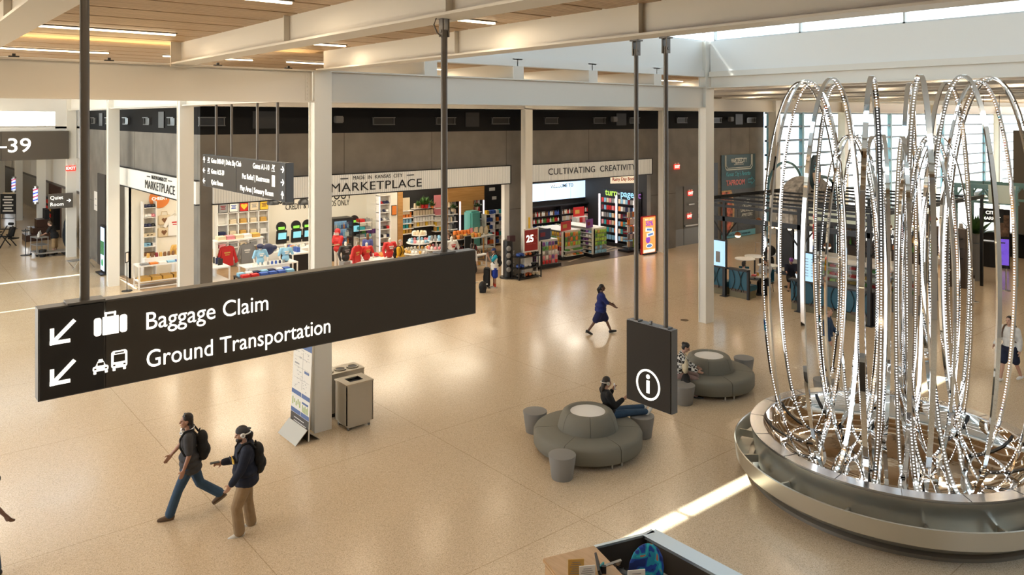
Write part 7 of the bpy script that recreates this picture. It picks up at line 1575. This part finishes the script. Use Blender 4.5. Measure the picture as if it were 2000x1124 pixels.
b.build('pepper', C['red'], t); b = MB(); b.box((0, -.08, .15), (.5, .01, .06)); b.box((0, -.08, .3), (.4, .01, .05)); b.box((0, -.08, .42), (.3, .01, .04)); b.build('print', PC, t); b = MB(); b.cyl((0, 0, -1.6), (0, 0, -.7), .04, n=8); b.build('pole', PB, t)
xa, xb = onY(1548, 400, 18)[0], onY(1630, 400, 18)[0]; 
t = thing('kitchen_hood', 'rounded grey slatted kitchen canopy seen above the pergola', 'canopy', ((xa+xb)/2, 18.0, 0)); b = MB(); r = (xb-xa)/2; b.prism([(-r, 2.2)]+[(-r*math.cos(PI*i/20), 2.8+1.45*math.sin(PI*i/20)) for i in range(21)]+[(r, 2.2)], 0, .8, 'y'); b.build('shell', mat('grey_slatted_cladding', (.42, .4, .37), .6, noise=(5, .5)), t); b = MB(); b.b2((-r, 0, 0), (-r+.15, .8, 2.2)); b.b2((r-.15, 0, 0), (r, .8, 2.2)); b.build('leg', PB, t)
# teal truss canopy, black kiosk counter, plant, far right
TQ = mat('pale_teal_steel', (.2, .38, .38), .4)
xa, za = onY(1845, 392, 14.5); xb, zb = onY(1990, 372, 14.5)
t = thing('truss_canopy', 'pale teal steel truss canopy on the far right behind the hoops', 'canopy', (36.0, onX(1862, 380, 36)[0], onX(1985, 364, 36)[1]-3.75), -PI/2); L = onX(1862, 380, 36)[0]-onX(1990, 380, 36)[0]
for y in (0, 1.8): 
    MB().b2((0, y-.05, 3.55), (L, y+.05, 3.75)).build('top_chord', TQ, t); MB().b2((0, y-.05, 2.95), (L, y+.05, 3.05)).build('bottom_chord', TQ, t); b = MB()
    for i in range(3): b.cyl((i*L/3, y, 3.0), ((i+.5)*L/3, y, 3.6), .04, n=6); b.cyl(((i+.5)*L/3, y, 3.6), ((i+1)*L/3, y, 3.0), .04, n=6)
    b.build('web', TQ, t)
    for x in (.1, L-.1): MB().b2((x-.06, y-.06, 3.75-onX(1985, 364, 36)[1]), (x+.06, y+.06, 3.6)).build('post', TQ, t)
MB().b2((L-1.1, -.06, 3.0), (L-.1, -.04, 3.75)).build('cream_panel', CRF, t)
x, y = g(1942, 512); t = thing('service_counter', 'curved black service counter on the far right beyond the hoops', 'counter', (41.8, 13.6, 0)); b = MB(); b.lathe([(1.9, 0), (2.0, 0), (2.0, 1.15), (1.85, 1.15), (1.85, 0)], 28, a0=-PI*.2, a1=PI*1.15); b.build('panel', BLACK, t); b = MB(); b.lathe([(1.6, 1.15), (2.05, 1.15), (2.05, 1.2), (1.6, 1.2)], 28, a0=-PI*.2, a1=PI*1.15); b.build('worktop', mat('counter_granite', (.1, .1, .1), .3), t)
for i in range(3): item('jar', (.2, .2, .4), 'white', (41.8-1.0+i*.7, 13.6+1.75, 1.2), 0, '%s pale dispenser on the curved black counter' % ('left', 'middle', 'right')[i], None, 'dispenser')
for o in bpy.data.objects:
    if 'group' in o and not o['group']: del o['group']
t = thing('hanging_sign', 'black sign with white lettering over the curved black counter', 'sign', (0, 0, 0), -PI/2+.4); xx, zz = onY(1936, 421, 12.5); t.location = (xx, 12.5, zz); MB().box((0, 0, 0), (.9, .08, .6)).build('panel', BLACK, t); txt('CITY', .2, LITW, t, (0, -.05, .12), RY, off=.006); txt('MARKET', .18, LITW, t, (0, -.05, -.13), RY, off=.004); b = MB(); b.cyl((-.3, 0, .3), (-.3, 0, 7.9-zz), .012, n=6); b.cyl((.3, 0, .3), (.3, 0, 7.9-zz), .012, n=6); b.build('hanging_rod', BLACK, t)
x, y = g(1957, 524); t = thing('advert_totem', 'tall slim black totem with a purple and blue picture beyond the hoops', 'sign', (x, y, 0), -PI/2+.3); MB().box((0, 0, 1.35), (.62, .12, 2.7)).build('casing', BLACK, t); MB().box((0, -.07, .75), (.54, .01, 1.2)).build('picture', mat('totem_purple', (.15, .1, .6), .3, emit=(.25, .12, .9), es=.6, noise=(2, .9)), t); MB().box((0, -.07, 1.95), (.54, .01, 1.0)).build('upper_picture', mat('totem_brown', (.25, .15, .1), .4, noise=(5, .8)), t)
x, y = g(1892, 520); plant('leafy green indoor tree beyond the hoops on the right', 36.2, 12.6, 1.6, 1.0, 'grey', 5); t = thing('planter', 'tall grey planter under the indoor tree', 'planter', (36.2, 12.6, 0)); MB().lathe([(0, 0), (.22, 0), (.28, 1.58), (0, 1.58)], 20).build('body', C['grey'], t, smooth=True)
def stanchion(lab, px, py, h=1.0, sign=False):
    x, y = g(px, py); t = thing('queue_stanchion', lab, 'stanchion', (x, y, 0)); MB().lathe([(0, 0), (.18, 0), (.17, .015), (.05, .03), (0, .03)], 20).build('base', STEEL, t, smooth=True); MB().cyl((0, 0, .02), (0, 0, h), .03, n=10).build('pole', STEEL, t); MB().cyl((0, 0, h-.12), (0, 0, h), .04, n=10).build('head', BLACK, t)
    if sign: MB().box((0, 0, h+.2), (.03, .42, .5), rz=-.6).build('notice', C['white'], t)
stanchion('steel queue post with a white notice seen through the hoops', 1830, 578, 1.1, True); stanchion('steel queue post right of the person in the white top', 1902, 590); stanchion('steel queue post near the purple totem', 1965, 568)
x, y = g(1975, 500); m = MB(); m.b2((44, 8.5, 0), (44.4, 13.6, 6.3)); struct(m.build('wall_partition_right', mat('taupe_partition', (.16, .14, .11), .7)))
m = MB(); m.b2((46.5, 12.9, 0), (47.6, 13.4, 4.6)); struct(m.build('wall_pier_right', mat('taupe_partition', (.16, .14, .11))))
# the hoops' neighbour: stool behind the fountain
x, y = g(1610, 742, .45); dup(st, (x, y, 0), label='grey drum stool behind the left fountain hoops')
# ---------------------------------------------------------------- far left hall
m = MB(); m.b2((8.3, 43.6, 3.1), (8.5, 100, 6.2)); struct(m.build('wall_left_upper', WALLW))
m = MB(); m.b2((8.45, 43.6, 0), (8.6, 47.5, 3.1)); m.b2((8.45, 50.5, 0), (8.6, 51, 3.1)); m.b2((9.5, 47, 0), (9.7, 100, 3.1)); struct(m.build('wall_left_lower', mat('beige_wall', (.4, .36, .3), .7)))
m = MB(); m.b2((8.4, 50.9, 0), (9.5, 51.1, 3.1)); m.b2((9.2, 50.9, 0), (9.45, 60, 3.1)); struct(m.build('wall_left_shop', mat('dark_red_brown_wall', (.08, .035, .02), .6)))
struct(MB().b2((-9.2, 43.7, 0), (-9, 100, 6.2)).build('wall_hall_light_block', MATS['beige_wall'])); m = MB(); m.b2((-9, 43.6, 6.0), (8.5, 100, 6.2)); struct(m.build('ceiling_hall', mat('hall_ceiling', (.7, .66, .58), .7)))  # unseen outer wall added to dim the hall; the ceiling is the hall's own
struct(MB().b2((-9, 100, 0), (10, 100.2, 6.2)).build('wall_far_hall', WALLW)); 
struct(MB().b2((8.25, 43.6, 2.98), (8.3, 100, 3.1)).build('trim_70', mat('grey_trim', (.12, .11, .1), .5)))
for y in (47, 54, 62, 72): light('hall_lamp', 'AREA', (4.5, y, 5.9), (0, 0, 0), 45, WARM, 2.5, .2); t = thing('linear_ceiling_light', 'lit strip in the pale ceiling of the far left hall, %s' % {47: 'nearest', 54: 'second', 62: 'third', 72: 'farthest'}[y], 'ceiling light', (4.5, y, 5.97)); MB().box((0, 0, 0), (2.5, .12, .04)).build('diffuser', LAMP, t)
POL = [mat('pole_white', (.8, .8, .85), .3, emit=(.7, .75, 1), es=1.0), mat('pole_blue', (.02, .06, .4), .3, emit=(.1, .2, .9), es=.8), mat('pole_red', (.5, .02, .05), .3, emit=(.8, .1, .2), es=.6)]
for i, (px, py) in enumerate(((42, 366), (79, 384))):
    y, z = onX(px, py, 7.45); y = (61.4, 52.4)[i]; t = thing('barber_pole', '%s glowing red, white and blue barber pole in the left hall' % ('farther', 'nearer')[i], 'barber pole', (7.4, y, z)); h = .8
    MB().cyl((0, 0, -h/2), (0, 0, h/2), .16, n=20).build('glass_tube', POL[0], t, smooth=True); MB().cyl((0, 0, h/2), (0, 0, h/2+.12), .18, n=20).build('top_cap', STEEL, t); MB().box((.03, 0, h/2+.15), (.1, .1, .06)).build('bracket', STEEL, t); MB().cyl((0, 0, -h/2-.12), (0, 0, -h/2), .18, n=20).build('bottom_cap', STEEL, t)
    for k in range(4):
        b = MB(); n = 20
        vs = []; 
        for q in range(n+1):
            a = PI*1.0*q/n*1.0+PI; zz = -h/2+.02+k*.2+q/n*.18; vs += [(.165*math.cos(a), .165*math.sin(a), max(-h/2, min(h/2, zz-.0))), (.165*math.cos(a), .165*math.sin(a), max(-h/2, min(h/2, zz+.08)))]
        b.add(vs, [(2*q, 2*q+2, 2*q+3, 2*q+1) for q in range(n)]); b.build('stripe', POL[1 + k % 2], t, fix=False)
def easel(lab, px, py, w, h, z0, col, print_='white', lines=0, frame=True):
    x, y = g(px, py); t = thing('floor_sign', lab, 'sign', (x, y, 0), dW-PI/2+PI+.2*0); t.rotation_euler.z = AX-PI/2
    MB().box((0, 0, z0+h/2), (w, .04, h)).build('board', C[col] if isinstance(col, str) else col, t); b = MB(); b.box((-w/2, 0, (z0+h)/2), (.025, .025, z0+h)); b.box((w/2, 0, (z0+h)/2), (.025, .025, z0+h)); b.box((0, 0, .01), (w, .35, .02)); b.build('frame', BLACK, t)
    if lines:
        b = MB()
        for i in range(lines): b.box((0, -.025, z0+h*(.85-.7*i/max(1, lines-1))), (w*(.5+.2*(i % 2)), .005, h*.07))
        b.build('print', C[print_], t)
    return t
easel('black floor sign with white lettering at the left edge of the hall', 16, 448, .95, 1.25, .95, 'black', lines=6)
easel('white framed picture stand with orange food photo in the left hall', 21, 427, 1.1, 1.1, .7, 'cream'); easel('tall narrow dark leaflet stand left of the nearer barber pole', 37, 425, .5, 1.9, .1, 'navy', 'white', 5)
x, y = g(60, 425); t = thing('product_rack', 'black rack of brown packets under the farther wall of the left hall', 'rack', (8.6, 56, 0)); MB().b2((0, -1.5, 0), (.5, 1.5, 1.9)).build('body', BLACK, t)
for j in range(4): row('bag', (.2, .1, .26), ['brown', 'gold', 'red'], (8.5, 54.7, .35+j*.4), (8.5, 57.3, .35+j*.4), 9, -PI/2, 'on the %s row of the black left hall rack' % ('lowest', 'second', 'third', 'top')[j])
# shoe-shine stand
x, y = g(62, 472); t = thing('shoeshine_stand', 'dark wooden stepped shoe shine stand in the left hall', 'stand', (x, y, 0)); DW = mat('dark_mahogany', (.05, .022, .015), .35)
MB().b2((-.3, 0, 0), (.9, 1.3, .35)).build('lower_step', DW, t); MB().b2((.1, .2, .35), (.95, 1.3, .7)).build('upper_step', DW, t); MB().b2((.3, .3, .7), (.95, 1.2, 1.15)).build('seat_box', DW, t); MB().b2((.7, .3, 1.15), (.9, 1.2, 1.7)).build('backrest', BLK, t)
b = MB(); b.cyl((-.1, .3, .35), (-.1, .3, .75), .03, n=8); b.box((-.1, .3, .77), (.12, .3, .04)); b.build('foot_rest', STEEL, t)
x, y = g(100, 452); t = thing('tree_planter', 'dark blue covered chair beside the wall behind the bending man', 'chair cover', (8.0, 45.9, 0)); t['category'] = 'chair'; t.name = 'covered_chair'; m = MB(); m.ell((0, 0, .8), (.35, .4, .8)); m.ell((0, 0, 1.3), (.3, .32, .5)); blob(m, 'cover', mat('dark_blue_cover', (.008, .018, .035), .7), t, .03, 3)
x, y = g(92, 497); y -= .1; x -= .35; t = thing('service_cart', 'grey service cart with bottles beside the bending man', 'cart', (x, y, 0), .2); b = MB()
for i in (-1, 1):
    for j in (-1, 1): b.cyl((i*.25, j*.4, .08), (i*.25, j*.4, .95), .02, n=6)
b.build('frame', C['grey'], t)
for z in (.2, .55, .93): MB().box((0, 0, z), (.55, .85, .04)).build('shelf', C['grey'], t)
for i in (-1, 1):
    for j in (-1, 1): MB().cyl((i*.25, j*.4-.02, .05), (i*.25, j*.4+.02, .05), .05, n=10).build('wheel', BLACK, t)
row('bottle', (.1, .1, .26), ['white', 'grey', 'sky'], (x-.1, y-.3, .95), (x+.1, y+.3, .95), 4, 0, 'on top of the service cart', 'spray_bottle')
t = thing('bucket', 'black bucket hanging low on the service cart', 'bucket', (x+.05, y-.62, 0)); MB().lathe([(0, 0), (.13, 0), (.17, .36), (.15, .36), (0, .05)], 18).build('pail', BLACK, t)
x, y = g(50, 499); t = thing('stanchion_sign', 'thin black post stand left of the service cart', 'stand', (x, y, 0)); MB().cyl((0, 0, 0), (0, 0, .02), .22, n=24).build('base', BLACK, t); MB().cyl((0, 0, .02), (0, 0, 1.35), .018, n=8).build('pole', BLACK, t); MB().box((0, 0, 1.25), (.3, .5, .04)).build('tray', BLACK, t)
for i, (px, py) in enumerate(((10, 483), (-22, 470))):
    x, y = g(px, py); t = thing('massage_chair', 'black folding massage chair', 'chair', (x, y, 0), .6)
    t['label'] = 'black folding massage chair %s' % ('at the left edge of the hall', 'just beyond the left edge')[i]
    b = MB(); b.cyl((-.5, -.2, 0), (.3, -.2, 1.1), .03, n=6); b.cyl((-.5, .2, 0), (.3, .2, 1.1), .03, n=6); b.cyl((.5, -.2, 0), (-.1, -.2, .7), .03, n=6); b.cyl((.5, .2, 0), (-.1, .2, .7), .03, n=6); b.build('frame', BLACK, t)
    MB().box((-.05, 0, .55), (.4, .4, .08), Matrix.Rotation(.2, 4, 'Y')).build('seat', BLK, t); MB().box((.15, 0, .85), (.1, .35, .5), Matrix.Rotation(.3, 4, 'Y')).build('chest_pad', BLK, t); MB().box((.5, 0, .4), (.35, .4, .06)).build('knee_pad', BLK, t); MB().cyl((.35, -.12, 1.2), (.35, .12, 1.2), .08, n=12).build('face_rest', BLK, t)
x, y = g(150, 520); t = thing('floor_scale', 'low pale grey platform trolley against the wall by the column', 'trolley', (7.0, 44.6, 0)); MB().box((0, 0, .2), (1.3, .8, .06)).build('deck', mat('trolley_grey', (.3, .28, .25), .5), t); t.name = 'platform_trolley'
for i in (-1, 1):
    for j in (-1, 1): MB().cyl((i*.5, j*.3-.02, .08), (i*.5, j*.3+.02, .08), .08, n=10).build('wheel', BLACK, t)
x, y = g(158, 525); t = thing('wet_floor_sign', 'grey folding bench frame beside the column at the hall entrance', 'bench', (x, y, 0), .3); t.name = 'folding_bench'; MB().box((0, 0, .42), (1.1, .45, .03)).build('seat', C['grey'], t); b = MB(); b.cyl((-.5, -.2, 0), (-.2, -.2, .42), .015, n=6); b.cyl((-.2, .2, 0), (-.5, .2, .42), .015, n=6); b.cyl((.5, -.2, 0), (.2, -.2, .42), .015, n=6); b.cyl((.2, .2, 0), (.5, .2, .42), .015, n=6); b.build('leg_frame', STEEL, t)
# ---------------------------------------------------------------- information desk at the bottom edge
LW = grain('light_oak_desk', (.52, .33, .17), (.6, .4, .22), .4, (9, 1, 1), 2)
cx, cy = g(1275, 1037, 1.1); DKP = mat('dark_bronze_panel', (.07, .055, .042), .45, metal=.2); RMS = mat('desk_steel_rim', (.62, .66, .67), .3, metal=.8)
t = thing('information_desk', 'L-shaped information desk with steel rim and pale oak top at the bottom edge', 'desk', (cx, cy, 0))
MB().b2((-.2, -3.2, 1.06), (.06, .0, 1.1)).b2((-.2, -.03, 1.065), (.02, .045, 1.098)).build('steel_rim', RMS, t); DR = Matrix.Rotation(-.29, 4, 'Z'); MB().b2((-.95, -.05, 1.07), (-.0, .0, 1.1), DR).build('thin_rim', RMS, t)
MB().b2((-.02, -3.2, 0), (.04, -.02, 1.06)).build('side_wall', DKP, t); MB().b2((-.95, -.045, 0), (0, -.01, 1.07), DR).build('front_wall', DKP, t); MB().b2((-.2, -3.2, .6), (-.14, -.06, 1.06)).build('inner_wall', DKP, t)
MB().b2((-1.72, -1.2, 1.04), (-.93, .0, 1.1), DR).build('oak_top', LW, t, bev=.015); MB().b2((-1.7, -1.2, 0), (-.95, -.02, 1.04), DR).build('oak_front', LW, t, bev=.02)
MB().b2((-1.4, -1.3, .72), (-.22, -.35, .76)).build('worktop', mat('desk_blue_grey_top', (.45, .52, .58), .3), t)
def holder(lab, px, py, w, h, tint, rz, z=1.1, prt='grey'):
    x, y = g(px, py, z); t = thing('sign_holder', lab, 'sign holder', (x, y, z), rz); MB().box((0, 0, h/2), (w, .012, h)).build('sheet', C[tint], t); b = MB(); b.box((0, 0, .005), (w, .09, .01)); b.build('foot', mat('clear_acrylic', (.8, .8, .8), .1), t)
    b = MB()
    for i in range(6): b.box((0, -.009, h*(.88-.09*i)), (w*(.5+.15*(i % 3)), .003, .006))
    b.box((0, -.009, h*.22), (w*.4, .003, h*.2)); b.build('print', C[prt], t)
holder('acrylic holder with an orange tinted notice on the oak desk end', 1125, 1140, .2, .3, 'gold', -.6); holder('acrylic holder with a white printed notice on the desk', 1147, 1150, .2, .28, 'white', -.55); holder('white printed notice standing right before the blue chair', 1243, 1168, .22, .34, 'white', -.55, 1.0)
x, y = g(1180, 1140, 1.0)
t = thing('desk_monitor', 'dark monitor seen edge-on between the notices on the desk', 'monitor', (x, y, .98), -.7+PI/2); MB().box((0, 0, .2), (.4, .03, .22), Matrix.Rotation(-.3, 4, 'X')).build('screen', BLACK, t); MB().box((.05, 0, .1), (.04, .06, .22)).build('stand', BLACK, t); MB().box((.05, 0, .01), (.2, .2, .02)).build('base', BLACK, t)
x, y = g(1198, 1130, 1.0); t = thing('desk_shelf', 'small blue grey raised shelf holding the phone and cables on the desk', 'shelf', (x, y, .76), .2); MB().box((0, 0, .2), (.55, .5, .03)).build('top', mat('shelf_oak_edge', (.45, .3, .18), .4), t); b = MB(); b.box((-.25, 0, .1), (.02, .5, .2)); b.box((.25, 0, .1), (.02, .5, .2)); b.build('side', MATS['shelf_oak_edge'], t)
x, y = g(1212, 1118, 1.05); t = thing('desk_phone', 'black desk phone with a coiled cord', 'phone', (x, y, .975), .3); MB().box((0, 0, .04), (.2, .22, .05)).build('base', BLACK, t, bev=.01); b = MB(); caps(b, (-.07, -.09, .09), (-.07, .09, .09), .022, .022); b.build('handset', BLACK, t)
b = MB(); b.tube([(.1+.02*math.cos(i*.9), -.1+.012*i*.6, .05+.02*math.sin(i*.9)) for i in range(40)], .006, 5); b.build('coiled_cord', BLACK, t)
x, y = g(1172, 1128, 1.02); item('book', (.14, .02, .2), 'teal', (x, y-.02, .99), .3, 'teal booklet standing among the desk notices', None, 'booklet')
t = thing('pen_tray', 'oak edged document tray lying behind the notices', 'tray', (g(1192, 1100, 1.1)[0], g(1192, 1100, 1.1)[1], 1.05), -.2); MB().box((0, 0, .03), (.3, .03, .09), Matrix.Rotation(.5, 4, 'X')).build('slat', STEEL, t); MB().box((0, -.05, -.13), (.02, .02, .34)).build('arm', STEEL, t)
for o in bpy.data.objects:
    if 'group' in o and not o['group']: del o['group']
# office chair draped with a blue sea-life towel
x, y = g(1262, 1120, .95)
t = thing('office_chair', 'office chair draped with a blue and turquoise patterned towel', 'chair', (x, y, 0), -.35+PI/2)
def towel():
    m = mat('sea_towel', (.01, .06, .3), .8, bump=.2, bscale=20); n = m.node_tree.nodes; L = m.node_tree.links
    tc_ = n.new('ShaderNodeTexCoord'); no = n.new('ShaderNodeTexNoise'); no.inputs['Scale'].default_value = 4.5; no.inputs['Detail'].default_value = 1.5; no.inputs['Distortion'].default_value = 1.2
    r = n.new('ShaderNodeValToRGB'); r.color_ramp.interpolation = 'CONSTANT'; e = r.color_ramp.elements; e[0].position = 0; e[0].color = (.004, .02, .14, 1); e[1].position = .45; e[1].color = (.008, .05, .3, 1)
    for p_, c_ in ((.53, (.01, .25, .38, 1)), (.6, (.02, .42, .5, 1)), (.66, (.5, .16, .08, 1)), (.7, (.6, .65, .62, 1)), (.74, (.01, .3, .42, 1))): r.color_ramp.elements.new(p_).color = c_
    L.new(tc_.outputs['Object'], no.inputs['Vector']); L.new(no.outputs[0], r.inputs[0]); L.new(r.outputs[0], n['Principled BSDF'].inputs['Base Color']); return m
m = MB(); m.ell((0, 0, .98), (.1, .27, .36)); m.box((0, 0, .8), (.1, .46, .5)); blob(m, 'towel_backrest', towel(), t, .012, 5)
m = MB(); m.ell((.25, 0, .46), (.25, .24, .06)); blob(m, 'seat', mat('chair_grey_fabric', (.05, .055, .065), .8), t, .015, 2)
for g_ in (-1, 1): b = MB(); caps(b, (.12, g_*.3, .68), (.36, g_*.3, .68), .035, .035); b.cyl((.24, g_*.3, .46), (.24, g_*.3, .67), .02, n=8); b.build('armrest', MATS['chair_grey_fabric'], t, smooth=True)
MB().cyl((.2, 0, .1), (.2, 0, .42), .03, n=10).build('gas_stem', BLACK, t)
for i in range(5): a = 2*PI*i/5; MB().cyl((.2, 0, .1), (.2+.3*math.cos(a), .3*math.sin(a), .06), .02, n=6).build('leg', BLACK, t); MB().cyl((.2+.3*math.cos(a), .3*math.sin(a)-.02, .03), (.2+.3*math.cos(a), .3*math.sin(a)+.02, .03), .03, n=8).build('caster', BLACK, t)
